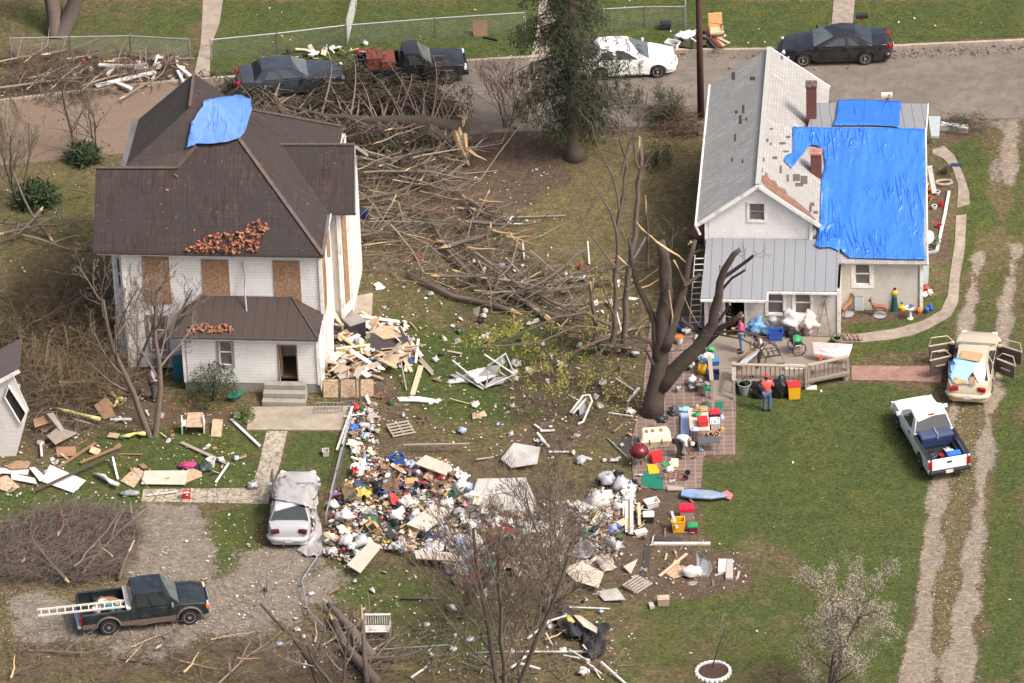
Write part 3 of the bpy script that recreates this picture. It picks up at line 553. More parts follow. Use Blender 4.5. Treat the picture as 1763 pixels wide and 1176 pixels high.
R=[F1.P(aAL-.38,b_add-ov,2.82),F1.P(aAR+.06,b_add-ov,2.82),F1.P(aAR+.06,-.02,2.82),F1.P(t1[0],-.02,3.62),F1.P(t0[0],-.02,3.62),F1.P(aAL-.38,-.02,2.82)]
mb=MB();mb.slab([R[0],R[1],R[3],R[4]],.06);addr=mb.build('roof',metalb,H1)
mb=MB();mb.slab([R[1],R[2],R[3]],.06);mb.slab([R[0],R[4],R[5]],.06);addr2=mb.build('roof',metalb,H1)
mb=MB();mb.bar(R[1]+Vector((0,0,.03)),R[3]+Vector((0,0,.03)),.07,.04);mb.bar(R[0]+Vector((0,0,.03)),R[4]+Vector((0,0,.03)),.07,.04);mb.bar(R[0]+Vector((0,0,-.03)),R[1]+Vector((0,0,-.03)),.12,.07);mb.build('ridge_cap',soffit,H1)
z0=5.9;E1=e1;E2=e2;E3=G(588,218,5.9);Pk=G(367,178,10.1);Q=G(337,252,8.95);V=G(305,290,8.3);G1_=G(165,290,8.3)
A_=G(334,126,10.4);R1=G(327,185,10.4);G2_=G(216,287,8.3);G3_=G(238,206,8.3);K_=G(405,177,8.95)
fl=F1.L(E1);aE=fl[0];E4=F1.P(aL-.3,F1.L(E3)[1],5.9)
mb=MB();mb.slab([E1,E2,Pk,Q,V,G1_],.09);rA=mb.build('roof',roof1,H1)
mb=MB();mb.slab([E2,E3,Pk],.09);rB=mb.build('roof',roof1,H1)
mb=MB();mb.slab([A_,R1,Pk],.07);mb.slab([A_,Pk,K_],.07);mb.slab([R1,Q,Pk],.07);mb.slab([E3,K_,Pk],.07);mb.slab([E3,E4,K_],.05);rC=mb.build('roof',roof1,H1)
mb=MB();mb.slab([A_,R1,G3_],.07);mb.slab([R1,G2_,G3_],.07);mb.slab([R1,Q,G2_],.07);mb.slab([Q,V,G2_],.07);rD=mb.build('roof',roof1w,H1)
gb=F1.L(G1_);mb=MB();mb.slab([G1_,V,F1.P(F1.L(V)[0],2*gb[1],5.95),F1.P(aE,2*gb[1]+.4,5.95)],.09);rE=mb.build('roof',roof1,H1)
mb=MB();g=[F1.P(aL+.02,.3,5.7),F1.P(aL+.02,2*gb[1]-.1,5.7),F1.P(aL+.02,gb[1],8.1)];mb.add(g+[p+F1.u*.1 for p in g],[(0,2,1),(3,4,5),(0,1,4,3),(1,2,5,4),(2,0,3,5)]);mb.build('wall',white_sid,H1)
mb=MB();q=[G2_-Vector((0,0,.08)),G3_-Vector((0,0,.08)),A_-Vector((0,0,.08)),K_-Vector((0,0,.08))];b_=[Vector((p.x,p.y,5.7))for p in q]
q=[p+F1.u*.25 if i<2 else p-F1.v*.15 for i,p in enumerate(q)];b_=[p+F1.u*.25 if i<2 else p-F1.v*.15 for i,p in enumerate(b_)]
mb.add(q+b_,[(0,4,5,1),(1,5,6,2),(2,6,7,3)]);mb.build('wall',white_sid,H1,solid=.05)
mb=MB();mb.bar(G2_-F1.u*.1+Vector((0,0,-.02)),G3_-F1.u*.1+Vector((0,0,-.02)),.24,.1);mb.bar(E2.lerp(E3,.02),E2.lerp(E3,.3)+Vector((0,0,.0)),.12,.1);mb.build('gutter',M('old_metal',(.13,.125,.12),.6,dirt=(.06,.05,.045),scale=3),H1)
W1,W2,W3,W4=G(482,250,7.75),G(611,250,7.75),G(612,366,5.9),G(562,366,5.9);b2=F1.L(W2)[1]
W5=F1.P(F1.L(W3)[0],2*b2-F1.L(W3)[1],5.9)
mb=MB();mb.slab([W1,W2,W3,W4],.08);rF=mb.build('roof',roof1,H1)
mb=MB();mb.slab([W1,W2,W5,F1.P(-.4,F1.L(W5)[1],5.9)],.08);mb.build('roof',roof1,H1)
aw=aW+aV;mb=MB();g=[F1.P(aw,bW+.2,5.6),F1.P(aw,8.2,5.6),F1.P(aw,b2,7.6)];mb.add(g+[p-F1.u*.1 for p in g],[(0,1,2),(3,5,4),(0,3,4,1),(1,4,5,2),(2,5,3,0)]);mb.build('wall',grey_sid,H1)
def up(p,h=.04):return p+Vector((0,0,h))
mb=MB();mb.bar(up(E2),up(Pk),.16,.05);mb.bar(up(Pk),up(E3),.16,.05);mb.bar(up(G1_),up(V),.14,.05);mb.bar(up(V),up(Q),.16,.05);mb.bar(up(A_),up(R1),.12,.05);mb.bar(up(W1),up(W2),.12,.05)
mb.build('ridge_cap',M('ridge_shingle',(.10,.075,.06),.9,var=.5,scale=5),H1)
mb=MB();mb.bar(up(W1,.02),up(W4,.02),.1,.03);mb.bar(E1-Vector((0,0,.07)),E2-Vector((0,0,.07)),.05,.1);mb.bar(W4-Vector((0,0,.07)),W3-Vector((0,0,.07)),.06,.1);mb.bar(E2-Vector((0,0,.06)),E3-Vector((0,0,.06)),.06,.1);mb.build('valley',soffit,H1)
mb=MB();mb.bar(W2+Vector((0,0,-.06)),W3+Vector((0,0,-.06)),.04,.14);mb.bar(W2+Vector((0,0,-.06)),W5+Vector((0,0,-.06)),.04,.14);mb.build('trim',trimg,H1)
h1roof=bvh_of([rA,rB,rC,rD,rE,rF,addr,addr2])
tp=drape(h1roof,[(350,178),(362,174),(395,178),(431,180),(430,198),(424,214),(419,232),(408,243),(390,249),(360,252),(338,251),(321,260),(322,247),(327,226),(331,206),(336,196)],3,.13,14,.035,1.4,1.3,3,zmin_=7.5)
t=tp.build('roof_tarp',bluet2,None,smooth=True,solid=.015,loc=tuple(Pk));tag(t,'faded blue tarp over the peak of the brown farmhouse roof','tarp')
mb=MB();a=G(421,449,5.3);a=F1.P(F1.L(a)[0],-.1,5.4);mb.tube([F1.P(F1.wallpx(418,449,0)[0],-.12,5.35),F1.P(F1.wallpx(424,480,0)[0],-.2,4.7),F1.P(F1.wallpx(423,500,0)[0],-.25,4.2),F1.P(F1.wallpx(430,547,0)[0],-.75,3.32)],.035,5);mb.build('downpipe',M('dull_metal',(.34,.34,.33),.5),H1)
mb=MB();mb.bar(F1.P(aR+.2,.3,.3),F1.P(aR+.22,.9,5.0),.22,.05);mb.bar(F1.P(aR+.1,b_add-.12,.4),F1.P(aR+.2,b_add+.2,3.4),.12,.04);o=mb.build('loose_trim',trimw,H1);o['label']='white corner boards hanging loose from the wall'
# ---- right house ------------------------------------------------
c0=G(1215,408,3.35);F2=Fr((c0.x,c0.y,0),yaw=math.radians(-5.5))
H2=thing('cottage','white gabled cottage with grey shingle roof half covered by a bright blue tarp','house',F2.P(4,2,0),absolute=True)
wG=F2.wallpx(1398,410,0)[0];rg=F2.wallpx(1305,318,-.25);rdg=rg[0];zr=rg[1];el=F2.wallpx(1200,385,-.25);zE=el[1];sl=(zr-zE)/(rdg-el[0]);L2=F2.px(1325,82,zr)[1]
aEr=rdg+(rdg-el[0])
pr=lambda a:zr-abs(a-rdg)*sl
gw=hole(F2,0,1290,350,1316,379,0)
mb=wall(F2,(0,0),(wG,0),0,pr(0)-.12,[gw]if gw[3]<pr(0)-.12 else[])
zc=pr(0)-.12
if gw[3]>=zc:
 mb=MB();P=F2.P;top=[(0,zc),(rdg,pr(rdg)-.1),(wG,pr(wG)-.12)]
 tz=lambda a:np.interp(a,[t[0]for t in top],[t[1]for t in top]);cols=[0,gw[0],gw[1],wG]
 for a,b in((0,gw[0]),(gw[1],wG)):
  m_=[a]+([rdg]if a<rdg<b else[])+[b]
  for c,d in zip(m_[:-1],m_[1:]):mb.add([P(c,0,0),P(d,0,0),P(d,0,tz(d)),P(c,0,tz(c))],[(0,1,2,3)])
 mb.add([P(gw[0],0,0),P(gw[1],0,0),P(gw[1],0,gw[2]),P(gw[0],0,gw[2])],[(0,1,2,3)])
 m_=[gw[0]]+([rdg]if gw[0]<rdg<gw[1]else[])+[gw[1]]
 for c,d in zip(m_[:-1],m_[1:]):mb.add([P(c,0,gw[3]),P(d,0,gw[3]),P(d,0,tz(d)),P(c,0,tz(c))],[(0,1,2,3)])
 mb.add([P(gw[0]-.1,.3,gw[2]-.1),P(gw[1]+.1,.3,gw[2]-.1),P(gw[1]+.1,.3,gw[3]+.1),P(gw[0]-.1,.3,gw[3]+.1)],[(0,1,2,3)])
mb.build('wall',siding('gable_boards',(.85,.845,.82),.17,amt=.15,line=.8),H2)
window(F2,H2,(0,0),(wG,0),*gw,trimw,glassg,fw=.1,split=.5,sash=trimg)
mb=MB()
for q in((0,L2-.3,0,0),(wG,0,wG,L2-.3)):pass
wall(F2,(0,L2-.3),(0,0),0,pr(0)-.1,mb=mb);wall(F2,(wG,0),(wG,L2-.3),0,pr(wG)-.1,mb=mb);wall(F2,(wG,L2-.3),(0,L2-.3),0,pr(0)-.1,mb=mb)
g=[F2.P(0,L2-.3,zc),F2.P(wG,L2-.3,zc),F2.P(rdg,L2-.3,zr-.1)];mb.add(g,[(0,2,1)]);mb.build('wall',grey_sid2,H2)
mb=MB();mb.slab([F2.P(el[0],-.25,zE),F2.P(rdg,-.25,zr),F2.P(rdg,L2,zr),F2.P(el[0],L2,zE)],.08);mL=mb.build('roof',roof2,H2)
roof2b=shingle('grey_shingle_dimmed',(.30,.30,.29),(.36,.36,.347),(.2,.195,.19),.3,.15,dark=(.26,.255,.235),streak=.45,dscale=.7)  # darker copy of the grey shingle, toned down for the sunlit slopes
mb=MB();mb.slab([F2.P(rdg,-.25,zr),F2.P(aEr,-.25,pr(aEr)),F2.P(aEr,L2,pr(aEr)),F2.P(rdg,L2,zr)],.08);mR=mb.build('roof',roof2b,H2)
mb=MB();mb.bar(F2.P(rdg,-.25,zr+.03),F2.P(rdg,L2,zr+.03),.22,.04);mb.build('ridge_cap',M('pale_ridge',(.36,.355,.33),.9),H2)
mb=MB();mb.bar(F2.P(el[0],-.28,zE-.06),F2.P(rdg,-.28,zr-.06),.05,.16);mb.bar(F2.P(rdg,-.28,zr-.06),F2.P(aEr,-.28,pr(aEr)-.06),.05,.16)
mb.box(F2.P(.03,-.03,(zc+2.9)/2),(.13,.05,zc-2.9),F2.rz);mb.box(F2.P(wG-.05,-.03,(zc+2.9)/2),(.13,.05,zc-2.9),F2.rz)
mb.bar(F2.P(rdg,L2+.02,zr-.05),F2.P(aEr,L2+.02,pr(aEr)-.05),.05,.14);mb.build('trim',trimw,H2)
mb=MB();mb.tube([F2.P(el[0]-.06,L2+.1,zE-.04),F2.P(el[0]-.06,-.35,zE-.04),F2.P(el[0]+.12,-.32,zE-.5)],.055,6);mb.build('gutter',trimw,H2)
bp=-2.6;zp0=3.32;zp1=2.32;sp=(zp0-zp1)/2.6
pl=F2.px(1207,497,2.32)[0];pm=F2.wallpx(1321,500,bp)[0];prr=F2.wallpx(1441,498,bp)[0]
mb=MB();mb.slab([F2.P(pl,bp-.42,zp1-.42*sp),F2.P(pm,bp-.42,zp1-.42*sp),F2.P(pm,bp,zp1),F2.P(prr,bp,zp1),F2.P(prr+.05,-.03,zp0),F2.P(pl+.12,-.03,zp0)],.05);pR=mb.build('roof',metalr,H2)
mb=MB()
for a,b,c,d in((pl,bp-.44,pm,bp-.44),(pm+.02,bp-.44,pm+.02,bp-.02),(pm,bp-.02,prr,bp-.02)):
 z_=lambda bb:zp1+(bb-bp)*sp-.07
 mb.bar(F2.P(a,b-.03,z_(b)),F2.P(c,d-.03,z_(d)),.06,.1)
mb.build('gutter',trimw,H2)
bq=bp+.18;wl=F2.wallpx(1283,540,bq)[0];wr=F2.wallpx(1446,540,bq)[0];d0=F2.wallpx(1261,540,bq)[0];lf=F2.wallpx(1216,540,bq)[0];st=wl
zwl=F2.wallpx(1300,572,bq)[1]
hh=[hole(F2,bq,1321,503,1349,540,st),hole(F2,bq,1368,505,1396,541,st)]
hh=[(a,b,c,min(d,2.2))for a,b,c,d in hh]
DK=.42
mb=wall(F2,(wl,bq),(wr,bq),0,2.3,hh);wall(F2,(wr,bq),(wr,.0),0,2.3,mb=mb);mb.build('wall',grey_sid2,H2);mb=wall(F2,(lf,0),(lf,bq),0,2.3);wall(F2,(lf,bq),(lf+.75,bq),0,2.3,mb=mb);mb.build('wall',grey_sid2,H2)
for h in hh:window(F2,H2,(wl,bq),(wr,bq),*h,trimw,glassg,fw=.1,split=.55)
mb=MB();mb.slab([F2.P(lf+.1,bq+.2,DK),F2.P(wr-.1,bq+.2,DK),F2.P(wr-.1,-.1,DK),F2.P(lf+.1,-.1,DK)],.1);mb.build('floor',dark,H2)
mb=MB();mb.box(F2.P(wl+.02,bq-.01,1.15),(.1,.18,2.3),F2.rz);mb.box(F2.P(lf+.75,bq,1.15),(.12,.18,2.3),F2.rz);mb.box(F2.P(wr-.04,bq-.02,1.15),(.15,.06,2.3),F2.rz);mb.box(F2.P(lf,bq-.02,1.15),(.15,.08,2.3),F2.rz)
mb.build('trim',trimw,H2)
bA=-.28;aX=F2.wallpx(1586,500,bA)[0];zA=2.45;wa=hole(F2,bA,1472,449,1498,490,wr)
wa=(wa[0],wa[1],wa[2],2.3)
mb=wall(F2,(wr,bA),(aX,bA),0,zA,[wa]);mb.build('wall',grey_sid2,H2)
window(F2,H2,(wr,bA),(aX,bA),*wa,trimw,glassg,fw=.16,split=.5,depth=.025)
bR=F2.px(1480,220,5.2)[1];zR=5.2;xr=F2.px(1593,221,5.2)[0];bB=F2.px(1500,177,4.95)[1]
mb=wall(F2,(aX,bA),(aX,bB-.3),0,zA);wall(F2,(aX,bB-.3),(wG,bB-.3),0,4.7,mb=mb)
g=[F2.P(aX,bA,zA),F2.P(aX,bB-.3,zA),F2.P(aX,bB-.3,4.7),F2.P(aX,bR,5.05)];mb.add(g,[(0,1,2,3)]);mb.build('wall',white_sid,H2)
mb=MB();so=(zR-zA)/(bR-bA+.25);mb.slab([F2.P(wG-.6,bA-.25,zA),F2.P(aX+.25,bA-.25,zA),F2.P(xr,bR,zR),F2.P(wG-.9,bR,zR)],.07);rT=mb.build('roof',roof2b,H2)
mb=MB();mb.slab([F2.P(wG-.4,bR,zR-.02),F2.P(xr,bR,zR-.02),F2.P(xr+.02,bB,4.93),F2.P(wG-.2,bB,4.93)],.06);rU=mb.build('roof',metalr2,H2)
mb=MB();mb.bar(F2.P(aX+.28,bA-.25,zA-.05),F2.P(xr+.03,bR,zR-.05),.05,.14);mb.box(F2.P(aX+.01,bA+.01,zA/2),(.14,.14,zA),F2.rz);mb.bar(F2.P(xr+.05,bR,zR-.05),F2.P(xr+.08,bB,4.88),.05,.12);mb.bar(F2.P(aX+.25,bR-1.5,4.2),F2.P(aX+.45,bR-1.2,2.7),.2,.05);mb.build('trim',trimw,H2)
h2roof=bvh_of([mL,mR,pR,rT,rU])
b1=drape(h2roof,[(1364,220),(1437,221),(1550,222),(1593,223),(1594,300),(1590,420),(1595,450),(1540,449),(1462,446),(1448,436),(1430,428),(1412,430),(1402,424),(1407,414),(1411,380),(1413,310),(1420,290),(1418,265),(1408,254),(1394,252),(1386,262),(1374,276),(1362,292),(1348,277),(1353,268),(1364,264)],4,.05,6,.03,.6,-.25,11,zmin_=2.3)
b1=b1.build('roof_tarp',bluet,None,smooth=True,solid=.012,loc=tuple(F2.P(6,3,4)));tag(b1,'large shiny bright blue tarp draped over the front slope of the cottage roof','tarp')
b2_=drape(h2roof,[(1443,176),(1470,174),(1553,178),(1549,200),(1549,221),(1500,219),(1434,219),(1440,203)],4,.09,5,.02,1,.2,4,zmin_=4)
b2_=b2_.build('roof_tarp',bluet,None,smooth=True,solid=.012,loc=tuple(F2.P(6,8,5)));tag(b2_,'smaller blue tarp over the low rear roof of the cottage','tarp')
def onroof(bv,poly,off=.012,step=6):
 return drape(bv,poly,step,off,0,0)
mb=onroof(h2roof,[(1312,303),(1320,300),(1325,309),(1335,312),(1340,322),(1352,326),(1356,336),(1368,344),(1378,352),(1392,364),(1404,378),(1402,381),(1352,347),(1322,325),(1310,313)],.015)
o=mb.build('exposed_boards',osb('bare_roof_boards',(.20,.085,.04)),H2);o['label']='bare brown roof boards where shingles are gone'
def dots(bv,L,mat,root,name,lab,off=.012):
 mb=MB()
 for x,y,w,h in L:
  mm=drape(bv,[(x-w/2,y-h/2),(x+w/2,y-h/2),(x+w/2,y+h/2),(x-w/2,y+h/2)],50,off,0,0);mb.add(mm.v,mm.f)
 o=mb.build(name,mat,root);o['label']=lab
dots(h2roof,[(1263,131,6,13),(1296,135,9,6),(1280,188,4,14),(1275,206,5,15),(1285,205,3,6),(1268,193,5,5),(1266,237,3,13),(1261,275,3,6),(1279,278,3,6),(1346,99,4,7),(1357,236,7,4),(1347,247,11,4),(1353,261,10,3),(1321,242,4,6),(1327,248,3,5),(1334,272,8,5),(1314,275,4,7),(1344,292,4,13),(1356,307,4,12),(1311,293,4,8),(1319,303,4,10),(1371,306,12,12),(1384,310,12,14),(1376,318,14,6),(1398,352,8,6),(1404,366,8,5),(1395,360,5,10),(1328,222,6,3),(1430,177,4,7)],M('tar_paper',(.09,.075,.06),.95),H2,'missing_shingles','dark gaps where shingles are missing')
def chimney(root,x,y,w,d,topz,cap,bv,yaw):
 h,n=ray(bv,x,y);mb=MB();c=h+F2.v*(d/2);mb.box(Vector((c.x,c.y,(h.z-.4+topz)/2)),(w,d,topz-h.z+.4),yaw);ch=mb.build('chimney',brickd,root,bevel=.01)
 mb=MB();mb.box(Vector((c.x,c.y,topz+.04)),(w+.06,d+.06,.1),yaw)
 mb.box(Vector((c.x,c.y,topz+.1)),(w*.45,d*.45,.06),yaw);mb.build('chimney_cap',cap,ch,bevel=.02);return c
hz=ray(h2roof,1397,208)[0];chimney(H2,1397,205,.44,.44,hz.z+1.55,M('sooty_cap',(.10,.06,.05),.9,var=.5,scale=8,dirt=(.3,.25,.2)),h2roof,F2.rz)
hz=ray(h2roof,1405,306)[0];chimney(H2,1405,304,.46,.46,hz.z+1.05,M('broken_cap',(.33,.16,.12),.9,var=.5,scale=8,dirt=(.5,.42,.35)),h2roof,F2.rz)
print('H2',wG,rdg,zr,zE,L2,aX,bR,bB,pl,pm,prr,'H1',aL,aAL,aAR,F1.rz,gb,b2)
# ---------------------------------------------------------------- vehicles (front towards +x, wheels on z=0)
rubber=M('tyre_rubber',(.022,.022,.023),.85);rimm=M('alloy_rim',(.42,.41,.40),.35,.7,var=.25,scale=12)
carglass=M('car_glass',(.03,.036,.036),.08,spec=.9,var=.4,scale=2);scrg=M('windscreen_glass',(.10,.12,.115),.1,spec=.9,var=.7,scale=1.6);blk=M('black_plastic',(.02,.02,.022),.6)  # windscreens get a paler mottled colour that imitates reflected sky
redl=M('red_lens',(.30,.012,.015),.2,var=.1);orl=M('amber_lens',(.8,.2,.02),.2);headl=M('lamp_lens',(.62,.64,.64),.12,var=.2);plate=M('number_plate',(.6,.58,.58),.5);chrome=M('bright_metal',(.6,.6,.6),.2,.8)
def arch_low(x,zl,wheels,r):
 z=zl
 for w in wheels:
  d=abs(x-w)
  if d<r:z=max(z,math.sqrt(r*r-d*d)+.33)
 return z
def body_loft(S_,wheels,r,zl=.22,cap=True):
 """S_: stations (x, ztop, halfwidth, crown); adds arch stations"""
 xs_=sorted({s[0]for s in S_}|{w+r*k for w in wheels for k in(-1,-.92,-.7,-.4,0,.4,.7,.92,1)});xs_=[x for x in xs_ if S_[0][0]<=x<=S_[-1][0]]
 ip=lambda x,k:float(np.interp(x,[s[0]for s in S_],[s[k]for s in S_]));mb=MB();vs=[];n=12
 for x in xs_:
  zt,w,cr=ip(x,1),ip(x,2),ip(x,3);lo=arch_low(x,zl,wheels,r);z3=max(lo+.02,zl+.62*(zt-zl))
  endf=.0
  half=[(w*.6,lo),(w*.965,lo),(w,(lo+z3)/2),(w*.985,z3),(w*.93,zt-.03),(w*.6,zt+cr*.8)]
  vs+=[(x,y,z)for y,z in half]+[(x,-y,z)for y,z in reversed(half)]
 fs=[]
 for i in range(len(xs_)-1):
  for j in range(n):a,b=i*n+j,i*n+(j+1)%n;fs.append((a,a+n,b+n,b))
 fs.append(tuple(range(n)));fs.append(tuple(range((len(xs_)-1)*n,len(xs_)*n))[::-1]);return mb.add(vs,fs)
def wheel(root,x,y,r=.33,w=.2,spokes=5,rim=None):
 s=1 if y>0 else -1;mb=MB();mb.lathe((x,y,r),[(r*.62,-w/2),(r*.94,-w/2),(r,-w*.3),(r,w*.3),(r*.94,w/2),(r*.62,w/2)],24,'Y');t=mb.build('wheel',rubber,root,auto=40)
 mb=MB();mb.lathe((x,y+s*w*.2,r),[(0.01,0),(r*.6,0)],16,'Y');mb.build('hub',blk,t)
 mb=MB();mb.lathe((x,y+s*w*.44,r),[(r*.56,-s*.03),(r*.56,s*.01),(r*.66,s*.02),(r*.66,-s*.03)],20,'Y');mb.lathe((x,y+s*w*.4,r),[(.01,s*.04),(r*.2,s*.03),(r*.2,-s*.03)],10,'Y')
 for k in range(spokes):
  a=k*2*math.pi/spokes;c,q=math.cos(a),math.sin(a);mb.bar((x+c*.04,y+s*(w*.42),r+q*.04),(x+c*r*.58,y+s*(w*.42),r+q*r*.58),.03,.075)
 mb.build('rim',rim or rimm,t);return t
def greenhouse(root,x0,x1,x2,x3,zb,zr,wb,wt,paint,sides,name='cabin',rearglass=True,front=True,crown=.03):
 """x0 rear base, x1 rear roof, x2 front roof, x3 windscreen base"""
 mb=MB();st=[(x0,zb,wb,0),(x1,zr-.01,wt,1),((x1+x2)/2,zr+crown,wt*1.01,1),(x2,zr-.02,wt*.98,1),(x3,zb,wb*.97,0)]
 b=[Vector(v)for v in((x0,wb,zb),(x0,-wb,zb),(x3,-wb*.97,zb),(x3,wb*.97,zb))];t=[]
 m=[x1,x1+(x2-x1)*.33,x1+(x2-x1)*.67,x2];hz=[0,crown,crown,0];rows=[]
 for a,h in zip(m,hz):rows.append([Vector((a,wt,zr+h-.03)),Vector((a,wt*.75,zr+h)),Vector((a,-wt*.75,zr+h)),Vector((a,-wt,zr+h-.03))])
 vs=b+[p for r_ in rows for p in r_];fs=[]
 for i in range(3):
  for j in range(3):a=4+i*4+j;fs.append((a,a+1,a+5,a+4))
 fs+=[(1,0,4,5,6,7),(3,2,19,18,17,16)[::1],(0,3,16,12,8,4),(2,1,7,11,15,19),(0,1,2,3)]
 mb.add(vs,fs);c=mb.build(name,paint,root,auto=35,bevel=.025)
 e=.006
 def pane(nm,q,inset=.05):
  q=[Vector(v)for v in q];ce=sum(q,Vector())/len(q);q2=[v+(ce-v).normalized()*min(inset*1.2,(ce-v).length*.3)for v in q];n=(q2[1]-q2[0]).cross(q2[2]-q2[0]).normalized()
  if n.dot(ce-Vector(((x0+x3)/2,0,zb)))<0:n=-n
  mb=MB();q3=[v+n*.012 for v in q2];q4=[v-n*.02 for v in q2];k=len(q);mb.add(q3+q4,[tuple(range(k)),tuple(range(2*k-1,k-1,-1))]+[(i,i+k,(i+1)%k+k,(i+1)%k)for i in range(k)]);return mb.build(nm,scrg if nm=='windscreen' else carglass,root)
 if front:pane('windscreen',[(x3,wb*.97,zb+.03),(x3,-wb*.97,zb+.03),(x2,-wt*.98,zr-.03),(x2,wt*.98,zr-.03)])
 if rearglass:pane('rear_window',[(x0,wb,zb+.04),(x0,-wb,zb+.04),(x1,-wt,zr-.03),(x1,wt,zr-.03)])
 for s in(1,-1):
  for a,b_ in sides:
   def pt(f,top):
    if top:xx=x1+(x2-x1)*f;return(xx,s*wt,zr-.05)
    xx=x0+(x3-x0)*f;return(xx,s*wb,zb+.04)
   pane('side_window',[pt(a,0),pt(b_,0),pt(b_,1),pt(a,1)],.04)
 return c
def sedan(name,label,paint,px,yaw,L=4.8,w=.88,wb=2.75,fo=.95,zr=1.38,zb=.93,hood=.86,trunk=.98,cab=(.85,1.35,2.5,3.35),group=None,coupe=False,trim=None,spoke=5,loc=None,cat='car'):
 p=loc or G(px[0],px[1],0);root=thing(name,label,cat,(p.x,p.y,0),yaw,group);h=L/2
 wh=[-h+(L-fo-wb),h-fo]
 st=[(-h,.62,w*.70,.0),(-h+.06,trunk-.16,w*.82,.0),(-h+.16,trunk-.02,w*.9,.01),(-h+.4,trunk,w*.965,.015),(-h+cab[0],trunk,w,.02),(-h+cab[0]+.3,zb,w,.0),(-h+cab[3]-.2,zb,w,0),(-h+cab[3]+.1,hood+.03,w,.03),(h-.75,hood-.04,w*.97,.03),(h-.4,hood-.11,w*.9,.03),(h-.18,hood-.18,w*.78,.02),(h-.05,hood-.3,w*.62,.0),(h,.5,w*.48,0)]
 body_loft(st,wh,.37,.2).build('body',paint,root,auto=42,bevel=.02)
 greenhouse(root,-h+cab[0],-h+cab[1],-h+cab[2],-h+cab[3],zb-.02,zr,w*.93,w*.68,paint,[(.17,.46),(.5,.83)]if not coupe else[(.22,.42),(.46,.84)])
 for x in wh:
  for s in(1,-1):wheel(root,x,s*(w-.10),.325,.2,spoke)
 for s in(1,-1):
  mb=MB();mb.box((-h+.035,s*(w*.62),trunk-.2),(.14,w*.38,.17),s*.28);mb.build('tail_lamp',redl,root,bevel=.02)
  mb=MB();mb.box((h-.2,s*w*.66,hood-.24),(.16,w*.3,.12),-s*.45,-.25);mb.build('headlight',headl,root,bevel=.02)
  mb=MB();mb.box((-h+cab[3]-.25,s*(w+.07),zb+.08),(.1,.17,.12));mb.build('wing_mirror',trim or paint,root,bevel=.02)
  mb=MB();mb.box((-h+L*.42,s*(w+.0),zb-.17),(.16,.03,.03));mb.build('door_handle',trim or paint,root)
  mb=MB();mb.bar((wh[0]+.5,s*(w+.003),.3),(wh[1]-.5,s*(w+.003),.3),.02,.06);mb.build('side_skirt',trim or paint,root)
 mb=MB();mb.tube([(-h+.3,-w*.96,.46),(-h+.07,-w*.84,.46),(-h-.03,-w*.5,.46),(-h-.05,0,.46),(-h-.03,w*.5,.46),(-h+.07,w*.84,.46),(-h+.3,w*.96,.46)],.11,8);mb.build('rear_bumper',paint,root,smooth=True)
 mb=MB();mb.tube([(h-.45,-w*.93,.43),(h-.16,-w*.76,.43),(h-.03,-w*.4,.43),(h,0,.43),(h-.03,w*.4,.43),(h-.16,w*.76,.43),(h-.45,w*.93,.43)],.1,8);mb.build('front_bumper',paint,root,smooth=True)
 mb=MB();mb.box((-h-.165,0,.5),(.02,.32,.16));mb.build('number_plate',plate,root)
 mb=MB();mb.box((h-.03,0,.56),(.06,.7,.09));mb.build('grille',blk,root)
 mb=MB();mb.box((0,0,.27),(L*.86,w*1.5,.12));mb.build('underside',blk,root)
 mb=MB()
 for f in((.17,.48,.84)if not coupe else(.42,.84)):
  x=-h+cab[0]+(cab[3]-cab[0])*f
  for s in(1,-1):mb.box((x,s*(w*.992),(.3+zb)/2),(.014,.012,zb-.36))
 o=mb.build('door_gap',blk,root);return root
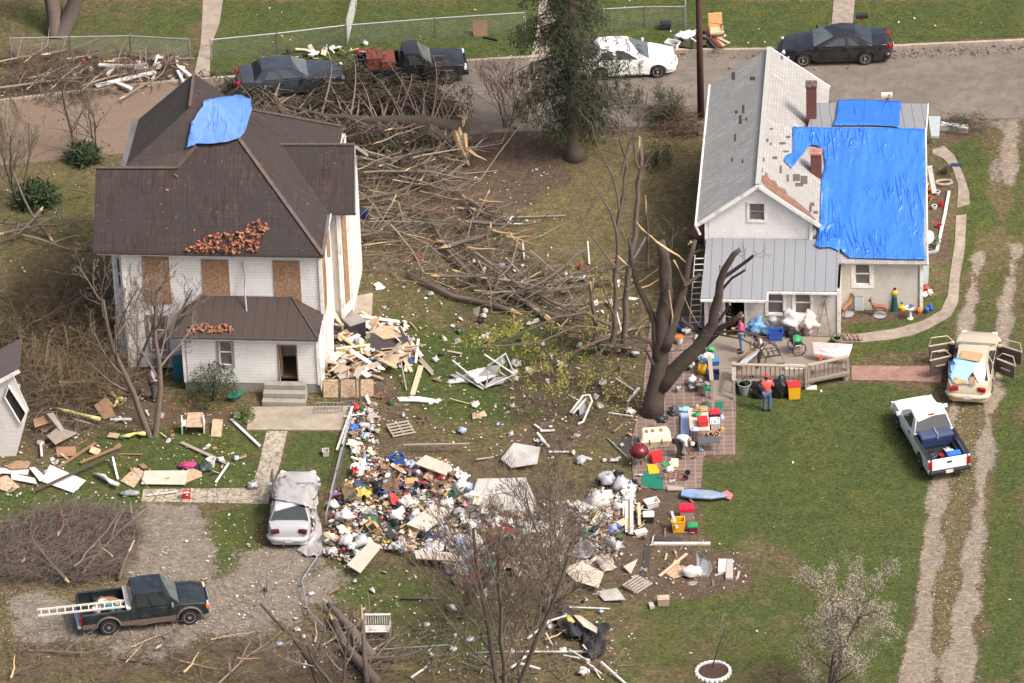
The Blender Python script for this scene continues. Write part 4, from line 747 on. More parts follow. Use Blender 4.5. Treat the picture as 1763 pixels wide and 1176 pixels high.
def pickup(name,label,paint,px,yaw,L=5.1,w=.88,wb=3.2,fo=.8,zr=1.62,bedz=1.0,cab=(2.0,2.15,3.35,3.85),lower=None,liner=None,ext=True,loc=None,hood=1.02,tail=True):
 p=loc or G(px[0],px[1],0);root=thing(name,label,'pickup truck',(p.x,p.y,0),yaw);h=L/2;wh=[h-fo-wb,h-fo];bx=-h+cab[0]-.02;zb=bedz+.02
 st=[(bx,zb,w,0),(-h+cab[3]-.15,zb,w,0),(-h+cab[3]+.1,hood,w,.04),(h-.35,hood-.06,w*.97,.04),(h-.08,hood-.12,w*.93,.02),(h,hood-.3,w*.85,0)]
 body_loft(st,[wh[1]],.43,.38).build('body',paint,root,auto=42,bevel=.02)
 greenhouse(root,bx+.02,-h+cab[1],-h+cab[2],-h+cab[3],zb-.02,zr,w*.92,w*.74,paint,[(.1,.4),(.44,.8)]if ext else[(.22,.8)])
 for s in(1,-1):
  mb=MB();xs_=sorted({-h+.04,bx-.02}|{wh[0]+.43*k for k in(-1,-.92,-.7,-.4,0,.4,.7,.92,1)});n=len(xs_)
  vs=[(x,s*(w-o),z)for x in xs_ for o,z in((0,arch_low(x,.38,[wh[0]],.43)),(0,bedz),(.09,bedz),(.09,arch_low(x,.38,[wh[0]],.43)))]
  fs=[(i*4+a,i*4+b,(i+1)*4+b,(i+1)*4+a)for i in range(n-1)for a,b in((0,1),(1,2),(2,3),(3,0))]+[(0,3,2,1),(4*n-4,4*n-3,4*n-2,4*n-1)]
  mb.add(vs,fs);mb.build('bed_side',paint,root,bevel=.015)
  mb=MB();mb.bar((-h+.08,s*(w-.06),bedz+.01),(bx-.04,s*(w-.06),bedz+.01),.12,.03);mb.build('bed_rail',liner or paint,root)
  mb=MB();mb.box((-h+.02,s*(w*.9),bedz-.24),(.1,.15,.36));mb.build('tail_lamp',redl,root,bevel=.02)
  mb=MB();mb.box((h-.03,s*w*.72,hood-.25),(.08,.3,.14));mb.build('headlight',headl,root,bevel=.02)
  mb=MB();mb.box((h-.05,s*w*.93,hood-.25),(.14,.08,.14));mb.build('indicator',orl if lower else headl,root,bevel=.01)
  mb=MB();mb.box((-h+cab[3]-.3,s*(w+.1),zb+.1),(.08,.2,.16));mb.build('wing_mirror',chrome if lower else(trimw if liner is blk and not lower else blk),root,bevel=.02)
  mb=MB();mb.box((-h+cab[0]+.5+(0 if not ext else.25),s*(w+.005),zb-.17),(.16,.03,.035));mb.build('door_handle',blk,root)
  if lower:
   mb=MB();mb.bar((wh[0]+.5,s*(w+.008),.46),(wh[1]-.5,s*(w+.008),.46),.02,.19);mb.bar((-h+.05,s*(w+.008),.5),(wh[0]-.5,s*(w+.008),.5),.02,.2);mb.build('side_moulding',lower,root)
   for x in wh:
    mb=MB();pts=[(x+.49*math.cos(a),s*(w+.012),.36+.49*math.sin(a))for a in np.linspace(.15,math.pi-.15,12)];mb.tube(pts,.05,6);mb.build('arch_moulding',lower,root)
 ln=liner or blk
 mb=MB();mb.box(((-h+bx)/2,0,.56),(bx+h-.08,2*w-.16,.05));mb.box((bx-.05,0,(bedz+.56)/2),(.05,2*w-.18,bedz-.56));mb.build('bed_floor',ln,root)
 mb=MB()
 for s in(1,-1):mb.box((wh[0],s*(w-.2),.66),(.86,.24,.18))
 mb.build('wheel_box',ln,root)
 mb=MB();mb.box((-h+.03,0,(bedz+.5)/2+.02),(.06,2*w-.3,bedz-.5));tg=mb.build('tailgate',paint,root,bevel=.015)
 mb=MB();mb.box((-h-.012,0,bedz-.16),(.03,.2,.06));mb.build('handle',blk,tg)
 mb=MB();mb.box((-h-.06,0,.47),(.18,2*w*.97,.14));mb.build('rear_bumper',chrome if lower else blk,root,bevel=.03)
 mb=MB();mb.box((h+.03,0,.5),(.14,2*w*.98,.15));mb.build('front_bumper',chrome if lower else paint,root,bevel=.03)
 mb=MB();mb.box((-h-.155,.05,.5),(.02,.31,.15));mb.build('number_plate',plate,root)
 mb=MB();mb.box((h-.0,0,hood-.27),(.05,1.0,.17));mb.build('grille',blk,root)
 for x in wh:
  for s in(1,-1):wheel(root,x,s*(w-.10),.36,.22,6)
 mb=MB();mb.box((0,0,.44),(L*.9,w*1.3,.14));mb.build('underside',blk,root)
 mb=MB()
 for x in(bx+.45,-h+cab[3]-.1):
  for s in(1,-1):mb.box((x,s*(w*.992),.75),(.014,.012,.5))
 mb.build('door_gap',blk,root);return root
def yawpx(a,b):p,q=G(*a),G(*b);return math.atan2(q.y-p.y,q.x-p.x)
def loc(root,x,y,z=0):c,s=math.cos(root.rotation_euler.z),math.sin(root.rotation_euler.z);return root.location+Vector((x*c-y*s,x*s+y*c,z))
def wheelfix(a,b,w,L,wb,fo):
 """near-side wheels touch the ground at pixels a (rear) and b (front) -> centre of vehicle, yaw"""
 p,q=G(*a),G(*b);d=(q-p);d.z=0;d.normalize();n=Vector((-d.y,d.x,0));return d,n,math.atan2(d.y,d.x),p,q
pg=carpaint('dark_green_paint',(.012,.022,.027),.32,.3,(.14,.15,.15),.35)
tan_m=M('brown_moulding',(.13,.10,.085),.6)
d,n,yw,p,q=wheelfix((190,1091),(327,1074),.88,5,3.2,.8)
c=q+d*(-5.1/2+.8)+n*.78;gp=pickup('pickup_truck','dark green extended cab pickup with tan lower trim parked on the gravel drive',pg,None,yw,L=5.1,wb=3.22,fo=.8,zr=1.6,lower=tan_m,cab=(2.0,2.15,3.35,3.95),loc=c)
TRUCKZ=.6
pw=carpaint('white_paint',(.82,.82,.80),.25,0,(.6,.58,.52),.15)
p,q=G(1587,806),G(1549,742);d=(q-p);d.z=0;d.normalize();n=Vector((-d.y,d.x,0));yw=math.atan2(d.y,d.x)
c=p+d*(1.3+.42*0)+d*(5.0/2-1.25)-n*.80;c=p+d*(5.05/2-1.12)-n*.82
wp=pickup('pickup_truck','white regular cab pickup with dark blue box in its bed, on the lawn edge',pw,None,yw,L=5.05,w=.9,wb=3.05,fo=.85,zr=1.64,cab=(2.1,2.42,3.15,3.95),liner=blk,ext=False,loc=c,bedz=1.02)
mb=MB();mb.box((-2.525+2.42,0,1.66),(.06,.26,.04));mb.build('brake_light',redl,wp)
pk=carpaint('black_paint',(.012,.012,.015),.2,.2,(.16,.15,.14),.3)
yw=yawpx((640,150),(800,138));c=G(709,134)
bp_=pickup('pickup_truck','black pickup at the far kerb carrying red wooden cabinets',pk,None,yw,L=4.9,wb=2.95,fo=.85,zr=1.6,cab=(2.0,2.12,2.75,3.35),loc=c,ext=False)
pb=carpaint('slate_blue_paint',(.055,.065,.085),.3,.5,(.3,.29,.27),.25)
sedan('parked_car','blue grey saloon parked at the far kerb under the fallen fir branches',pb,(503,152),yawpx((430,165),(580,152)),L=4.9,w=.9,zr=1.42,zb=.95,hood=.92,trunk=1.0,cab=(.7,1.1,2.45,3.2))
pwc=carpaint('white_car_paint',(.84,.84,.82),.2,0,(.6,.6,.55),.1)
sedan('parked_car','small white car parked behind the standing fir',pwc,(1080,121),yawpx((1010,129),(1130,124)),L=4.4,w=.86,wb=2.6,fo=.85,zr=1.45,zb=.97,hood=.95,trunk=1.0,cab=(.35,.95,2.25,3.2),spoke=7)
sedan('parked_car','black two door coupe with silver wheels at the far kerb',pk,(1437,97),yawpx((1485,109),(1378,112)),L=5.0,w=.91,wb=2.8,fo=1.05,zr=1.36,zb=.95,hood=.88,trunk=1.02,cab=(.75,1.6,2.55,3.5),coupe=True)
pgold=carpaint('gold_paint',(.56,.48,.36),.28,.15,(.4,.36,.3),.2)
gy=yawpx((1666,688),(1686,590));gc=G(1666,698)+Vector((math.cos(gy),math.sin(gy),0))*2.42
gs=sedan('parked_car','gold saloon with all four doors open and cloth over its rear window',pgold,None,gy,L=4.9,w=.92,wb=2.75,fo=1.0,zr=1.4,zb=.93,hood=.86,trunk=1.0,loc=gc,cab=(.42,1.35,2.5,3.45))
inner=M('brown_lining',(.10,.075,.065),.8);
for s in(1,-1):
 for x,L_,a in((.95,1.12,1.15),(-.12,.98,1.05)):
  ax,ay=-math.cos(a),s*math.sin(a);P0=Vector((x,s*.93,0));D=Vector((ax,ay,0))
  mb=MB();pts=[P0+Vector((0,0,.3)),P0+D*L_*.97+Vector((0,0,.3)),P0+D*L_+Vector((0,0,.92)),P0+Vector((0,0,.92))];nn=Vector((-ay,ax,0))*.05
  mb.add([v+nn for v in pts]+[v-nn for v in pts],[(0,1,2,3),(7,6,5,4),(0,4,5,1),(1,5,6,2),(2,6,7,3),(3,7,4,0)]);dd=mb.build('door',inner,gs,bevel=.015)
  mb=MB();mb.tube([P0+Vector((0,0,.92)),P0+D*.32+Vector((0,0,1.3)),P0+D*L_*.9+Vector((0,0,1.33)),P0+D*L_+Vector((0,0,.92))],.022,6);mb.bar(P0+Vector((0,0,.93)),P0+D*L_+Vector((0,0,.93)),.07,.03);mb.build('window_frame',pgold,dd)
  mb=MB();mb.bar(P0+D*.3+Vector((0,0,.62))-nn*(1.4)*(1 if s>0 else -1)*(-1),P0+D*.75+Vector((0,0,.62))-nn*1.4*(1 if s>0 else -1)*(-1),.06,.05);mb.build('armrest',M('tan_plastic',(.4,.3,.22),.7),dd)
for s in(1,-1):
 mb=MB();mb.box((.28,s*.925,.62),(1.9,.02,.6));mb.build('cabin_shade_panel',dark,gs)  # black panel paints the shade inside the open car
ps=carpaint('silver_paint',(.55,.56,.57),.25,.35,(.5,.48,.44),.2)
sy=yawpx((497,932),(513,822));sc_=G(499,945)+Vector((math.cos(sy),math.sin(sy),0))*2.4
ss=sedan('parked_car','silver saloon with smashed rear window under a torn silver cover',ps,None,sy,L=4.8,w=.9,zr=1.42,zb=.95,hood=.88,trunk=1.02,loc=sc_,cab=(.5,1.15,2.5,3.4))
def tree_bvh(root):
 vs,fs=[],[]
 mw=Matrix.Translation(root.location)@Matrix.Rotation(root.rotation_euler.z,4,'Z')
 for c in root.children:
  if c.type!='MESH':continue
  k=len(vs);vs+=[mw@v.co for v in c.data.vertices];fs+=[tuple(i+k for i in p.vertices)for p in c.data.polygons]
 k=len(vs);vs+=[Vector((x,y,0))for x,y in((-60,-60),(60,-60),(60,60),(-60,60))];fs.append((k,k+1,k+2,k+3));return BVHTree.FromPolygons(vs,fs)
for c_ in ss.children:
 if c_.name.startswith('tail_lamp'):recolor(c_,M('smoked_red_lens',(.09,.01,.015),.2))
silverc=M('silver_cover',(.46,.45,.44),.38,.35,var=.25,scale=2,dirt=(.25,.22,.2));sb=tree_bvh(ss)
t=drape(sb,[(479,832),(493,830),(505,834),(520,838),(534,836),(543,848),(546,868),(547,878),(535,876),(500,866),(475,862),(466,856),(467,840),(475,836)],3,.03,8,.10,1.2,.8,21).build('car_cover',silverc,None,smooth=True,solid=.01,loc=tuple(sc_));tag(t,'crumpled silver car cover over the roof of the silver saloon','car cover')
t=drape(sb,[(532,890),(545,885),(553,905),(556,930),(554,958),(535,962),(520,958),(512,948),(530,930),(536,905)],3,.05,8,.16,2,.3,8).build('torn_cover',silverc,None,smooth=True,solid=.01,loc=tuple(G(535,940)));tag(t,'torn silver sheeting heaped behind the silver saloon','car cover')
gb_=tree_bvh(gs);lb=M('light_blue_cloth',(.28,.50,.74),.8,var=.12,scale=3,bmp=.3);cardb=M('cardboard',(.36,.235,.13),.85,var=.2,scale=5,dirt=(.2,.13,.08),objrand=.2)
t=drape(gb_,[(1648,614),(1665,622),(1679,624),(1677,640),(1668,650),(1672,662),(1640,660),(1633,645),(1636,630)],3,.05,3,.04,1.4,.9,2).build('blue_blanket',lb,None,smooth=True,solid=.012,loc=tuple(gc));tag(t,'light blue cloth over the rear window of the gold saloon','blanket')
for pl_,lab in(([(1657,607),(1693,612),(1688,627),(1651,620)],'brown cardboard sheet on the roof of the gold saloon'),([(1644,652),(1668,660),(1642,664)],'small torn cardboard piece at the left of the gold saloon boot'),([(1667,651),(1678,651),(1680,666),(1669,664)],'square cardboard piece at the middle of the gold saloon boot')):
 t=drape(gb_,pl_,5,.1,5,.01).build('cardboard_sheet',cardb,None,solid=.01,loc=tuple(gc));tag(t,lab,'cardboard')
t=drape(gb_,[(1690,618),(1696,625),(1697,645),(1694,658),(1684,660),(1676,645),(1674,634),(1680,624)],3,.04,2,.03).build('white_plastic_sheet',M('white_plastic',(.72,.73,.74),.3,var=.1),None,smooth=True,solid=.01,loc=tuple(gc));tag(t,'white plastic sheet at the right of the gold saloon rear window','plastic sheet')
# ---------------------------------------------------------------- trees, shrubs, brush
bark=M('grey_bark',(.125,.10,.082),.95,var=.35,scale=7,bmp=.6);barkd=M('dark_bark',(.075,.058,.047),.95,var=.5,scale=6,bmp=1);twigm=M('twig_bark',(.15,.118,.092),.95,var=.35,scale=5,objrand=.15)
twigl=M('pale_dead_wood',(.225,.185,.145),.95,var=.35,scale=6,objrand=.25);splint=M('fresh_splintered_wood',(.48,.34,.19),.8,var=.25,scale=9);reds=M('reddish_twig',(.14,.085,.062),.95,var=.3)
leafy=M('fir_needles',(.028,.042,.018),.8,var=.4,scale=3);leafd=M('dry_fir_needles',(.045,.042,.022),.85,var=.4,scale=3);bud=M('yellow_green_buds',(.27,.25,.055),.8,var=.3,scale=4);blos=M('cream_blossom',(.43,.38,.30),.8,var=.25,scale=6);bushg=M('evergreen_leaf',(.035,.055,.02),.7,var=.4,scale=4);bushy=M('spring_leaf',(.10,.15,.025),.7,var=.3,scale=4);tanb=M('tan_dead_leaf',(.17,.125,.06),.9,var=.3,scale=4)
def leaves(name,C,size,mat,parent=None,aspect=1.6,droop=0,base=None):
 C=np.asarray(C,float);n=len(C);
 if base is None and parent is not None:C=C-np.array(parent.location)
 d=rng.normal(size=(n,3));d[:,2]-=droop;d/=np.linalg.norm(d,axis=1)[:,None];e=np.cross(d,rng.normal(size=(n,3)));e/=np.linalg.norm(e,axis=1)[:,None]+1e-9
 s=size*rng.uniform(.6,1.4,(n,1));a=d*s*aspect;b=e*s;V_=np.stack([C-b*.5,C+a*.5-b*.15,C+a,C+a*.5+b*.5],1).reshape(-1,3)
 me=bpy.data.meshes.new(name);me.vertices.add(4*n);me.vertices.foreach_set('co',V_.ravel());me.loops.add(4*n);me.loops.foreach_set('vertex_index',np.arange(4*n));me.polygons.add(n);me.polygons.foreach_set('loop_start',np.arange(n)*4);me.update(calc_edges=True)
 me.materials.append(mat);o=bpy.data.objects.new(name,me);COL.objects.link(o);o.parent=parent;return o
def grow(mb,p,d,L,r,lev,R,P,tips=None,n=3):
 """one wobbling limb with children"""
 k=4 if lev>0 else 6;pts=[p.copy()];q=p.copy();dd=d.normalized()
 for i in range(k):
  dd=(dd+Vector((R.gauss(0,1),R.gauss(0,1),R.gauss(0,1)))*P['wob']+Vector((0,0,P['up']*(1 if lev else.3)))).normalized();q=q+dd*(L/k);pts.append(q.copy())
 er=r*(.5 if lev<P['lev']else.25);mb.tube(pts,[r+(er-r)*i/k for i in range(k+1)],6 if r>.08 else(4 if r>.03 else 3),cap=False)
 if tips is not None and lev>=P['lev']-1:tips+=[tuple(x)for x in pts[1:]]
 if lev>=P['lev']:return
 nc=P['n'][min(lev,len(P['n'])-1)]
 for j in range(nc):
  t=P['t0']+(1-P['t0'])*((j+R.random())/nc);i=min(int(t*k),k-1);b=pts[i].lerp(pts[i+1],t*k-i);ax=(pts[i+1]-pts[i]).normalized()
  o=ax.orthogonal();o.rotate(Matrix.Rotation(R.uniform(0,6.283),3,ax));an=P['ang']*R.uniform(.6,1.3);nd=ax*math.cos(an)+o*math.sin(an)
  if P.get('flat'):nd.y*=P['flat']
  grow(P['mb2']if P.get('mb2')is not None and lev==0 else mb,b,nd,L*P['len']*R.uniform(.6,1.2)*(1.1-.45*t),max(.0095,r*(1-.5*t)*P['rr']),lev+1,R,P,tips)
def bare_tree(label,px,h,r,seed,lev=4,n=(6,5,4,3),ang=.7,ln=.62,up=.12,wob=.16,t0=.3,lean=(0,0),stems=1,mat=None,tw=None,name='bare_tree',group=None,cat='tree',leafc=None,lsize=.05,base=None,lper=1,rr=.62,drop=0):
 b=base or G(*px);root=thing(name,label,cat,tuple(b),0,group);R=random.Random(seed);tr=MB();cr=MB();tips=[]
 for s in range(stems):
  a=R.uniform(0,6.28);d=Vector((lean[0]+(.28*math.cos(a)if stems>1 else 0),lean[1]+(.28*math.sin(a)if stems>1 else 0),1))
  P=dict(lev=lev,n=n,ang=ang,len=ln,up=up,wob=wob,t0=t0,rr=rr,mb2=cr);grow(tr,Vector((.12*math.cos(a),.12*math.sin(a),-.05))if stems>1 else Vector((0,0,-.05)),d,h*.72*R.uniform(.85,1.1),r,0,R,P,tips)
 tr.build('trunk',mat or bark,root,smooth=True,uv=False);cr.build('crown',tw or twigm,root,uv=False)
 if leafc and tips:
  T=np.array(tips*lper);T=T+rng.normal(scale=.09,size=T.shape);
  if drop:T=T[rng.uniform(0,1,len(T))>drop]
  leaves('blossom' if leafc==blos else 'foliage',T,lsize,leafc,root,base=1)
 return root
def pv(x,y,b,off=0):p=hit(x,y,Vector((b.x,b.y+off,0)),Vector((0,1,0)));return p
def limb_tree(label,b,limbs,name='broken_tree',mat=None,twigs=True,seed=0,splinters=(),tw=None,extra=None,leafc=None):
 root=thing(name,label,'tree',tuple(b));tr=MB();cr=MB();R=random.Random(seed);bl=b;tips=[]
 for i,(pts,r0,r1,off)in enumerate(limbs):
  W_=[pv(x,y,b,off*j/max(1,len(pts)-1))-bl for j,(x,y)in enumerate(pts)]
  if i==0:W_[0].z=-.05
  Q_=[W_[0]]
  for a,c in zip(W_[:-1],W_[1:]):
   k=max(1,int((c-a).length/.5));Q_+=[a.lerp(c,(j+1)/k)+Vector((R.gauss(0,1),R.gauss(0,1),R.gauss(0,1)))*.035 for j in range(k)]
  k=len(Q_);rad=[r0+(r1-r0)*j/(k-1)for j in range(k)]
  if i==0:rad[0]*=1.3;rad[1]*=1.08
  (tr if r0>.12 else cr).tube(Q_,rad,10 if r0>.2 else 6)
  if twigs and r0<.3:
   for j in range(2,k):
    if R.random()<.35:
     grow(cr,Q_[j],Vector((R.gauss(0,1),R.gauss(0,.6),R.uniform(.1,1))),R.uniform(.6,1.7),.016,1,R,dict(lev=3,n=(4,4,3),ang=.7,len=.6,up=.1,wob=.2,t0=.3,rr=.6),tips)
 tr.build('trunk',mat or barkd,root,smooth=True,uv=False);cr.build('crown',tw or barkd,root,uv=False)
 for pts,w in splinters:
  m_=MB();W_=[pv(x,y,b,-.1)-bl for x,y in pts];k=len(W_);m_.tube(W_,[w*(1-.75*abs(2*j/(k-1)-.8))if k>2 else(w if j==0 else w*.3)for j in range(k)],5);m_.build('splintered_wood',splint,root,uv=False)
 if extra:extra(root,b)
 return root
b=G(1122,712)
limb_tree('huge dark broken tree with split limbs beside the brick patio',b,[([(1122,716),(1130,660),(1136,610),(1142,560),(1148,500),(1142,440),(1136,415)],.43,.2,.5),([(1138,665),(1166,632),(1203,598),(1228,560),(1238,510),(1244,465),(1262,438),(1274,432)],.36,.1,-.8),([(1240,482),(1268,462),(1288,450),(1300,437)],.09,.06,-.6),([(1242,500),(1262,480),(1282,467)],.07,.05,-.5),([(1214,592),(1240,566),(1262,552),(1279,543)],.17,.09,-1),([(1222,575),(1248,535),(1256,524)],.08,.05,-.6),([(1205,600),(1235,572),(1270,572),(1300,580),(1333,594)],.07,.04,-1.5),([(1212,596),(1240,578),(1275,585),(1310,600)],.05,.03,-1.2),([(1144,600),(1160,560),(1175,510),(1182,470),(1192,430),(1196,414)],.26,.09,.6),([(1178,492),(1197,478),(1206,470)],.1,.06,.3),([(1180,490),(1170,465),(1160,448)],.06,.04,.8),([(1134,620),(1126,560),(1112,520),(1098,490),(1088,455),(1084,410)],.2,.07,1.4),([(1132,640),(1110,600),(1085,588),(1050,600)],.07,.04,-.9),([(1133,630),(1120,590),(1090,580),(1060,590)],.09,.03,.2),([(1115,460),(1116,400),(1112,365),(1111,338)],.1,.05,.5),([(1145,520),(1155,470),(1150,450),(1141,430)],.12,.07,.9)],splinters=[([(1096,382),(1104,393),(1117,404)],.05),([(1118,404),(1130,416),(1150,430),(1168,440),(1181,452)],.075),([(1111,336),(1112,352),(1112,370)],.04),([(1298,437),(1290,446),(1280,452)],.075),([(1282,466),(1272,473)],.06),([(1279,542),(1270,547)],.09),([(1257,523),(1250,531)],.055),([(1160,448),(1168,462)],.05),([(1190,416),(1184,422)],.06),([(1152,500),(1158,545),(1156,560)],.045),([(1063,440),(1073,450),(1082,458)],.06),([(1238,540),(1260,547)],.03),([(1178,510),(1186,530),(1200,556),(1210,567)],.02),([(1240,455),(1239,470)],.05)],seed=3)
def budleaf(root,b):
 pts=[]
 for cx,cy,sx,sy,n_ in((870,585,60,22,900),(950,640,60,40,1500),(1035,490,20,18,350),(1020,560,30,40,500),(1060,690,35,25,350),(900,560,60,18,600),(1030,640,50,40,600)):
  for _ in range(int(n_*1.8)):
   x,y=random.gauss(cx,sx*.6),random.gauss(cy,sy*.6);
   if noise.noise(Vector((x*.05,y*.05,1)))<-.05:continue
   pts.append(tuple(G(x,y,random.uniform(.3,2.2))))
 leaves('foliage',pts,.06,bud,root)
b=G(1052,612)
limb_tree('tall thin broken trees with yellow green buds left of the big broken tree',b,[([(1050,614),(1058,560),(1060,500),(1062,420),(1068,350),(1076,290),(1070,240),(1062,190)],.15,.035,.5),([(1075,605),(1076,520),(1086,450),(1094,390),(1100,320),(1103,270),(1101,238)],.16,.09,1),([(1024,600),(1022,540),(1016,490)],.12,.08,.3),([(1062,400),(1050,360),(1030,330),(1010,300)],.07,.03,.5),([(1066,360),(1060,320),(1040,270),(1015,210)],.07,.02,.5),([(1070,300),(1085,250),(1105,200),(1115,160)],.06,.02,.5),([(1060,460),(1040,440),(1015,400),(980,360)],.06,.02,.5),([(1100,300),(1120,270),(1135,250)],.05,.02,0),([(1100,290),(1090,250),(1085,210)],.05,.02,0),([(1052,560),(1010,540),(960,545),(900,570),(850,590)],.08,.02,-1),([(1050,580),(1000,600),(940,640),(880,690)],.08,.02,-1.2),([(1052,570),(990,560),(930,590),(820,600)],.06,.02,-2),([(1056,540),(1040,500),(1030,470)],.06,.02,0),([(1048,590),(1000,640),(985,690),(960,720)],.06,.03,-1.2),([(1078,500),(1110,480),(1150,450)],.05,.02,.8)],name='broken_tree',mat=bark,tw=twigm,seed=8,splinters=[([(1101,235),(1100,250),(1098,262)],.07),([(1016,486),(1018,500)],.06),([(1022,480),(1020,495)],.04)],extra=budleaf)
bare_tree('dense leafless tree with countless fine grey twigs at the bottom centre',(868,1225),12.0,.12,6,lev=5,n=(9,6,5,4,3),ang=.46,ln=.50,up=.10,wob=.07,t0=.2,rr=.42,stems=3)
bare_tree('smaller leafless sapling growing among the rubbish left of the dense tree',(790,1065),5.0,.05,15,lev=4,n=(6,5,4,3),stems=3,t0=.15,wob=.09,rr=.5)
bare_tree('twin stemmed leafless tree in front of the boarded farmhouse',(263,752),9.6,.15,12,lev=5,n=(7,5,4,3,2),ang=.62,stems=2,t0=.3,ln=.55,mat=bark,wob=.09,rr=.5)
bare_tree('thin leafless tree against the left corner of the farmhouse',(226,668),7.0,.09,22,lev=4,n=(7,6,5,3),ang=.7,t0=.2,wob=.09,rr=.5)
bare_tree('slender leafless tree beside the far left edge',(33,352),6.2,.05,31,lev=4,n=(6,5,4,2),stems=4,t0=.15,wob=.07,ang=.45,rr=.5)
bare_tree('slender leafless tree by the road left of the farmhouse',(127,262),5.0,.07,33,lev=4,n=(8,5,4,2),stems=1,t0=.25,wob=.06,ang=.65,rr=.45)
bare_tree('thin leafless whips growing beside the farmhouse path',(163,262),3.6,.04,37,lev=2,n=(6,4),stems=4,t0=.2,name='shrub',cat='shrub')
bare_tree('old leafless tree with double trunk at the top left corner',(100,64),10,.42,41,lev=3,n=(5,4,3),stems=2,t0=.35,ang=.5)
bare_tree('young blossom tree with cream flowers on the lawn at the lower right',(1414,1215),7.0,.10,55,lev=4,n=(16,7,5,3),ang=.8,ln=.42,up=.10,stems=2,t0=.16,leafc=blos,lsize=.036,lper=2,drop=.5,tw=bark,wob=.07,rr=.42)
bare_tree('tiny leafless sapling inside a white scalloped ring',(1228,1150),2.9,.035,61,lev=3,n=(6,4,3),t0=.3)
bare_tree('reddish leafless shrub beside the road near the snapped fir',(872,222),3.9,.028,71,lev=3,n=(5,4,3),stems=7,t0=.2,tw=reds,mat=reds,name='shrub',cat='shrub')
bare_tree('second reddish leafless shrub right of the snapped fir stump',(905,214),3.2,.024,72,lev=3,n=(5,4,3),stems=5,t0=.2,tw=reds,mat=reds,name='shrub',cat='shrub')
bare_tree('low tangled shrub at the roadside left of the utility pole',(1155,212),2.0,.04,73,lev=3,n=(6,5,3),stems=6,t0=.15,tw=twigm,name='shrub',cat='shrub',leafc=bushg,drop=.5,lsize=.05)
bare_tree('broken leaning tree with pale limbs at the bottom edge',(585,1195),4.5,.09,81,lev=4,n=(5,4,3,3),stems=2,wob=.1,rr=.5,t0=.3,ang=.8,tw=twigl)
bare_tree('dark leafless tree leaning left at the bottom edge',(558,1200),6.5,.10,84,lev=4,n=(6,4,3,3),stems=1,wob=.1,rr=.5,t0=.3,ang=.8,lean=(-.35,0),mat=barkd)
bare_tree('thin leafless tree over the rubbish heap beside the dense tree',(915,1090),6.0,.05,87,lev=4,n=(7,6,5,3),t0=.15,stems=3,wob=.08,rr=.5,ang=.55)
bare_tree('second thin leafless tree at the upper right of the dense tree',(965,1010),6.5,.05,88,lev=4,n=(7,6,5,3),t0=.15,stems=3,wob=.08,rr=.5,ang=.5)
mb=MB();c=G(1228,1158);
for k in range(22):
 a=k/22*6.283;mb.box((.62*math.cos(a),.62*math.sin(a),.08),(.19,.06,.16),a+1.57);
rr_=MB();rr_.lathe((0,0,0),[(.60,0),(.60,.12),(.66,.12),(.66,0)],24)
rt=thing('planter_ring','white scalloped plastic ring round the tiny sapling','garden edging',tuple(c));rr_.build('ring',trimw,rt);
m2=MB();m2.lathe((0,0,0),[(.001,.05),(.59,.04)],20);m2.build('mulch',M('dark_mulch',(.07,.04,.028),.95,var=.5,scale=14),rt)
for k in range(22):
 a=k/22*6.283;m3=MB();m3.lathe((.66*math.cos(a),.66*math.sin(a),.03),[(.0015,.1),(.07,.07),(.075,-.02)],8);m3.build('scallop',trimw,rt)
b=G(990,272);root=thing('fir_tree','tall dark fir tree standing beside the road near the white car','tree',tuple(b));R=random.Random(4);tr=MB();cr=MB();H=12.5;T=[]
tr.tube([Vector((0,0,-.05)),Vector((0,0,.5)),Vector((-.02,0,3)),Vector((.05,0,7)),Vector((0,0,H))],[.55,.36,.31,.2,.03],10)
for i in range(112):
 z=1.6+(H-1.8)*(i/112);a=R.choice([R.gauss(0,.8),R.gauss(3.14,.8),R.uniform(0,6.283)]);L_=(3.7-.16*z)*R.uniform(.35,1.15)*(.6 if z<2.2 else 1)
 pts=[Vector((0,0,z))];d=Vector((math.cos(a),math.sin(a),.05));q=pts[0].copy()
 for j in range(6):q=q+d*(L_/6);d.z-=.13;pts.append(q.copy())
 cr.tube(pts,[.05,.045,.035,.03,.02,.015,.008],3,cap=False)
 for j in range(1,7):
  side=Vector((-math.sin(a),math.cos(a),0))
  for s in(-1,1):
   bl_=L_*.3*(1.15-j/7)+.15;e=pts[j]+side*s*bl_+Vector((0,0,-.25*bl_-.05))+d*.1;cr.tube([pts[j],e],[.012,.006],3,cap=False)
   m_=int(14+bl_*40)
   for _ in range(m_):t_=R.random();p_=pts[j].lerp(e,t_)+Vector((R.gauss(0,.07),R.gauss(0,.07),R.uniform(-.5,.03)));T.append(tuple(p_))
tr.build('trunk',bark,root,smooth=True,uv=False);cr.build('crown',barkd,root,uv=False);leaves('foliage',T,.05,leafy,root,3.2,1.2,base=1)
b=G(800,232);root=thing('fallen_tree','snapped fir lying across the road over the parked cars','fallen tree',tuple(b));R=random.Random(9);tr=MB();cr=MB();T=[]
def gl(x,y,z):return G(x,y,z)-b
trunk=[gl(792,222,.9),gl(740,212,1.0),gl(690,208,.9),gl(640,208,.8),gl(560,200,.7),gl(480,180,.5),gl(430,170,.4)]
tr.tube(trunk,[.36,.33,.27,.2,.13,.08,.04],10)
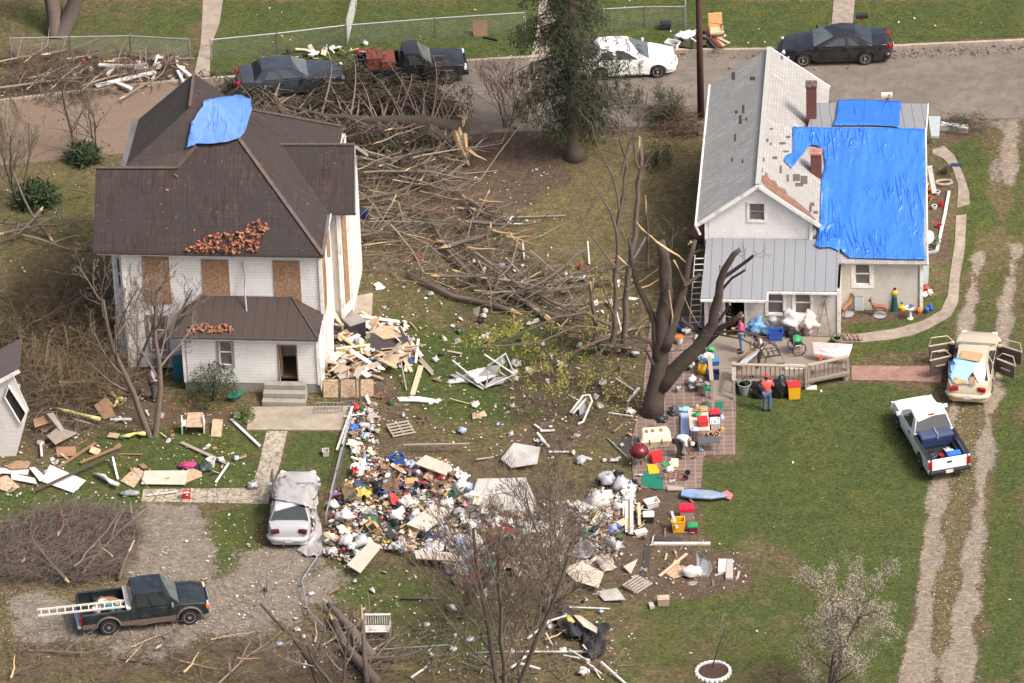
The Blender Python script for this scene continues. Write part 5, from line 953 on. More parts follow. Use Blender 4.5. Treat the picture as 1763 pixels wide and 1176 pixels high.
for i in range(120):
 t_=R.uniform(.05,1);k=t_*(len(trunk)-1);j=min(int(k),len(trunk)-2);p0=trunk[j].lerp(trunk[j+1],k-j);a=R.uniform(.6,2.5)*(1 if R.random()<.62 else -1);L_=R.uniform(2.4,5.4)*(1-.3*t_)
 d=Vector((-math.cos(a)*.7,math.sin(a),R.uniform(-.1,.5)));
 if a<0:L_*=.6
 q=p0.copy();pts=[q.copy()]
 for _ in range(7):q=q+d*(L_/7);d.z-=R.uniform(.02,.17);d.x-=.06;q.z=max(q.z,.08);pts.append(q.copy())
 cr.tube(pts,[.05,.045,.04,.032,.026,.02,.014,.008],3,cap=False)
 for j in range(2,8):
  for s in(-1,1):
   sd_=d.cross(Vector((0,0,1))).normalized()*s;bl_=R.uniform(.3,.9);e=pts[j]+sd_*bl_+d*.3+Vector((0,0,-.35*bl_));e.z=max(e.z,.05);cr.tube([pts[j],e],[.014,.006],3,cap=False)
   if R.random()<.72:
    for _ in range(36):p_=pts[j].lerp(e,R.random())+Vector((R.gauss(0,.08),R.gauss(0,.08),R.uniform(-.4,.0)));p_.z=max(p_.z,.05);T.append(tuple(p_))
tr.build('trunk',barkd,root,smooth=True,uv=False);cr.build('crown',twigm,root,uv=False);leaves('foliage',T,.065,leafd,root,2.6,1.0,base=1)
for i,(pts,w)in enumerate([([(735,204),(770,212),(790,222)],.09),([(770,215),(790,240),(802,275),(808,285)],.12),([(782,218),(790,245),(794,262),(798,285)],.14),([(788,222),(800,250),(803,270)],.1),([(800,232),(803,255),(806,270)],.09),([(806,258),(820,268),(838,276)],.07),([(785,198),(803,205),(806,188)],.05),([(765,225),(768,240),(760,262)],.06),([(796,215),(800,202),(797,190)],.07)]):
 m_=MB();z=.9;W_=[gl(x,y,max(.12,.95-.28*j if i else.95))for j,(x,y)in enumerate(pts)];k=len(W_);m_.tube(W_,[w*1.5*(1-.8*j/(k-1))for j in range(k)],5);m_.build('splintered_wood',splint,root,uv=False)
def leafbush(label,px,w,h,mat,n,size,name='shrub',asp=1.6,stems=True):
 b=G(*px);root=thing(name,label,'shrub',tuple(b));C_=[];R=random.Random(int(px[0]))
 while len(C_)<n:
  x,y,z=R.uniform(-1,1),R.uniform(-1,1),R.uniform(0,1)
  rr=x*x+y*y+(z-.35)**2*1.8
  if rr<1 and(R.random()<.35+.65*rr)and noise.noise(Vector((x*2.2,y*2.2,z*2.2+px[0])))>-.18:C_.append((x*w,y*w,z*h+.03))
 leaves('foliage',C_,size,mat,root,asp,base=1)
 m_=MB()
 for _ in range(14):a=R.uniform(0,6.28);rr=R.random()*w*.8;m_.tube([(0,0,0),(rr*.5*math.cos(a),rr*.5*math.sin(a),h*.5),(rr*math.cos(a),rr*math.sin(a),h*R.uniform(.7,1.02))],[.03,.02,.008],3)
 m_.build('stem',barkd,root,uv=False);return root
leafbush('dark evergreen bush against the farmhouse porch wall',(368,690),1.1,1.6,bushg,1800,.07)
leafbush('small bright green plant beside the concrete pad',(420,722),.5,.6,bushy,500,.07)
leafbush('round evergreen bush right of the standing fir',(1130,285),.8,1.1,bushg,1600,.05)
leafbush('spiky green clump at the end of the farmhouse path',(145,278),.75,.7,bushg,900,.12,asp=3)
leafbush('spiky green clump beside the leaning dead branch',(62,350),.95,.8,bushg,1100,.12,asp=3)
leafbush('yellowish evergreen bush at the far left edge',(14,600),1.2,1.3,M('olive_leaf',(.07,.075,.02),.8,var=.4),1600,.07)
leafbush('dark evergreen shrub at the roadside near the plaid cushion',(1650,222),.55,.5,bushg,700,.05)
leafbush('silvery green plants inside the white edged flower bed',(1600,420),.5,.35,M('grey_green_leaf',(.12,.17,.09),.8,var=.4),800,.05)
leafbush('small green plant in the flower bed behind the tarped wing',(1628,300),.3,.35,bushg,300,.05)
leafbush('olive undergrowth at the roadside far left',(110,150),2.0,.5,leafd,1400,.07)
def thicket(name,label,poly,n,L,hmax,mat,seed,r=.012,bend=.3,updir=.5,sub=2,cat='brush'):
 R=random.Random(seed);x0,x1=min(p[0]for p in poly),max(p[0]for p in poly);y0,y1=min(p[1]for p in poly),max(p[1]for p in poly);mb=MB();k=0;c=G((x0+x1)/2,(y0+y1)/2)
 while k<n:
  x,y=R.uniform(x0,x1),R.uniform(y0,y1)
  if not inpoly(np.array([x]),np.array([y]),poly)[0]:continue
  k+=1;p=G(x,y)-c;p.z=R.random()**1.5*hmax*.6;a=R.uniform(0,6.283);d=Vector((math.cos(a),math.sin(a),R.uniform(-.3,1)*updir));l=R.uniform(.5,1)*L;pts=[p.copy()]
  for j in range(4):d+=Vector((R.gauss(0,1),R.gauss(0,1),R.gauss(0,.6)-.1))*bend*.5;p=p+d.normalized()*l/4;p.z=min(max(p.z,.02),hmax);pts.append(p.copy())
  q=r*R.uniform(.6,1.8);mb.tube(pts,[q,q*.85,q*.7,q*.5,q*.25],3,cap=False)
  for _ in range(sub):
   j=R.randint(1,3);e=pts[j]+Vector((R.gauss(0,1),R.gauss(0,1),R.uniform(0,.8))).normalized()*l*R.uniform(.2,.4);mb.tube([pts[j],(pts[j]+e)/2+Vector((0,0,.03)),e],[q*.5,q*.35,q*.15],3,cap=False)
 o=mb.build(name,mat,None,uv=False);o.location=c;tag(o,label,cat,kind='stuff');return o
thicket('brush','wide mound of dead grey brush at the lower left beside the gravel',[(0,920),(60,890),(140,880),(230,890),(245,930),(215,990),(120,1010),(0,1000)],4000,1.05,1.1,M('grey_brush',(.15,.118,.1),.95,var=.4),1,.0085)
thicket('brush','tall tan thicket of bare stems left of the farmhouse',[(50,500),(130,470),(190,500),(215,620),(250,690),(150,720),(60,700),(20,600)],1700,2.0,1.9,M('tan_brush',(.175,.13,.075),.95,var=.45),2,.012,updir=1.6)
thicket('brush','dead twigs heaped along the far verge at the top left',[(0,95),(180,90),(300,100),(320,135),(180,168),(0,165)],700,1.4,.5,M('brown_brush',(.12,.085,.06),.95,var=.4),3,.014)
thicket('brush','dead twigs and bark strewn along the bottom edge',[(0,1110),(240,1100),(420,1090),(560,1120),(560,1180),(0,1180)],300,1.3,.35,twigm,4,.013)
thicket('brush','broken twigs under the snapped fir beside the farmhouse',[(600,210),(760,215),(840,260),(760,330),(640,330),(600,280)],550,1.8,.9,twigm,5,.016)
thicket('brush','tangled fine twigs across the middle yard',[(600,300),(740,300),(900,430),(960,520),(900,560),(760,500),(620,480)],480,1.9,.6,twigm,6,.013)
thicket('brush','wiry dead stems among the rubbish under the dense tree',[(800,860),(1050,880),(1080,1000),(960,1080),(780,1010)],700,1.5,1.1,twigm,7,.010)
thicket('brush','loose twigs over the yard left of the big broken tree',[(880,590),(1090,540),(1110,700),(960,790),(850,700)],330,1.2,.4,twigm,8,.011)
thicket('brush','dead twigs across the bottom centre yard',[(560,1080),(1020,1080),(1080,1176),(560,1178)],420,1.6,.3,twigm,9,.013)
thicket('brush','dry weeds round the stump of the leaning shed',[(30,640),(200,640),(190,740),(60,780)],420,1.1,.6,twigm,10,.010)
thicket('brush','heap of roots and twigs at the cottage roadside',[(1120,185),(1210,205),(1205,240),(1130,235)],330,1.3,.6,M('root_brush',(.13,.09,.065),.95,var=.4),11,.014)
thicket('brush','dead stems beside the plaid cushion at the roadside',[(1620,205),(1700,205),(1700,235),(1640,235)],150,1.0,.5,twigm,12,.013)
def fallen_proto(seed,L,r,mat,twigs,pale):
 R=random.Random(seed);root=bpy.data.objects.new('fallen_branch',None);COL.objects.link(root);tr=MB();p=Vector((-L/2,0,.12+r));d=Vector((1,0,.03));pts=[p.copy()]
 for j in range(7):d+=Vector((0,R.gauss(0,.14),R.gauss(0,.05)));d.normalize();p=p+d*L/7;p.z=max(p.z,r+.03);pts.append(p.copy())
 tr.tube(pts,[r*(1-.1*j)for j in range(8)],6)
 for _ in range(twigs):
  j=R.randint(1,7);e=pts[j]+Vector((R.uniform(.2,1),R.gauss(0,.7),R.uniform(0,.5)))*L*.28;tr.tube([pts[j],pts[j].lerp(e,.5)+Vector((0,0,.08)),e],[r*.4,r*.3,r*.1],3)
 tr.build('limb',mat,root,uv=False)
 if pale:m_=MB();m_.tube([pts[0]-Vector((.35,.05,-.03)),pts[0]-Vector((.1,0,0)),pts[0]+Vector((.1,0,0))],[r*.15,r*.8,r*.95],5);m_.build('broken_end',splint,root,uv=False)
 return root
protos=[fallen_proto(100+i,L_,r_,m_,t_,i%2==0)for i,(L_,r_,m_,t_)in enumerate([(3.2,.05,twigl,5),(4.5,.07,bark,6),(2.2,.035,twigl,4),(5.5,.06,twigl,8),(2.8,.09,bark,3),(1.8,.03,splint,1),(3.8,.045,reds,6),(1.2,.045,splint,0)])]
def put_branches(poly,n,seed,ang,spread,label,group,kinds=None,zr=.5):
 R=random.Random(seed);x0,x1=min(p[0]for p in poly),max(p[0]for p in poly);y0,y1=min(p[1]for p in poly),max(p[1]for p in poly);k=0
 while k<n:
  x,y=R.uniform(x0,x1),R.uniform(y0,y1)
  if not inpoly(np.array([x]),np.array([y]),poly)[0]:continue
  k+=1;i=R.choice(kinds or range(8));c=copytree(protos[i]);p=G(x,y);c.location=(p.x,p.y,R.uniform(0,zr));s=R.uniform(.7,1.15);c.scale=(s,s,s);c.rotation_euler=(R.gauss(0,.3),R.gauss(0,.06),ang+R.gauss(0,spread))
  kind_={5:'short pale splintered',7:'short pale splintered',6:'reddish twiggy',1:'thick grey',4:'thick grey'}.get(i,'thin grey brown');tag(c,label%kind_,'fallen branch',group)
put_branches([(610,300),(740,300),(860,380),(960,500),(950,550),(820,520),(740,470),(620,420)],88,1,-.75,.55,'%s branch lying in the fallen limb tangle between the houses','branches lying in the tangle between the houses',zr=.7)
put_branches([(600,200),(760,215),(830,290),(720,330),(610,290)],26,2,.3,.6,'%s branch lying under the snapped fir','branches lying under the snapped fir',zr=.9)
put_branches([(0,1100),(560,1080),(1000,1090),(1000,1170),(0,1170)],20,3,.2,.9,'%s branch lying along the bottom edge of the yards','branches lying along the bottom edge',zr=.1)
put_branches([(960,480),(1110,440),(1200,560),(1080,640),(960,600)],22,4,-.6,.9,'%s branch lying round the big broken tree','branches lying round the big broken tree',zr=.3)
put_branches([(30,90),(330,100),(300,150),(20,160)],14,5,.15,.5,'%s branch lying on the far verge at the top left','branches lying on the far verge',zr=.2)
put_branches([(20,900),(230,890),(220,990),(30,995)],8,6,.8,.8,'%s branch lying on the lower left brush mound','branches lying on the brush mound',zr=.8)
put_branches([(30,380),(200,420),(220,700),(60,720)],14,7,-.4,.9,'%s branch lying in the thicket left of the farmhouse','branches lying in the thicket left of the farmhouse',zr=.9)
for p_ in protos:
 for c in list(p_.children):bpy.data.objects.remove(c)
 bpy.data.objects.remove(p_)
def log(label,pts,r0,r1,mat=None,ends=True,z=.15):
 W_=[G(x,y,(q if q is not None else z))for x,y,q in[(*p,None)if len(p)==2 else p for p in pts]];c=W_[0].copy();root=thing('fallen_log',label,'fallen log',(c.x,c.y,0));c.z=0;mb=MB();k=len(W_);mb.tube([w-c for w in W_],[r0+(r1-r0)*j/(k-1)for j in range(k)],8);mb.build('trunk',mat or bark,root,smooth=True,uv=False)
 if ends:m_=MB();d=(W_[-1]-W_[-2]).normalized();e=W_[-1]-c;m_.tube([e-d*.05,e+d*.25,e+d*.6],[r1*.95,r1*.6,.02],5);m_.build('splintered_end',splint,root,uv=False)
log('long fallen trunk crossing the middle yard towards the budding trees',[(735,370,.3),(770,430,.35),(815,478,.3),(860,500,.25),(905,520,.2),(940,545,.2)],.08,.14)
log('mossy trunk lying parallel to the long fallen trunk',[(700,470,.2),(780,510,.2),(850,525,.2),(880,535,.2)],.09,.12)
log('dead leaning limb with pale broken foot at the far left',[(20,290,2.6),(40,340,1.5),(55,370,.8),(85,408,.1)],.05,.07)
log('fallen limb across the thicket beside the farmhouse corner',[(150,330,.3),(118,325,.8),(135,300,1.0)],.06,.03,ends=False)
log('thick mossy trunk at the bottom edge',[(640,1130,.2),(610,1090,.3),(580,1055,.4),(565,1040,.4)],.24,.1)
log('pale peeled trunk standing out at the bottom edge',[(632,1176,.2),(628,1130,.9),(625,1080,1.6),(624,1066,1.9)],.12,.07)
log('thick pale trunk lying beside the peeled trunk',[(650,1176,.2),(600,1120,.3),(575,1070,.3)],.22,.14)
log('mottled cut log left of the gravel drive',[(205,998,.15),(213,970,.4),(222,950,.6)],.09,.05)
log('short cut log in the middle yard',[(850,440,.2),(835,462,.15)],.1,.11)
log('straight pole lying in the lower centre yard',[(690,1030,.1),(760,1030,.1)],.06,.05,ends=False)
# ---------------------------------------------------------------- yard things
deckm=seamed('deck_boards',(.25,.21,.17),.14,(.2,.17,.14),.6,.85,.45,1);railm=M('grey_rail_wood',(.33,.285,.235),.85,var=.2,scale=8);redm=M('red_plastic',(.50,.03,.035),.4);yelm=M('yellow_plastic',(.75,.40,.02),.45);bluem=M('blue_plastic',(.03,.09,.36),.4);navy=M('navy_plastic',(.02,.035,.09),.35);greenp=M('green_plastic',(.03,.28,.10),.45);tealm=M('dark_green_sheet',(.012,.15,.10),.5,var=.3);beige=M('cream_plastic',(.68,.60,.42),.5);maroon=M('maroon_enamel',(.13,.012,.018),.25);whitep=M('white_plastic_item',(.62,.62,.60),.45,dirt=(.35,.3,.24));greym=M('grey_plastic',(.28,.29,.30),.5);wick=M('wicker',(.40,.24,.12),.8,var=.4,scale=20);pinkm=M('pink_cloth',(.62,.32,.36),.8);bagm=M('black_bag',(.025,.025,.028),.3,bmp=.5)
cream=M('cream_board',(.50,.45,.37),.7,var=.1,dirt=(.4,.33,.25));whiteb=M('white_board',(.62,.61,.58),.6,var=.08,dirt=(.45,.4,.33));tarb=M('tar_sheet',(.045,.04,.04),.85,var=.3);orng=M('orange_plastic',(.75,.16,.02),.5);steel=M('galvanised_steel',(.38,.39,.40),.4,.5)
def place(name,label,cat,o,group=None,kind=None):tag(o,label,cat,group,kind);return o
def boxat(name,label,cat,px,size,mat,rz=0,z=0,lid=None,lidh=.06,taper=.88,bevel=.015,group=None,rim=None,hollow=False,fill=None):
 """bin, tub, crate: tapered shell with rim, optional lid"""
 p=G(px[0],px[1],z);root=thing(name,label,cat,(p.x,p.y,z),rz,group);w,d,h=size;t=taper
 mb=MB();b=[Vector((x*w/2*t,y*d/2*t,0))for x,y in((-1,-1),(1,-1),(1,1),(-1,1))];tp=[Vector((x*w/2,y*d/2,h))for x,y in((-1,-1),(1,-1),(1,1),(-1,1))]
 e=.025;ti=[Vector((v.x*(1-2*e/w),v.y*(1-2*e/d),h))for v in tp];bi=[Vector((v.x*(1-2*e/w),v.y*(1-2*e/d),.04))for v in b]
 mb.add(b+tp+ti+bi,[(3,2,1,0),(0,1,5,4),(1,2,6,5),(2,3,7,6),(3,0,4,7),(4,5,9,8),(5,6,10,9),(6,7,11,10),(7,4,8,11),(8,9,13,12),(9,10,14,13),(10,11,15,14),(11,8,12,15),(12,13,14,15)]);mb.build('body',mat,root,bevel=bevel)
 mb=MB();r=.03
 for a,c in zip(tp,tp[1:]+tp[:1]):mb.bar(a,c,.035,.03)
 if not lid:mb.build('rim',rim or mat,root)
 else:mb=MB();mb.box((0,0,h+lidh/2),(w+.03,d+.03,lidh));mb.box((0,0,h+lidh+.012),(w*.8,d*.75,.024));mb.build('lid',lid,root,bevel=.02)
 if fill:mb=MB();mb.ico((0,0,h*.8),min(w,d)*.42,2,(w/min(w,d),d/min(w,d),.6),.5,int(px[0]));mb.build('contents',fill,root)
 return root
def potat(name,label,cat,px,r,h,mat,z=0,prof=None,group=None,extra=None,n=16):
 p=G(px[0],px[1],z);root=thing(name,label,cat,(p.x,p.y,z),0,group);mb=MB();mb.lathe((0,0,0),prof or[(r*.7,0),(r,h),(r*1.08,h),(r*1.08,h+.03),(r*.93,h+.03),(r*.65,.05),(.001,.05)],n);mb.build('body',mat,root,auto=40)
 if extra:extra(root,r,h)
 return root
def plantin(mat,n=160,s=.3,sz=.05):
 def f(root,r,h):leaves('foliage',[(random.gauss(0,s*.5),random.gauss(0,s*.5),h+abs(random.gauss(0,s*.5)))for _ in range(n)],sz,mat,root,base=1);m_=MB();m_.lathe((0,0,0),[(.001,h-.02),(r*.93,h-.02)],12);m_.build('soil',barkd,root)
 return f
def sheetat(name,label,cat,pts,mat,t=.03,z=.05,group=None,zs=None,solid=True):
 """flat board or panel: surveyed corners, heights zs"""
 W_=[G(x,y,(zs[i]if zs else z))for i,(x,y)in enumerate(pts)];c=sum(W_,Vector())/len(W_);mb=MB();mb.slab([w-c for w in W_],t);o=mb.build(name,mat,None,bevel=.004);o.location=c;return place(name,label,cat,o,group)
def barat(name,label,cat,a,b,w,h,mat,z0=.05,z1=None,group=None):
 p,q=G(a[0],a[1],z0),G(b[0],b[1],z0 if z1 is None else z1);c=(p+q)/2;mb=MB();mb.bar(p-c,q-c,w,h);o=mb.build(name,mat,None,bevel=.004);o.location=c;return place(name,label,cat,o,group)
def softat(name,label,cat,px,size,mat,z=0,rz=0,seed=0,jit=.6,group=None,sub=3):
 mb=MB();mb.ico((0,0,size[2]*.42),1,sub,(size[0]/2,size[1]/2,size[2]/2),jit*.5,seed);o=mb.build(name,mat,None,smooth=True,uv=False);p=G(px[0],px[1],z);o.location=p;o.rotation_euler=(0,0,rz);return place(name,label,cat,o,group)
droot=thing('deck','weathered grey timber deck with ramp in front of the cottage porch','deck',tuple(G(1330,640)),absolute=True)
DZ=.42
mb=MB();mb.slab([G(x,y,DZ)for x,y in[(1214,577),(1430,580),(1396,612),(1463,628),(1463,642),(1390,656),(1265,656),(1265,634),(1216,634)]],.12);mb.build('platform',deckm,droot)
mb=MB();mb.slab([G(1218,633,DZ-.005),G(1264,633,DZ-.005),G(1264,688,.06),G(1228,688,.06)],.07);mb.build('ramp',deckm,droot)
def railing(a,b,z0,z1,n,post=True):
 p,q=G(a[0],a[1],z0),G(b[0],b[1],z0);p1,q1=Vector((p.x,p.y,z1)),Vector((q.x,q.y,z1));mb=MB();mb.bar(p1,q1,.17,.045);mb.build('handrail',railm,droot)
 for i in range(n):c=p.lerp(q,(i+.5)/n);mb=MB();mb.box((c.x,c.y,(z0+z1)/2-.02),(.04,.04,z1-z0));mb.build('baluster',woodb,droot)
 for c in(p,q):mb=MB();mb.box((c.x,c.y,z1/2),(.1,.1,z1+.04));mb.build('post',railm,droot)
railing((1265,655),(1388,659),DZ-.1,1.12,15);railing((1393,656),(1460,641),DZ-.1,1.1,9)
railing((1226,686),(1222,645),.05,.95,0);railing((1264,688),(1264,657),.05,1.0,2)
# ---- people
skin=M('skin_light',(.50,.28,.19),.6,var=.06);skind=M('skin_dark',(.16,.075,.045),.6,var=.06);hairm=M('dark_hair',(.022,.015,.012),.7)
def skinm(name,V_,E_,R_,mat,parent,root=0,sub=2):
 me=bpy.data.meshes.new(name);me.from_pydata(V_,E_,[]);me.materials.append(mat);o=bpy.data.objects.new(name,me);COL.objects.link(o);o.parent=parent
 o.modifiers.new('skin','SKIN');s=me.skin_vertices[0].data if me.skin_vertices else None
 if s is None:
  bm=bmesh.new();bm.from_mesh(me);bm.verts.layers.skin.verify();bm.to_mesh(me);bm.free();s=me.skin_vertices[0].data
 for i,r in enumerate(R_):s[i].radius=(r,r)if not hasattr(r,'__len__')else r;s[i].use_root=(i==root)
 o.modifiers[0].use_smooth_shade=True;m=o.modifiers.new('sub','SUBSURF');m.levels=m.render_levels=sub;return o
def person(label,px,z,yaw,J,cols,hair=hairm,cap=None,skinc=skin,longhair=False):
 """J: joint positions, local axes x right, y forward"""
 root=thing('person',label,'person',tuple(G(px[0],px[1],z)),yaw);N_=['pelvis','belly','chest','neck','head','crown','shL','elL','wrL','shR','elR','wrR','hiL','knL','anL','toL','hiR','knR','anR','toR']
 D=dict(pelvis=(0,0,.95),belly=(0,.01,1.1),chest=(0,0,1.32),neck=(0,.01,1.49),head=(0,.03,1.6),crown=(0,.02,1.7),shL=(-.18,0,1.42),elL=(-.24,-.02,1.14),wrL=(-.25,.06,.9),shR=(.18,0,1.42),elR=(.24,-.02,1.14),wrR=(.25,.06,.9),hiL=(-.1,0,.9),knL=(-.11,.02,.5),anL=(-.11,-.01,.09),toL=(-.13,.13,.04),hiR=(.1,0,.9),knR=(.11,.02,.5),anR=(.11,-.01,.09),toR=(.13,.13,.04));D.update(J)
 Rr=dict(pelvis=.135,belly=.13,chest=.15,neck=.055,head=.092,crown=.075,shL=.062,elL=.045,wrL=.03,shR=.062,elR=.045,wrR=.03,hiL=.088,knL=.06,anL=.04,toL=.035,hiR=.088,knR=.06,anR=.04,toR=.035)
 E_=[('pelvis','belly'),('belly','chest'),('chest','neck'),('neck','head'),('head','crown'),('chest','shL'),('shL','elL'),('elL','wrL'),('chest','shR'),('shR','elR'),('elR','wrR'),('pelvis','hiL'),('hiL','knL'),('knL','anL'),('anL','toL'),('pelvis','hiR'),('hiR','knR'),('knR','anR'),('anR','toR')]
 ix={n_:i for i,n_ in enumerate(N_)};skinm('body',[D[n_]for n_ in N_],[(ix[a],ix[b])for a,b in E_],[Rr[n_]for n_ in N_],skinc,root)
 def part_(nm,ns,ed,add,mat,cut=()):
  P_={n_:Vector(D[n_])for n_ in ns}
  for n_,o_,f in cut:P_[n_]=Vector(D[n_]).lerp(Vector(D[o_]),f)
  i2={n_:i for i,n_ in enumerate(ns)};return skinm(nm,[tuple(P_[n_])for n_ in ns],[(i2[a],i2[b])for a,b in ed],[Rr[n_]+add for n_ in ns],mat,root)
 part_('shirt',['pelvis','belly','chest','shL','elL','shR','elR'],[('pelvis','belly'),('belly','chest'),('chest','shL'),('shL','elL'),('chest','shR'),('shR','elR')],.022,cols[0],[('elL','shL',.15),('elR','shR',.15)])
 part_('trousers',['pelvis','hiL','knL','anL','hiR','knR','anR'],[('pelvis','hiL'),('hiL','knL'),('knL','anL'),('pelvis','hiR'),('hiR','knR'),('knR','anR')],.018,cols[1])
 for s in('L','R'):
  a,t=Vector(D['an'+s]),Vector(D['to'+s]);m_=MB();m_.tube([a+(a-t)*.35+Vector((0,0,-.04)),a.lerp(t,.5)+Vector((0,0,-.015)),t+(t-a)*.25+Vector((0,0,-.0))],[.045,.055,.035],8);m_.build('shoe',cols[2],root,smooth=True)
  w,e=Vector(D['wr'+s]),Vector(D['el'+s]);d=(w-e).normalized();sd_=d.orthogonal().normalized();up_=sd_.cross(d);m_=MB();m_.tube([w-d*.01,w+d*.04,w+d*.09],[.028,.04,.036],6)
  for k in range(4):o_=sd_*(.027-.018*k);L_=(.065,.075,.07,.055)[k];m_.tube([w+d*.085+o_,w+d*(.09+L_*.5)+o_*1.1,w+d*(.085+L_*.85)+o_+up_*.02],[.010,.009,.007],5)
  m_.tube([w+d*.03+sd_*.03,w+d*.06+sd_*.055,w+d*.09+sd_*.06+up_*.01],[.012,.010,.008],5);m_.build('hand',skinc,root,smooth=True)
 hd,nk=Vector(D['head']),Vector(D['neck']);ax=(Vector(D['crown'])-hd).normalized();fwd=Vector(J.get('face',(0,1,0)));fwd=(fwd-ax*fwd.dot(ax)).normalized();rt=fwd.cross(ax);hc=hd.lerp(Vector(D['crown']),.45)
 m_=MB();m_.ico(hc-fwd*.022+ax*.025,.108,2,(1,1,1),.06,2)
 if longhair:m_.ico(hc-fwd*.07-ax*.14,.1,2,(1,.6,1.3),.1,3)
 m_.build('hair',hair,root,smooth=True)
 for s in(-1,1):m_=MB();m_.ico(hc+fwd*.088+rt*.033*s+ax*.0,.011,1);m_.build('eye',blk,root);m_=MB();m_.ico(hc+rt*.096*s-ax*.01,.024,1,(.5,1,1.3));m_.build('ear',skinc,root)
 m_=MB();m_.tube([hc+fwd*.085+ax*.0,hc+fwd*.118-ax*.035,hc+fwd*.09-ax*.045],[.009,.015,.01],5);m_.build('nose',skinc,root);m_=MB();m_.bar(hc+fwd*.09-ax*.068-rt*.022,hc+fwd*.09-ax*.068+rt*.022,.012,.012);m_.build('mouth',M('lips',(.35,.12,.1),.6),root)
 if cap:m_=MB();m_.ico(hc+ax*.045-fwd*.005,.118,2,(1,1,.75));m_.slab([hc+ax*.05+fwd*.08-rt*.08,hc+ax*.05+fwd*.08+rt*.08,hc+ax*.04+fwd*.19+rt*.05,hc+ax*.04+fwd*.19-rt*.05],.012);m_.build('cap',cap,root,smooth=True)
 return root
jeans=M('blue_denim',(.075,.13,.25),.85,var=.25);brownt=M('dark_brown_trousers',(.045,.025,.02),.85)
person('woman in bright pink top and pale jeans standing at the cottage door',(1277,606),DZ,math.radians(95),dict(elL=(-.22,.08,1.16),wrL=(-.12,.3,1.22),elR=(.22,.05,1.15),wrR=(.13,.28,1.14)),(M('pink_top',(.80,.10,.30),.7),M('pale_denim',(.22,.31,.42),.85),blk),longhair=True)
person('man in white shirt and dark brown trousers striding across the deck with rolled goods',(1307,625),DZ,math.radians(150),dict(pelvis=(0,0,.9),belly=(0,.05,1.04),chest=(0,.16,1.24),neck=(0,.24,1.38),head=(0,.3,1.47),crown=(0,.34,1.56),shL=(-.17,.18,1.33),elL=(-.24,.3,1.1),wrL=(-.15,.5,1.02),shR=(.17,.18,1.33),elR=(.24,.32,1.1),wrR=(.12,.52,1.0),hiL=(-.1,0,.86),knL=(-.11,.22,.52),anL=(-.12,.26,.09),toL=(-.12,.4,.04),hiR=(.1,0,.86),knR=(.11,-.12,.5),anR=(.11,-.4,.13),toR=(.11,-.27,.05)),(whitep,brownt,blk),skinc=skind)
person('man in red shirt and red cap standing with his back to us by the railing',(1321,708),0,0,dict(elL=(-.27,.1,1.2),wrL=(-.16,.3,1.25),elR=(.27,.08,1.18),wrR=(.22,.3,1.2)),(M('red_shirt',(.66,.10,.09),.8),jeans,blk),cap=M('red_cap',(.65,.03,.05),.7))
person('stooping person in white shirt and olive waistcoat reaching down on the brick patio',(1170,786),.05,math.radians(-115),dict(pelvis=(0,-.12,.84),belly=(0,.04,.93),chest=(0,.28,.95),neck=(0,.44,.88),head=(0,.52,.80),crown=(0,.57,.72),shL=(-.17,.34,.93),elL=(-.2,.42,.66),wrL=(-.16,.46,.42),shR=(.17,.34,.93),elR=(.2,.4,.64),wrR=(.15,.48,.4),hiL=(-.1,-.1,.8),knL=(-.12,.06,.46),anL=(-.12,-.02,.09),hiR=(.1,-.1,.8),knR=(.12,.04,.46),anR=(.12,-.04,.09),face=(0,.4,-1)),(whitep,M('charcoal_trousers',(.05,.05,.055),.85),blk),hair=M('white_hair',(.6,.58,.55),.8),skinc=skind)
person('man in pale grey shirt and dark trousers behind the twin stemmed tree',(264,690),0,math.radians(-80),dict(elL=(-.24,.06,1.15),wrL=(-.16,.3,1.0),elR=(.24,.06,1.15),wrR=(.17,.32,1.02)),(M('grey_shirt',(.34,.33,.37),.8),M('dark_trousers',(.05,.05,.06),.85),blk))
mb=MB();a,c=G(1272,625,DZ+.25),G(1302,600,DZ+.75);mb.tube([a-a,(c-a)*.5,c-a],[.10,.12,.11],10);o=mb.build('rolled_rug',M('leopard_rug',(.26,.17,.06),.9,var=.7,scale=22),None,smooth=True);o.location=a;place('','mottled brown rolled rug held by the man in white','rug',o)
barat('ironing_board','pale ironing board held beside the rolled rug','ironing board',(1275,629),(1310,596),.28,.04,M('pale_blue_cloth',(.5,.54,.62),.7),DZ+.3,DZ+.85)
# ---- things on the deck
def wheelchair():
 p=G(1372,607,DZ);r=thing('wheelchair','wheelchair with green cloth on the cottage deck','wheelchair',tuple(p),.3)
 for y in(-.28,.28):
  m_=MB();pts=[(.3*math.cos(a),y,.31+.3*math.sin(a))for a in np.linspace(0,2*math.pi,25)];m_.tube(pts,.022,5);
  for k in range(8):a=k*math.pi/4;m_.tube([(0,y,.31),(.3*math.cos(a),y,.31+.3*math.sin(a))],.006,3)
  m_.build('wheel',blk,r)
  m_=MB();m_.tube([(-.25,y*.85,.95),(-.2,y*.85,.5),(.25,y*.85,.48),(.38,y*.85,.1)],.016,5);m_.build('frame',steel,r)
 m_=MB();m_.box((0,0,.48),(.42,.44,.05));m_.box((-.22,0,.72),(.04,.44,.42));m_.build('seat',blk,r,bevel=.01)
 m_=MB();m_.ico((.02,.05,.62),.27,2,(1,.9,.6),.4,5);m_.build('cloth',greenp,r,smooth=True)
wheelchair()
softat('laundry_pile','white and patterned clothes piled on the deck chair against the porch','clothes',(1366,572),(.9,.5,1.0),M('pale_floral_cloth',(.62,.6,.56),.85,var=.4,scale=9),DZ,seed=3,jit=1.1)
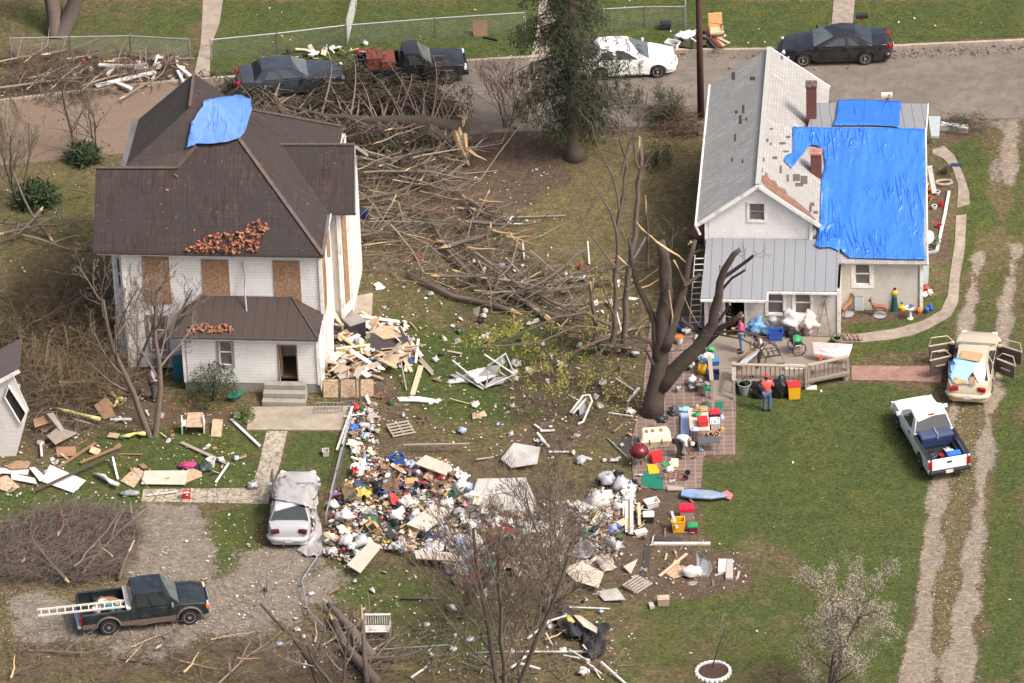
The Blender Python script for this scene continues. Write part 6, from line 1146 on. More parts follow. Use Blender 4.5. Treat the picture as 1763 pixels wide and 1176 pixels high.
softat('blanket','pale pink blanket hung over a chair by the cottage wall','blanket',(1390,572),(.8,.45,1.0),M('pale_pink_cloth',(.64,.5,.47),.85,var=.2),DZ,seed=4,jit=1.0)
softat('folded_tarp','crumpled light blue tarp lying against the porch wall','tarp',(1303,574),(.75,.4,.7),M('light_blue_tarp',(.14,.30,.50),.5,var=.25),DZ,seed=5,jit=1.1)
boxat('storage_tub','long bright blue tub below the porch window','tub',(1335,584),(.62,.4,.42),bluem,.05,DZ)
softat('black_cushion','round black cushion beside the wheelchair','cushion',(1361,580),(.45,.3,.5),blk,DZ,seed=6)
def kettle(name,label,px,z,r,leg,lidm,bowlm):
 p=G(px[0],px[1],z);rt=thing(name,label,'barbecue',tuple(p));m_=MB();m_.lathe((0,0,leg),[(.02,0),(r*.7,r*.25),(r,r*.75)],18);m_.build('bowl',bowlm,rt,smooth=True)
 m_=MB();m_.lathe((0,0,leg),[(r*1.02,r*.75),(r*.9,r*1.15),(r*.55,r*1.45),(.02,r*1.55)],18);l=m_.build('lid',lidm,rt,smooth=True);m_=MB();m_.tube([(-.06,0,leg+r*1.5),(-.05,0,leg+r*1.75),(.05,0,leg+r*1.75),(.06,0,leg+r*1.5)],.012,5);m_.build('handle',steel,l)
 for k in range(3):a=k*2.1+.4;m_=MB();m_.tube([(r*.5*math.cos(a),r*.5*math.sin(a),leg+r*.2),(r*.95*math.cos(a),r*.95*math.sin(a),0)],.013,5);m_.build('leg',steel,rt)
kettle('kettle_barbecue','small grey kettle barbecue in front of the porch window',(1330,574),DZ,.22,.5,greym,greym)
kettle('kettle_barbecue','maroon round barbecue at the left edge of the brick patio',(1101,800),.05,.40,.35,maroon,blk)
kettle('kettle_barbecue','large rusty brown round barbecue at the left corner of the cottage',(1205,425),0,.45,.25,M('rusty_lid',(.15,.07,.05),.6),M('rusty_bowl',(.12,.06,.045),.6))
def lounge(px,z,rz,label,mat,s=1):
 r=thing('garden_chair',label,'chair',tuple(G(px[0],px[1],z)),rz)
 for y in(-.28*s,.28*s):m_=MB();m_.tube([(-.55*s,y,1.0*s),(-.3*s,y,.42*s),(.35*s,y,.4*s),(.5*s,y,.02),(-.35*s,y,.02),(-.1*s,y,.62*s),(.3*s,y,.62*s)],.018,6);m_.build('frame',mat,r)
 for k in range(4):m_=MB();x=-.3*s+.2*k*s;m_.bar((x,-.28*s,.42*s),(x,.28*s,.42*s),.05,.01);m_.build('strap',mat,r)
 for k in range(3):m_=MB();f=k/3+.2;m_.bar((-.3*s-.25*s*f,-.28*s,.42*s+.58*s*f),(-.3*s-.25*s*f,.28*s,.42*s+.58*s*f),.05,.01);m_.build('strap',mat,r)
 return r
lounge((1326,622),DZ,.2,'bent black metal garden chair on the deck',blk,1.1)
barat('white_board','white padded panel lying along the deck railing','panel',(1350,632),(1385,633),.35,.1,whitep,DZ+.06)
W_=[G(1398,588,1.25),G(1468,592,1.2),G(1458,619,.78),G(1400,609,.78)];c=sum(W_,Vector())/4;mb=MB();mb.slab([w-c for w in W_],.14);o=mb.build('mattress',M('faded_floral_quilt',(.62,.5,.5),.9,var=.35,scale=8),None,bevel=.03);o.location=c;place('','pale floral mattress propped against the deck railing','mattress',o)
mb=MB()
def obelisk(px):
 r=thing('garden_obelisk','tall wire garden obelisk against the white porch wall','obelisk',tuple(G(px[0],px[1],.0)),.2)
 for k in range(4):a=k*math.pi/2+.4;m_=MB();m_.tube([(.5*math.cos(a),.5*math.sin(a),0),(.12*math.cos(a),.12*math.sin(a),1.25),(.03*math.cos(a),.03*math.sin(a),1.75)],.014,4);m_.build('leg',woodb,r)
 for z_,q in((.35,.41),(.75,.28),(1.15,.16)):m_=MB();m_.tube([(q*math.cos(k*math.pi/2+.4),q*math.sin(k*math.pi/2+.4),z_)for k in range(5)],.010,4);m_.build('ring',woodb,r)
 m_=MB();m_.tube([(0,0,1.75)]+[(.09*math.cos(a),0,1.92+.09*math.sin(a))for a in np.linspace(-1.5,3.4,10)],.012,5);m_.build('hook',barkd,r)
obelisk((1420,580))
def stack(prefix,L):
 for a in L:boxat(*a[:5],a[5],**(a[6]if len(a)>6 else{}))
boxat('recycling_bin','yellow recycling bin with red lid in front of the deck railing','bin',(1367,684),(.52,.42,.62),yelm,.05,0,lid=redm,lidh=.05)
potat('plant_pot','large grey plant pot with white flowers at the deck corner','plant pot',(1282,678),.28,.5,greym,extra=plantin(bushg,120,.25))
softat('rubbish_bag','big black rubbish sack behind the man in the red shirt','bag',(1309,682),(.7,.6,.75),bagm,seed=7);softat('rubbish_bag','second black rubbish sack beside the yellow bin with the red lid','bag',(1343,682),(.75,.6,.95),bagm,seed=8);softat('cushion','dark round cushion leaning in the railing behind the grey pot','cushion',(1294,664),(.4,.3,.5),blk,seed=9)
potat('plant_pot','concrete pot at the railing corner on a white slab','plant pot',(1396,658),.24,.38,M('concrete_pot',(.34,.29,.23),.9),extra=plantin(bushg,60,.2));sheetat('paving_slab','white slab under the concrete pot','slab',[(1388,663),(1406,663),(1406,670),(1388,670)],whiteb,.05,.06)
for i,(x,y,lab)in enumerate(((1421,650,'white pot with pink flowers nearest the railing corner'),(1433,647,'white pot with pink flowers in the middle of the railing'),(1455,654,'grey pot with a yellow flower at the railing end'))):potat('plant_pot',lab,'plant pot',(x,y),.15,.22,whitep if i<2 else greym,extra=plantin(pinkm if i<2 else bushy,60,.15,.04))
boxat('flower_trough','white box of bits under the deck railing','box',(1377,664),(.4,.35,.35),whitep,.1)
potat('red_flower_pot','small red flower pot on the deck rail','flower pot',(1412,619+0),.09,.14,orng,z=1.14)
boxat('storage_tub','blue tub topped with white cloth left of the ramp','tub',(1222,640),(.75,.5,.6),bluem,.1,0,lid=M('light_blue_lid',(.08,.20,.36),.45));softat('white_cloth','bundled white cloth on top of the blue tub','cloth',(1219,616),(.5,.4,.2),whitep,.66,seed=10);softat('green_cloth','green cloth bundle behind the white cloth on the tub','cloth',(1223,605),(.35,.25,.2),greenp,.6,seed=11)
softat('yellow_jackets','heap of bright yellow jackets hanging before the blue tub','clothes',(1211,645),(.5,.35,.65),yelm,0,seed=12,jit=.6);boxat('storage_tub','navy tub under the yellow jackets','tub',(1228,660),(.5,.4,.55),navy,.0)
softat('rubbish_bag','white sack on the patio left of the ramp','bag',(1193,664),(.42,.4,.55),whitep,.05,seed=13);boxat('brown_bin','brown bin between the white sack and the ramp','bin',(1206,672),(.3,.3,.5),woodb,0,.05);potat('bucket','white bucket with green lid at the foot of the ramp','bucket',(1218,682),.16,.32,whitep,.05,extra=lambda r,a,h:MB().lathe((0,0,h+.03),[(a*1.1,0),(a*1.1,.04),(.01,.05)],16).build('lid',greenp,r))
potat('bucket','white bucket with orange lid behind the broken tree','bucket',(1170,592),.15,.3,whitep,.05,extra=lambda r,a,h:MB().lathe((0,0,h+.03),[(a*1.1,0),(a*1.1,.04),(.01,.05)],16).build('lid',orng,r))
def table(name,label,cat,px,w,d,h,rz,top,leg,z=.05):
 r=thing(name,label,cat,tuple(G(px[0],px[1],z)),rz);m_=MB();m_.box((0,0,h),(w,d,.045));m_.build('tabletop',top,r,bevel=.01)
 for x in(-1,1):
  for y in(-1,1):m_=MB();m_.tube([(x*w*.44,y*d*.44,h),(x*w*.47,y*d*.47,0)],.018,5);m_.build('leg',leg,r)
 return r
def onz(x,y,z):p=G(x,y,z);return p
T1=G(1203,722,.75);table('folding_table','white folding table loaded with goods on the brick patio','table',PX(Vector((T1.x,T1.y,.05))),.82,1.75,.7,.02,cream,steel)
table('folding_table','dark grey low table at the corner of the white folding table','table',(1220,775),.9,.5,.5,.1,M('dark_grey_top',(.09,.09,.10),.6),steel)
boxat('tool_box','red tool box on the white folding table','tool box',(1210,730),(.4,.45,.2),redm,.1,.78,lid=redm,taper=1);softat('wicker_tray','golden wicker trays on the back of the white table','tray',(1207,706),(.55,.4,.15),wick,.78,seed=14);softat('green_bottle_pile','small bottles and jars on the white folding table','jars',(1200,716),(.35,.2,.16),greenp,.78,seed=15);softat('blue_pink_cloth','pale blue crumpled wrapper at the front of the white table','wrapper',(1196,741),(.4,.2,.12),M('pale_blue_wrap',(.45,.52,.72),.5),.78,seed=16)
sheetat('folded_airbed','blue and white striped cushion strip left of the white table','cushion',[(1172,711),(1186,711),(1186,755),(1172,755)],M('blue_white_stripe',(.32,.42,.72),.8,var=.6,scale=14),.12,.2)
boxat('white_tub','white tub between the table and the wicker basket','tub',(1231,735),(.38,.5,.3),whitep,.0,.05,fill=whitep);boxat('cool_box','navy and red cool box right of the white table','cool box',(1231,722),(.45,.35,.35),navy,.1,.05,lid=redm);potat('wicker_basket','round wicker basket with fruit at the front right of the table','basket',(1229,753),.25,.16,wick,.05,extra=plantin(M('peach_fruit',(.55,.3,.16),.7),40,.16,.06))
softat('teal_cloth','turquoise cloth lying behind the white table','cloth',(1178,706),(.55,.3,.12),M('turquoise_cloth',(.22,.50,.50),.8),.05,seed=17);softat('helmet_pile','black and white helmet pile behind the striped strip','helmets',(1160,712),(.45,.4,.35),M('mixed_dark',(.06,.07,.09),.5,var=.9,scale=12),.05,seed=18)
sheetat('green_sheet','bright green sheet lying at the foot of the ramp','plastic sheet',[(1233,692),(1246,690),(1243,712),(1236,722),(1232,705)],tealm,.01,.08)
mb=MB();a=G(1222,700,.5);q=G(1242,736,.15);mb.tube([Vector(),q-a],.014,6);r=thing('broom','yellow bristled broom with blue handle beside the table','broom',tuple(a));mb.build('handle',bluem,r);m_=MB();m_.tube([q-a,(q-a)*1.14],[.04,.12],8);m_.build('bristles',M('straw',(.6,.42,.14),.9),r)
def carrier():
 r=thing('pet_carrier','cream plastic pet carrier with dark vents on the brick patio','pet carrier',tuple(G(1128,763,.05)),.05);m_=MB()
 def ring(z,w,d):return[Vector((x*w/2,y*d/2,z))for x,y in((-1,-.8),(-.9,-1),(.9,-1),(1,-.8),(1,.8),(.9,1),(-.9,1),(-1,.8))]
 def shell(nm,rs,mat):
  vs=[v for q in rs for v in q];fs=[(i*8+j,i*8+(j+1)%8,(i+1)*8+(j+1)%8,(i+1)*8+j)for i in range(len(rs)-1)for j in range(8)]+[tuple(range(7,-1,-1)),tuple(range((len(rs)-1)*8,len(rs)*8))];return MB().add(vs,fs).build(nm,mat,r,bevel=.02)
 shell('base',[ring(0,1.05,.7),ring(.3,1.25,.85),ring(.34,1.32,.92)],beige);t_=shell('top',[ring(.345,1.3,.9),ring(.55,1.1,.7),ring(.62,.95,.55)],beige)
 for x in(-.35,-.1,.25):m_=MB();m_.box((x,-.02+.05*x,.632),(.13,.22,.02));m_.build('vent',woodb,t_)
 for x in(-.25,.25):m_=MB();m_.box((x,-.445,.32),(.03,.03,.3));m_.build('strap',blk,t_)
carrier();softat('black_bag','black bag lying behind the pet carrier','bag',(1139,726),(.55,.35,.3),bagm,.5,seed=19)
boxat('tool_box','red tool box lying on grey boards below the pet carrier','tool box',(1129,792),(.5,.3,.28),redm,.5,.08,lid=redm,taper=1)
sheetat('yellow_tray','flat yellow tray beside the dark green sheet','tray',[(1114,799),(1130,800),(1137,814),(1117,815)],yelm,.04,.1);sheetat('green_sheet','dark green sheet spread at the lower left of the patio','plastic sheet',[(1106,818),(1118,803),(1142,816),(1142,841),(1128,842),(1104,834)],tealm,.012,.075)
sheetat('box_lid','cream square lid on the patio behind the brown rack','lid',[(1155,789),(1168,789),(1168,803),(1156,803)],beige,.05,.12);sheetat('green_paper','bright green folder on the patio','folder',[(1138,798),(1146,794),(1152,799),(1144,803)],greenp,.02,.1);softat('white_bag','small white bag beside the brown rack','bag',(1153,812),(.35,.28,.25),whitep,.06,seed=20)
r=thing('hand_cart','rust red metal hand cart with two black wheels lying on the patio','cart',tuple(G(1165,820,.08)),-.25);m_=MB()
for y in(-.28,.28):m_.tube([(-.75,y,.06),(.45,y,.1)],.02,5)
for k in range(6):m_.tube([(-.7+.2*k,-.28,.06),(-.7+.2*k,.28,.08)],.015,4)
m_.build('frame',M('rust_red_steel',(.22,.06,.045),.6),r)
for y in(-.2,.2):m_=MB();m_.lathe((.42,y,.12),[(.02,-.03),(.11,-.03),(.12,0),(.11,.03),(.02,.03)],14,'Y');m_.build('wheel',rubber,r)
sheetat('timber_edging','pale timber edging along the front of the patio','timber',[(1149,836),(1178,838),(1178,843),(1149,843)],railm,.08,.12);sheetat('tar_board','black tar board left of the maroon barbecue','board',[(1072,750),(1086,750),(1086,780),(1073,780)],tarb,.02,.04)
# ---- goods on the bare soil
rd=thing('paddle_board','blue paddle board with a dark centre strip on the soil below the patio','paddle board',tuple(G(1213,853,.15)),-.18);m_=MB();P_=[(-.95,-.2),(-.6,-.3),(.3,-.28),(.95,-.05),(.95,.05),(.3,.28),(-.6,.3),(-.95,.2)];m_.slab([Vector((x,y,.09))for x,y in P_],.09);m_.build('board',M('blue_board',(.17,.26,.44),.5,var=.6,scale=4,dirt=(.4,.42,.45)),rd,bevel=.02);m_=MB();m_.slab([Vector((x*.5+.05,y*.35,.1))for x,y in P_],.008);m_.build('deck_pad',greym,rd)
sheetat('paddle','faded red paddle blade at the tip of the blue board','paddle',[(1238,849),(1252,844),(1262,851),(1258,860),(1248,857)],M('faded_red',(.50,.16,.15),.6),.03,.12)
boxat('storage_tub','grey tub with cherry red lid below the blue board','tub',(1182,893),(.55,.42,.45),M('taupe_plastic',(.28,.23,.21),.6),.05,lid=M('cherry_lid',(.60,.02,.06),.35),lidh=.16)
boxat('yellow_bin','open yellow tub holding a grey tool left of the red lidded tub','tub',(1168,913),(.52,.42,.52),yelm,.0);barat('grey_tool','grey tool standing in the yellow tub','tool',(1166,910),(1156,880),.12,.03,greym,.3,.75)
boxat('green_lid_tub','maroon tub with bright green lid on the soil edge','tub',(1193,916),(.36,.32,.3),M('maroon_plastic',(.13,.02,.035),.5),0,lid=greenp,lidh=.08,taper=.95)
boxat('wash_basket','translucent white wash basket on the bare soil','basket',(1122,872),(.55,.4,.28),whitep,.35,taper=.8);boxat('cool_box','black cool box with white lid below the wash basket','cool box',(1117,897),(.42,.36,.3),blk,-.05,lid=whitep,lidh=.06,taper=.95);boxat('white_tray','white rectangular tray left of the soil corner','tray',(1103,920),(.5,.28,.14),whitep,.35,lid=whitep,lidh=.03)
barat('white_post','long white post lying across the bare soil','post',(1125,936),(1223,936),.12,.1,whiteb,.06);barat('black_board','black tar board lying above the long white post','board',(1121,927),(1173,930),.3,.04,tarb,.03)
sheetat('tar_board','upright black strip between the rubbish and the soil','board',[(1110,935),(1121,935),(1119,970),(1110,1000),(1100,998),(1107,968)],tarb,.02,.04)
for i,(x,y0,y1,m_)in enumerate(((1079,850,916,whiteb),(1083,848,917,woodb),(1088,845,918,whiteb),(1075,858,890,whiteb),(1101,866,905,woodp))):barat('plank',['white plank at the left of the upright bundle','brown plank in the middle of the upright bundle','wide white plank at the right of the upright bundle','short white plank beside the upright bundle','orange brown plank right of the upright bundle'][i],'plank',(x,y1),(x-1,y0),.12,.05,m_,.1,.35)
sheetat('roof_board','white panel with dark edge at the head of the plank bundle','panel',[(1068,845),(1086,833),(1096,840),(1090,850),(1075,855)],whiteb,.05,.4)
for i,(x,y)in enumerate(((1050,918),(1063,912))):softat('blue_bag',['blue plastic bag left of its pair beside the planks','blue plastic bag nearest the plank bundle'][i],'bag',(x,y),(.35,.3,.3),bluem,seed=21+i,jit=.7)
sheetat('seat_shell','large grey moulded seat shell standing on the bare soil','seat shell',[(1199,950),(1210,957),(1223,966),(1226,978),(1219,991),(1200,990)],M('grey_vinyl',(.26,.27,.28),.5),.1,zs=[.75,.75,.6,.4,.1,.1]);softat('white_sack','white plastic sack tied with rope beside the grey shell','bag',(1192,992),(.75,.5,.5),whitep,seed=24,jit=.3)
sheetat('white_board','small bright white panel right of the grey shell','panel',[(1237,962),(1251,962),(1251,984),(1236,984)],whiteb,.04,.08);sheetat('grey_block','grey slab with bricks beside the white panel','slab',[(1251,962),(1262,962),(1262,995),(1249,995)],M('concrete_block',(.36,.35,.33),.9),.1,.12)
barat('plank','yellow pine plank propped over the soil left of the grey shell','plank',(1135,992),(1183,953),.12,.04,woodp,.06,.3);sheetat('plywood_sheet','broken tan plywood under the propped pine plank','plywood',[(1143,985),(1160,972),(1182,975),(1180,990),(1160,996)],osbl,.02,.04)
boxat('brick_stack','small stack of pale bricks below the bare soil','bricks',(1142,1040),(.45,.32,.28),M('pale_brick',(.36,.28,.2),.9,var=.4,scale=14),.0,lid=M('pale_brick_top',(.42,.34,.25),.9),taper=1,lidh=.05);sheetat('concrete_block','broken grey block beside the brick stack','block',[(1116,1037),(1124,1036),(1127,1043),(1119,1045)],M('concrete_block',(.3,.3,.3)),.12,.14)
# ---- utility pole, wire, mailboxes, fences
p=G(1207,206);r=thing('utility_pole','tall reddish brown timber utility pole beside the road','pole',tuple(p));m_=MB();m_.tube([(0,0,-.1),(0,0,5),(0,0,14)],[.16,.14,.11],12);m_.build('shaft',M('creosote_wood',(.085,.04,.032),.85,var=.35,scale=5),r,smooth=True);m_=MB();m_.bar((0,-1.1,13),(0,1.1,13),.1,.12);m_.build('crossarm',woodb,r)
a=Vector((p.x,p.y,5.0));b=G(1800,61,5.0);m_=MB();m_.tube([a-a+((b-a)*t+Vector((0,0,-1.4*t*(1-t))))for t in np.linspace(0,1,12)],.011,4);o=m_.build('overhead_cable',blk,None);o.location=a;tag(o,'thin black cable running right from the utility pole','cable')
b=G(930,62,5.0);m_=MB();m_.tube([((b-a)*t+Vector((0,0,-.5*t*(1-t))))for t in np.linspace(0,1,8)],.011,4);o=m_.build('overhead_cable',blk,None);o.location=a;tag(o,'thin black cable running left from the utility pole','cable')
def mailbox(label,px,h,s,mat):
 r=thing('mailbox',label,'mailbox',tuple(G(*px)),0);m_=MB();m_.box((0,0,h/2),(.09,.09,h));m_.build('post',woodb,r);L_=.5*s;m_=MB();pr_=[(-.1*s,0),(-.1*s,.12*s),(-.07*s,.19*s),(0,.22*s),(.07*s,.19*s),(.1*s,.12*s),(.1*s,0)];vs=[Vector((x,y,h+z))for x in(-L_/2,L_/2)for y,z in pr_];n_=7;m_.add(vs,[(i,(i+1)%n_,(i+1)%n_+n_,i+n_)for i in range(n_)]+[tuple(range(n_-1,-1,-1)),tuple(range(n_,2*n_))]);m_.build('box',mat,r);m_=MB();m_.box((L_*.2,-.11*s,h+.13*s),(.04,.015,.12));m_.build('flag',redl,r)
mailbox('white mailbox on a post behind the blue tarp',(1527,205),1.15,1.0,whitep);mailbox('black mailbox on a post on the far lawn',(1484,50),.6,1.1,blk)
def chain_fence(label,P_,h=1.05,posts=None,gate=False):
 W_=[G(*q)for q in P_];o_=W_[0];r=thing('chain_link_fence',label,'fence',tuple(o_));W_=[w-o_ for w in W_];m_=MB();m_.tube([w+Vector((0,0,h))for w in W_],.028,5);m_.build('top_rail',steel,r)
 for a,b in zip(W_[:-1],W_[1:]):
  L_=(b-a).length;k=max(1,int(L_/2.4));d=(b-a)/L_
  for i in range(k+1):c=a.lerp(b,i/k);m_=MB();m_.tube([c,c+Vector((0,0,h+.06))],.032,6);m_.build('post',steel,r)
  m_=MB();s_=.11;n_=int(L_/s_)
  for i in range(-int(h/s_),n_):
   for sg in(1,-1):
    x0=i*s_;x1=x0+h;z0,z1=0,h
    if x0<0:z0=-x0;x0=0
    if x1>L_:z1=h-(x1-L_);x1=L_
    if z1<=z0:continue
    if sg<0:z0,z1=h-z0,h-z1
    m_.tube([a+d*x0+Vector((0,0,z0)),a+d*x1+Vector((0,0,z1))],.002,3,cap=False)
  m_.build('wire_mesh',steel,r,uv=False)
chain_fence('chain link fence on the far verge at the top left',[(20,100),(122,98),(226,96),(328,102)]);chain_fence('chain link fence from the far path to the fence corner',[(364,103),(478,92),(596,78)])
chain_fence('chain link fence from the corner across the far lawn',[(596,78),(750,66),(905,56)]);chain_fence('chain link fence running away from the fence corner',[(598,76),(612,20),(616,-15)],1.2);chain_fence('chain link fence right of the standing fir',[(1040,50),(1110,46),(1179,46)],1.05);chain_fence('chain link fence running away beside the utility pole',[(1181,46),(1179,-10)],1.05)
chain_fence('buckled low chain link fence beside the gravel drive',[(605,735),(580,830),(562,905)],.5);chain_fence('flattened chain link fence below the silver saloon',[(556,955),(520,1010),(530,1060),(560,1090)],.3)
sheetat('brown_board','square brown panel standing on the far lawn','panel',[(813,34),(839,34),(839,62),(815,62)],woodb,.05,zs=[.75,.75,.05,.05]);boxat('black_box','black box on the far lawn left of the utility pole','box',(1146,50),(.5,.35,.28),blk,0,lid=blk);barat('pipe','brown pipe beside the brown panel','pipe',(832,64),(856,69),.08,.08,blk)
r=thing('armchair','tan wooden armchair on the kerbside junk pile right of the pole','armchair',tuple(G(1233,62,.25)),.1);m_=MB();m_.box((0,0,.3),(.65,.6,.14));m_.build('seat',woodp,r,bevel=.03);m_=MB();m_.box((0,.28,.65),(.65,.1,.75),0,0,-.2);m_.build('backrest',M('orange_tan_board',(.52,.30,.13),.8,var=.2),r,bevel=.03)
for s in(-1,1):m_=MB();m_.box((s*.32,0,.5),(.07,.55,.06));m_.build('arm',woodb,r,bevel=.01);m_=MB();m_.box((s*.28,-.24,.12),(.06,.06,.28));m_.build('leg',woodb,r)
for i,(a,b,w,mt,zz)in enumerate([((1212,60),(1248,78),.3,'o',.3),((1214,52),(1240,80),.2,'r',.35),((1218,66),(1236,84),.1,'w',.2),((1222,58),(1255,74),.15,'o',.4),((1165,66),(1200,52),.2,'w',.4),((1170,80),(1205,62),.12,'k',.3),((1180,60),(1203,74),.1,'w',.5),((1160,74),(1200,78),.25,'k',.15),((1225,75),(1250,60),.12,'p',.2),((1186,82),(1210,76),.1,'w',.1)]):
 mt_=dict(o=woodp,r=M('dark_red_wood',(.20,.03,.03),.6),w=whiteb,k=tarb,p=M('peach_board',(.6,.4,.3),.8))[mt];barat('board',['orange board at the front of the kerbside pile','dark red board sloping in the kerbside pile','thin white slat in the kerbside pile','tan board resting over the kerbside pile','broad white board left of the pole','long black board left of the pole','thin white stick left of the pole','black plank flat beside the kerb','peach board right of the armchair','white slat at the foot of the pole'][i],'board',a,b,w,.04,mt_,zz*.2,zz*1.3)
boxat('white_crate','white crate with a dark opening beside the white car','crate',(1158,84),(.62,.42,.35),whitep,-.5,taper=.9);softat('white_sheeting','crumpled white sheeting on the junk left of the pole','plastic sheet',(1178,66),(.8,.5,.35),whitep,.25,seed=30,jit=.8)
softat('brush_heap','dark heap of leaves at the foot of the kerbside junk','leaves',(1190,82),(1.4,.6,.35),leafd,seed=31,jit=.6)
sheetat('plaid_cushion','blue and cream plaid chair pad at the corner of the cottage','cushion',[(1598,200),(1619,200),(1617,234),(1603,234)],M('plaid_cloth',(.36,.42,.44),.9,var=.5,scale=16),.12,zs=[1.2,1.2,.5,.5])
barat('foam_log','thick white foam block lying by the roadside soil patch','block',(1620,217),(1666,222),.32,.28,whitep,.14)
for i,(a,b)in enumerate((((1634,330),(1627,368)),((1627,369),(1620,400)),((1620,401),(1613,432)))):barat('bed_edging',['white painted edging at the top of the flower bed','white painted edging in the middle of the flower bed','white painted edging at the bottom of the flower bed'][i],'edging',a,b,.12,.1,whiteb,.06)
barat('bed_edging','dark grey edging across the foot of the flower bed','edging',(1586,437),(1614,433),.12,.1,greym,.06)
r=thing('birdbath_ring','curved stone ring at the top of the flower bed','garden edging',tuple(G(1625,316)));m_=MB();m_.tube([(.35*math.cos(a),.2*math.sin(a),.06)for a in np.linspace(0,6.283,18)],.06,6);m_.build('stone',kerbm,r)
for i,(x,y,m_,lab)in enumerate(((1604,332,orng,'orange terracotta pot beside the tarped wing'),(1614,335,whitep,'white pot right of the terracotta pot'),(1601,345,M('terracotta',(.5,.2,.08)),'toppled terracotta pot in the flower bed'),(1609,360,whitep,'small white pot in the middle of the bed'),(1604,415,orng,'orange pot near the foot of the bed'),(1620,355,redm,'small red ornament by the white edging'),(1617,392,redm,'second red ornament lower along the edging'),(1594,322,whitep,'white ball ornament close to the cottage wall'),(1597,355,M('brown_stoneware',(.2,.13,.09)),'brown stoneware pot in the bed'),(1592,420,whitep,'white figurine at the foot of the bed'))):potat('garden_pot',lab,'pot',(x,y),.12,.16,m_,n=10,extra=plantin(bushy,14,.09,.04))
pd=F2.P(aX+.2,F2.px(1600,420,1.0)[1],1.35);r=thing('satellite_dish','small grey satellite dish on the right wall of the cottage','satellite dish',tuple(pd));m_=MB();m_.lathe((0,0,0),[(.001,0),(.15,.02),(.29,.08)],20,'X');o=m_.build('dish',M('dish_grey',(.5,.5,.48),.5),r,solid=.015);o.rotation_euler=(0,-.35,-.9);m_=MB();m_.tube([(0,0,0),(-.2,0,-.1)],.02,6);m_.build('arm',steel,r)
sheetat('leaning_glass','pale glass panel leaning against the right corner of the cottage','panel',[(1581,452),(1600,451),(1598,488),(1586,490)],M('pale_glass',(.5,.56,.6),.15,spec=.8),.03,zs=[1.3,1.3,.1,.1])
def deer(px,rz,lab):
 r=thing('deer_statue',lab,'statue',tuple(G(*px)),rz);V_=[(-.28,0,.42),(0,0,.45),(.25,0,.44),(.36,0,.62),(.4,0,.74),(.52,0,.70),(-.26,.07,.25),(-.28,.07,.02),(-.26,-.07,.25),(-.28,-.07,.02),(.24,.07,.24),(.25,.07,.02),(.24,-.07,.24),(.25,-.07,.02),(-.36,0,.46),(.38,.07,.86),(.38,-.07,.86)]
 E_=[(0,1),(1,2),(2,3),(3,4),(4,5),(0,6),(6,7),(0,8),(8,9),(2,10),(10,11),(2,12),(12,13),(0,14),(4,15),(4,16)];R_=[.1,.11,.1,.05,.05,.03,.035,.018,.035,.018,.03,.018,.03,.018,.02,.02,.02];skinm('body',V_,E_,R_,M('painted_fawn',(.24,.11,.06),.7,var=.4,scale=9),r,1,1);m_=MB();m_.lathe((0,0,0),[(.28,0),(.3,.03),(.01,.04)],14);m_.build('base',greym,r)
deer((1458,541),.9,'brown deer statue nearest the porch corner');deer((1515,543),3.0,'brown deer statue grazing before the wing wall')
potat('garden_figure','tall dark green garden figure with a yellow top before the wing wall','garden ornament',(1540,534),.16,.62,M('dark_green_paint2',(.012,.07,.055),.6),prof=[(.2,0),(.17,.1),(.12,.45),(.1,.7),(.04,.75)],extra=lambda r,a,h:(MB().ico((0,0,.86),.13,2,(.9,.7,1.2),.3,3).build('top',yelm,r,smooth=True),MB().ico((.02,0,1.06),.07,1).build('head',blk,r)))
potat('garden_figure','squat yellow, red and green garden figure right of the tall one','garden ornament',(1553,532),.18,.2,yelm,prof=[(.18,0),(.2,.15),(.1,.25)],extra=lambda r,a,h:(MB().ico((0,0,.36),.14,2,(1,.8,.9)).build('hat',greenp,r,smooth=True),MB().ico((.14,-.04,.14),.09,1).build('ball',redm,r)))
potat('bird_bath','white bird bath leaning before the wing corner','bird bath',(1567,548),.1,.5,whitep,prof=[(.14,0),(.06,.08),(.05,.4),(.2,.48),(.22,.54),(.18,.5)],extra=lambda r,a,h:MB().ico((.05,0,.62),.09,1,(1.6,1,.8)).build('bird',M('slate_blue',(.08,.10,.22),.6),r))
boxat('meter_box','pale grey meter cabinet against the wing wall','cabinet',(1479,533),(.38,.2,.7),M('pale_grey_paint',(.48,.52,.55),.5),F2.rz,lid=greym,lidh=.04,taper=1)
for i in range(9):softat('garden_ornament',['coloured ornament clustered at the right corner of the cottage'][0],'garden ornament',(1585+random.uniform(-6,22),500+random.uniform(-8,45)),(.22,.22,.3),random.choice([orng,redm,whitep,greenp,bluem,pinkm,whitep]),seed=40+i,group='coloured ornaments at the right corner of the cottage')
for i in range(12):softat('stone','rough brown stone in the row beside the curved path','stone',(1452+i*2.6,584+(i%3)*3-3),(.2,.16,.2),M('brown_stone',(.24,.17,.13),.9,var=.5,scale=12),seed=60+i,group='brown stones in the row beside the curved path',jit=.5)
potat('plant_pot','leafy pot at the right end of the porch wall','plant pot',(1441,592),.2,.28,greym,extra=plantin(bushy,120,.3))
sheetat('doormat','small dark blue mat across the curved path','mat',[(1637,281),(1655,281),(1655,286),(1637,286)],navy,.02,.06)
def ladder(name,label,a,b,w,mat,n):
 c=a.copy();r=thing(name,label,'ladder',tuple(c));d=(b-a);s=d.cross(Vector((0,0,1))).normalized()*(w/2)if abs(d.normalized().z)<.95 else Vector((w/2,0,0))
 for k in(-1,1):m_=MB();m_.bar(s*k,d+s*k,.035,.08);m_.build('rail',mat,r)
 for i in range(n):q=d*((i+.5)/n);m_=MB();m_.bar(q-s,q+s,.035,.035);m_.build('rung',mat,r)
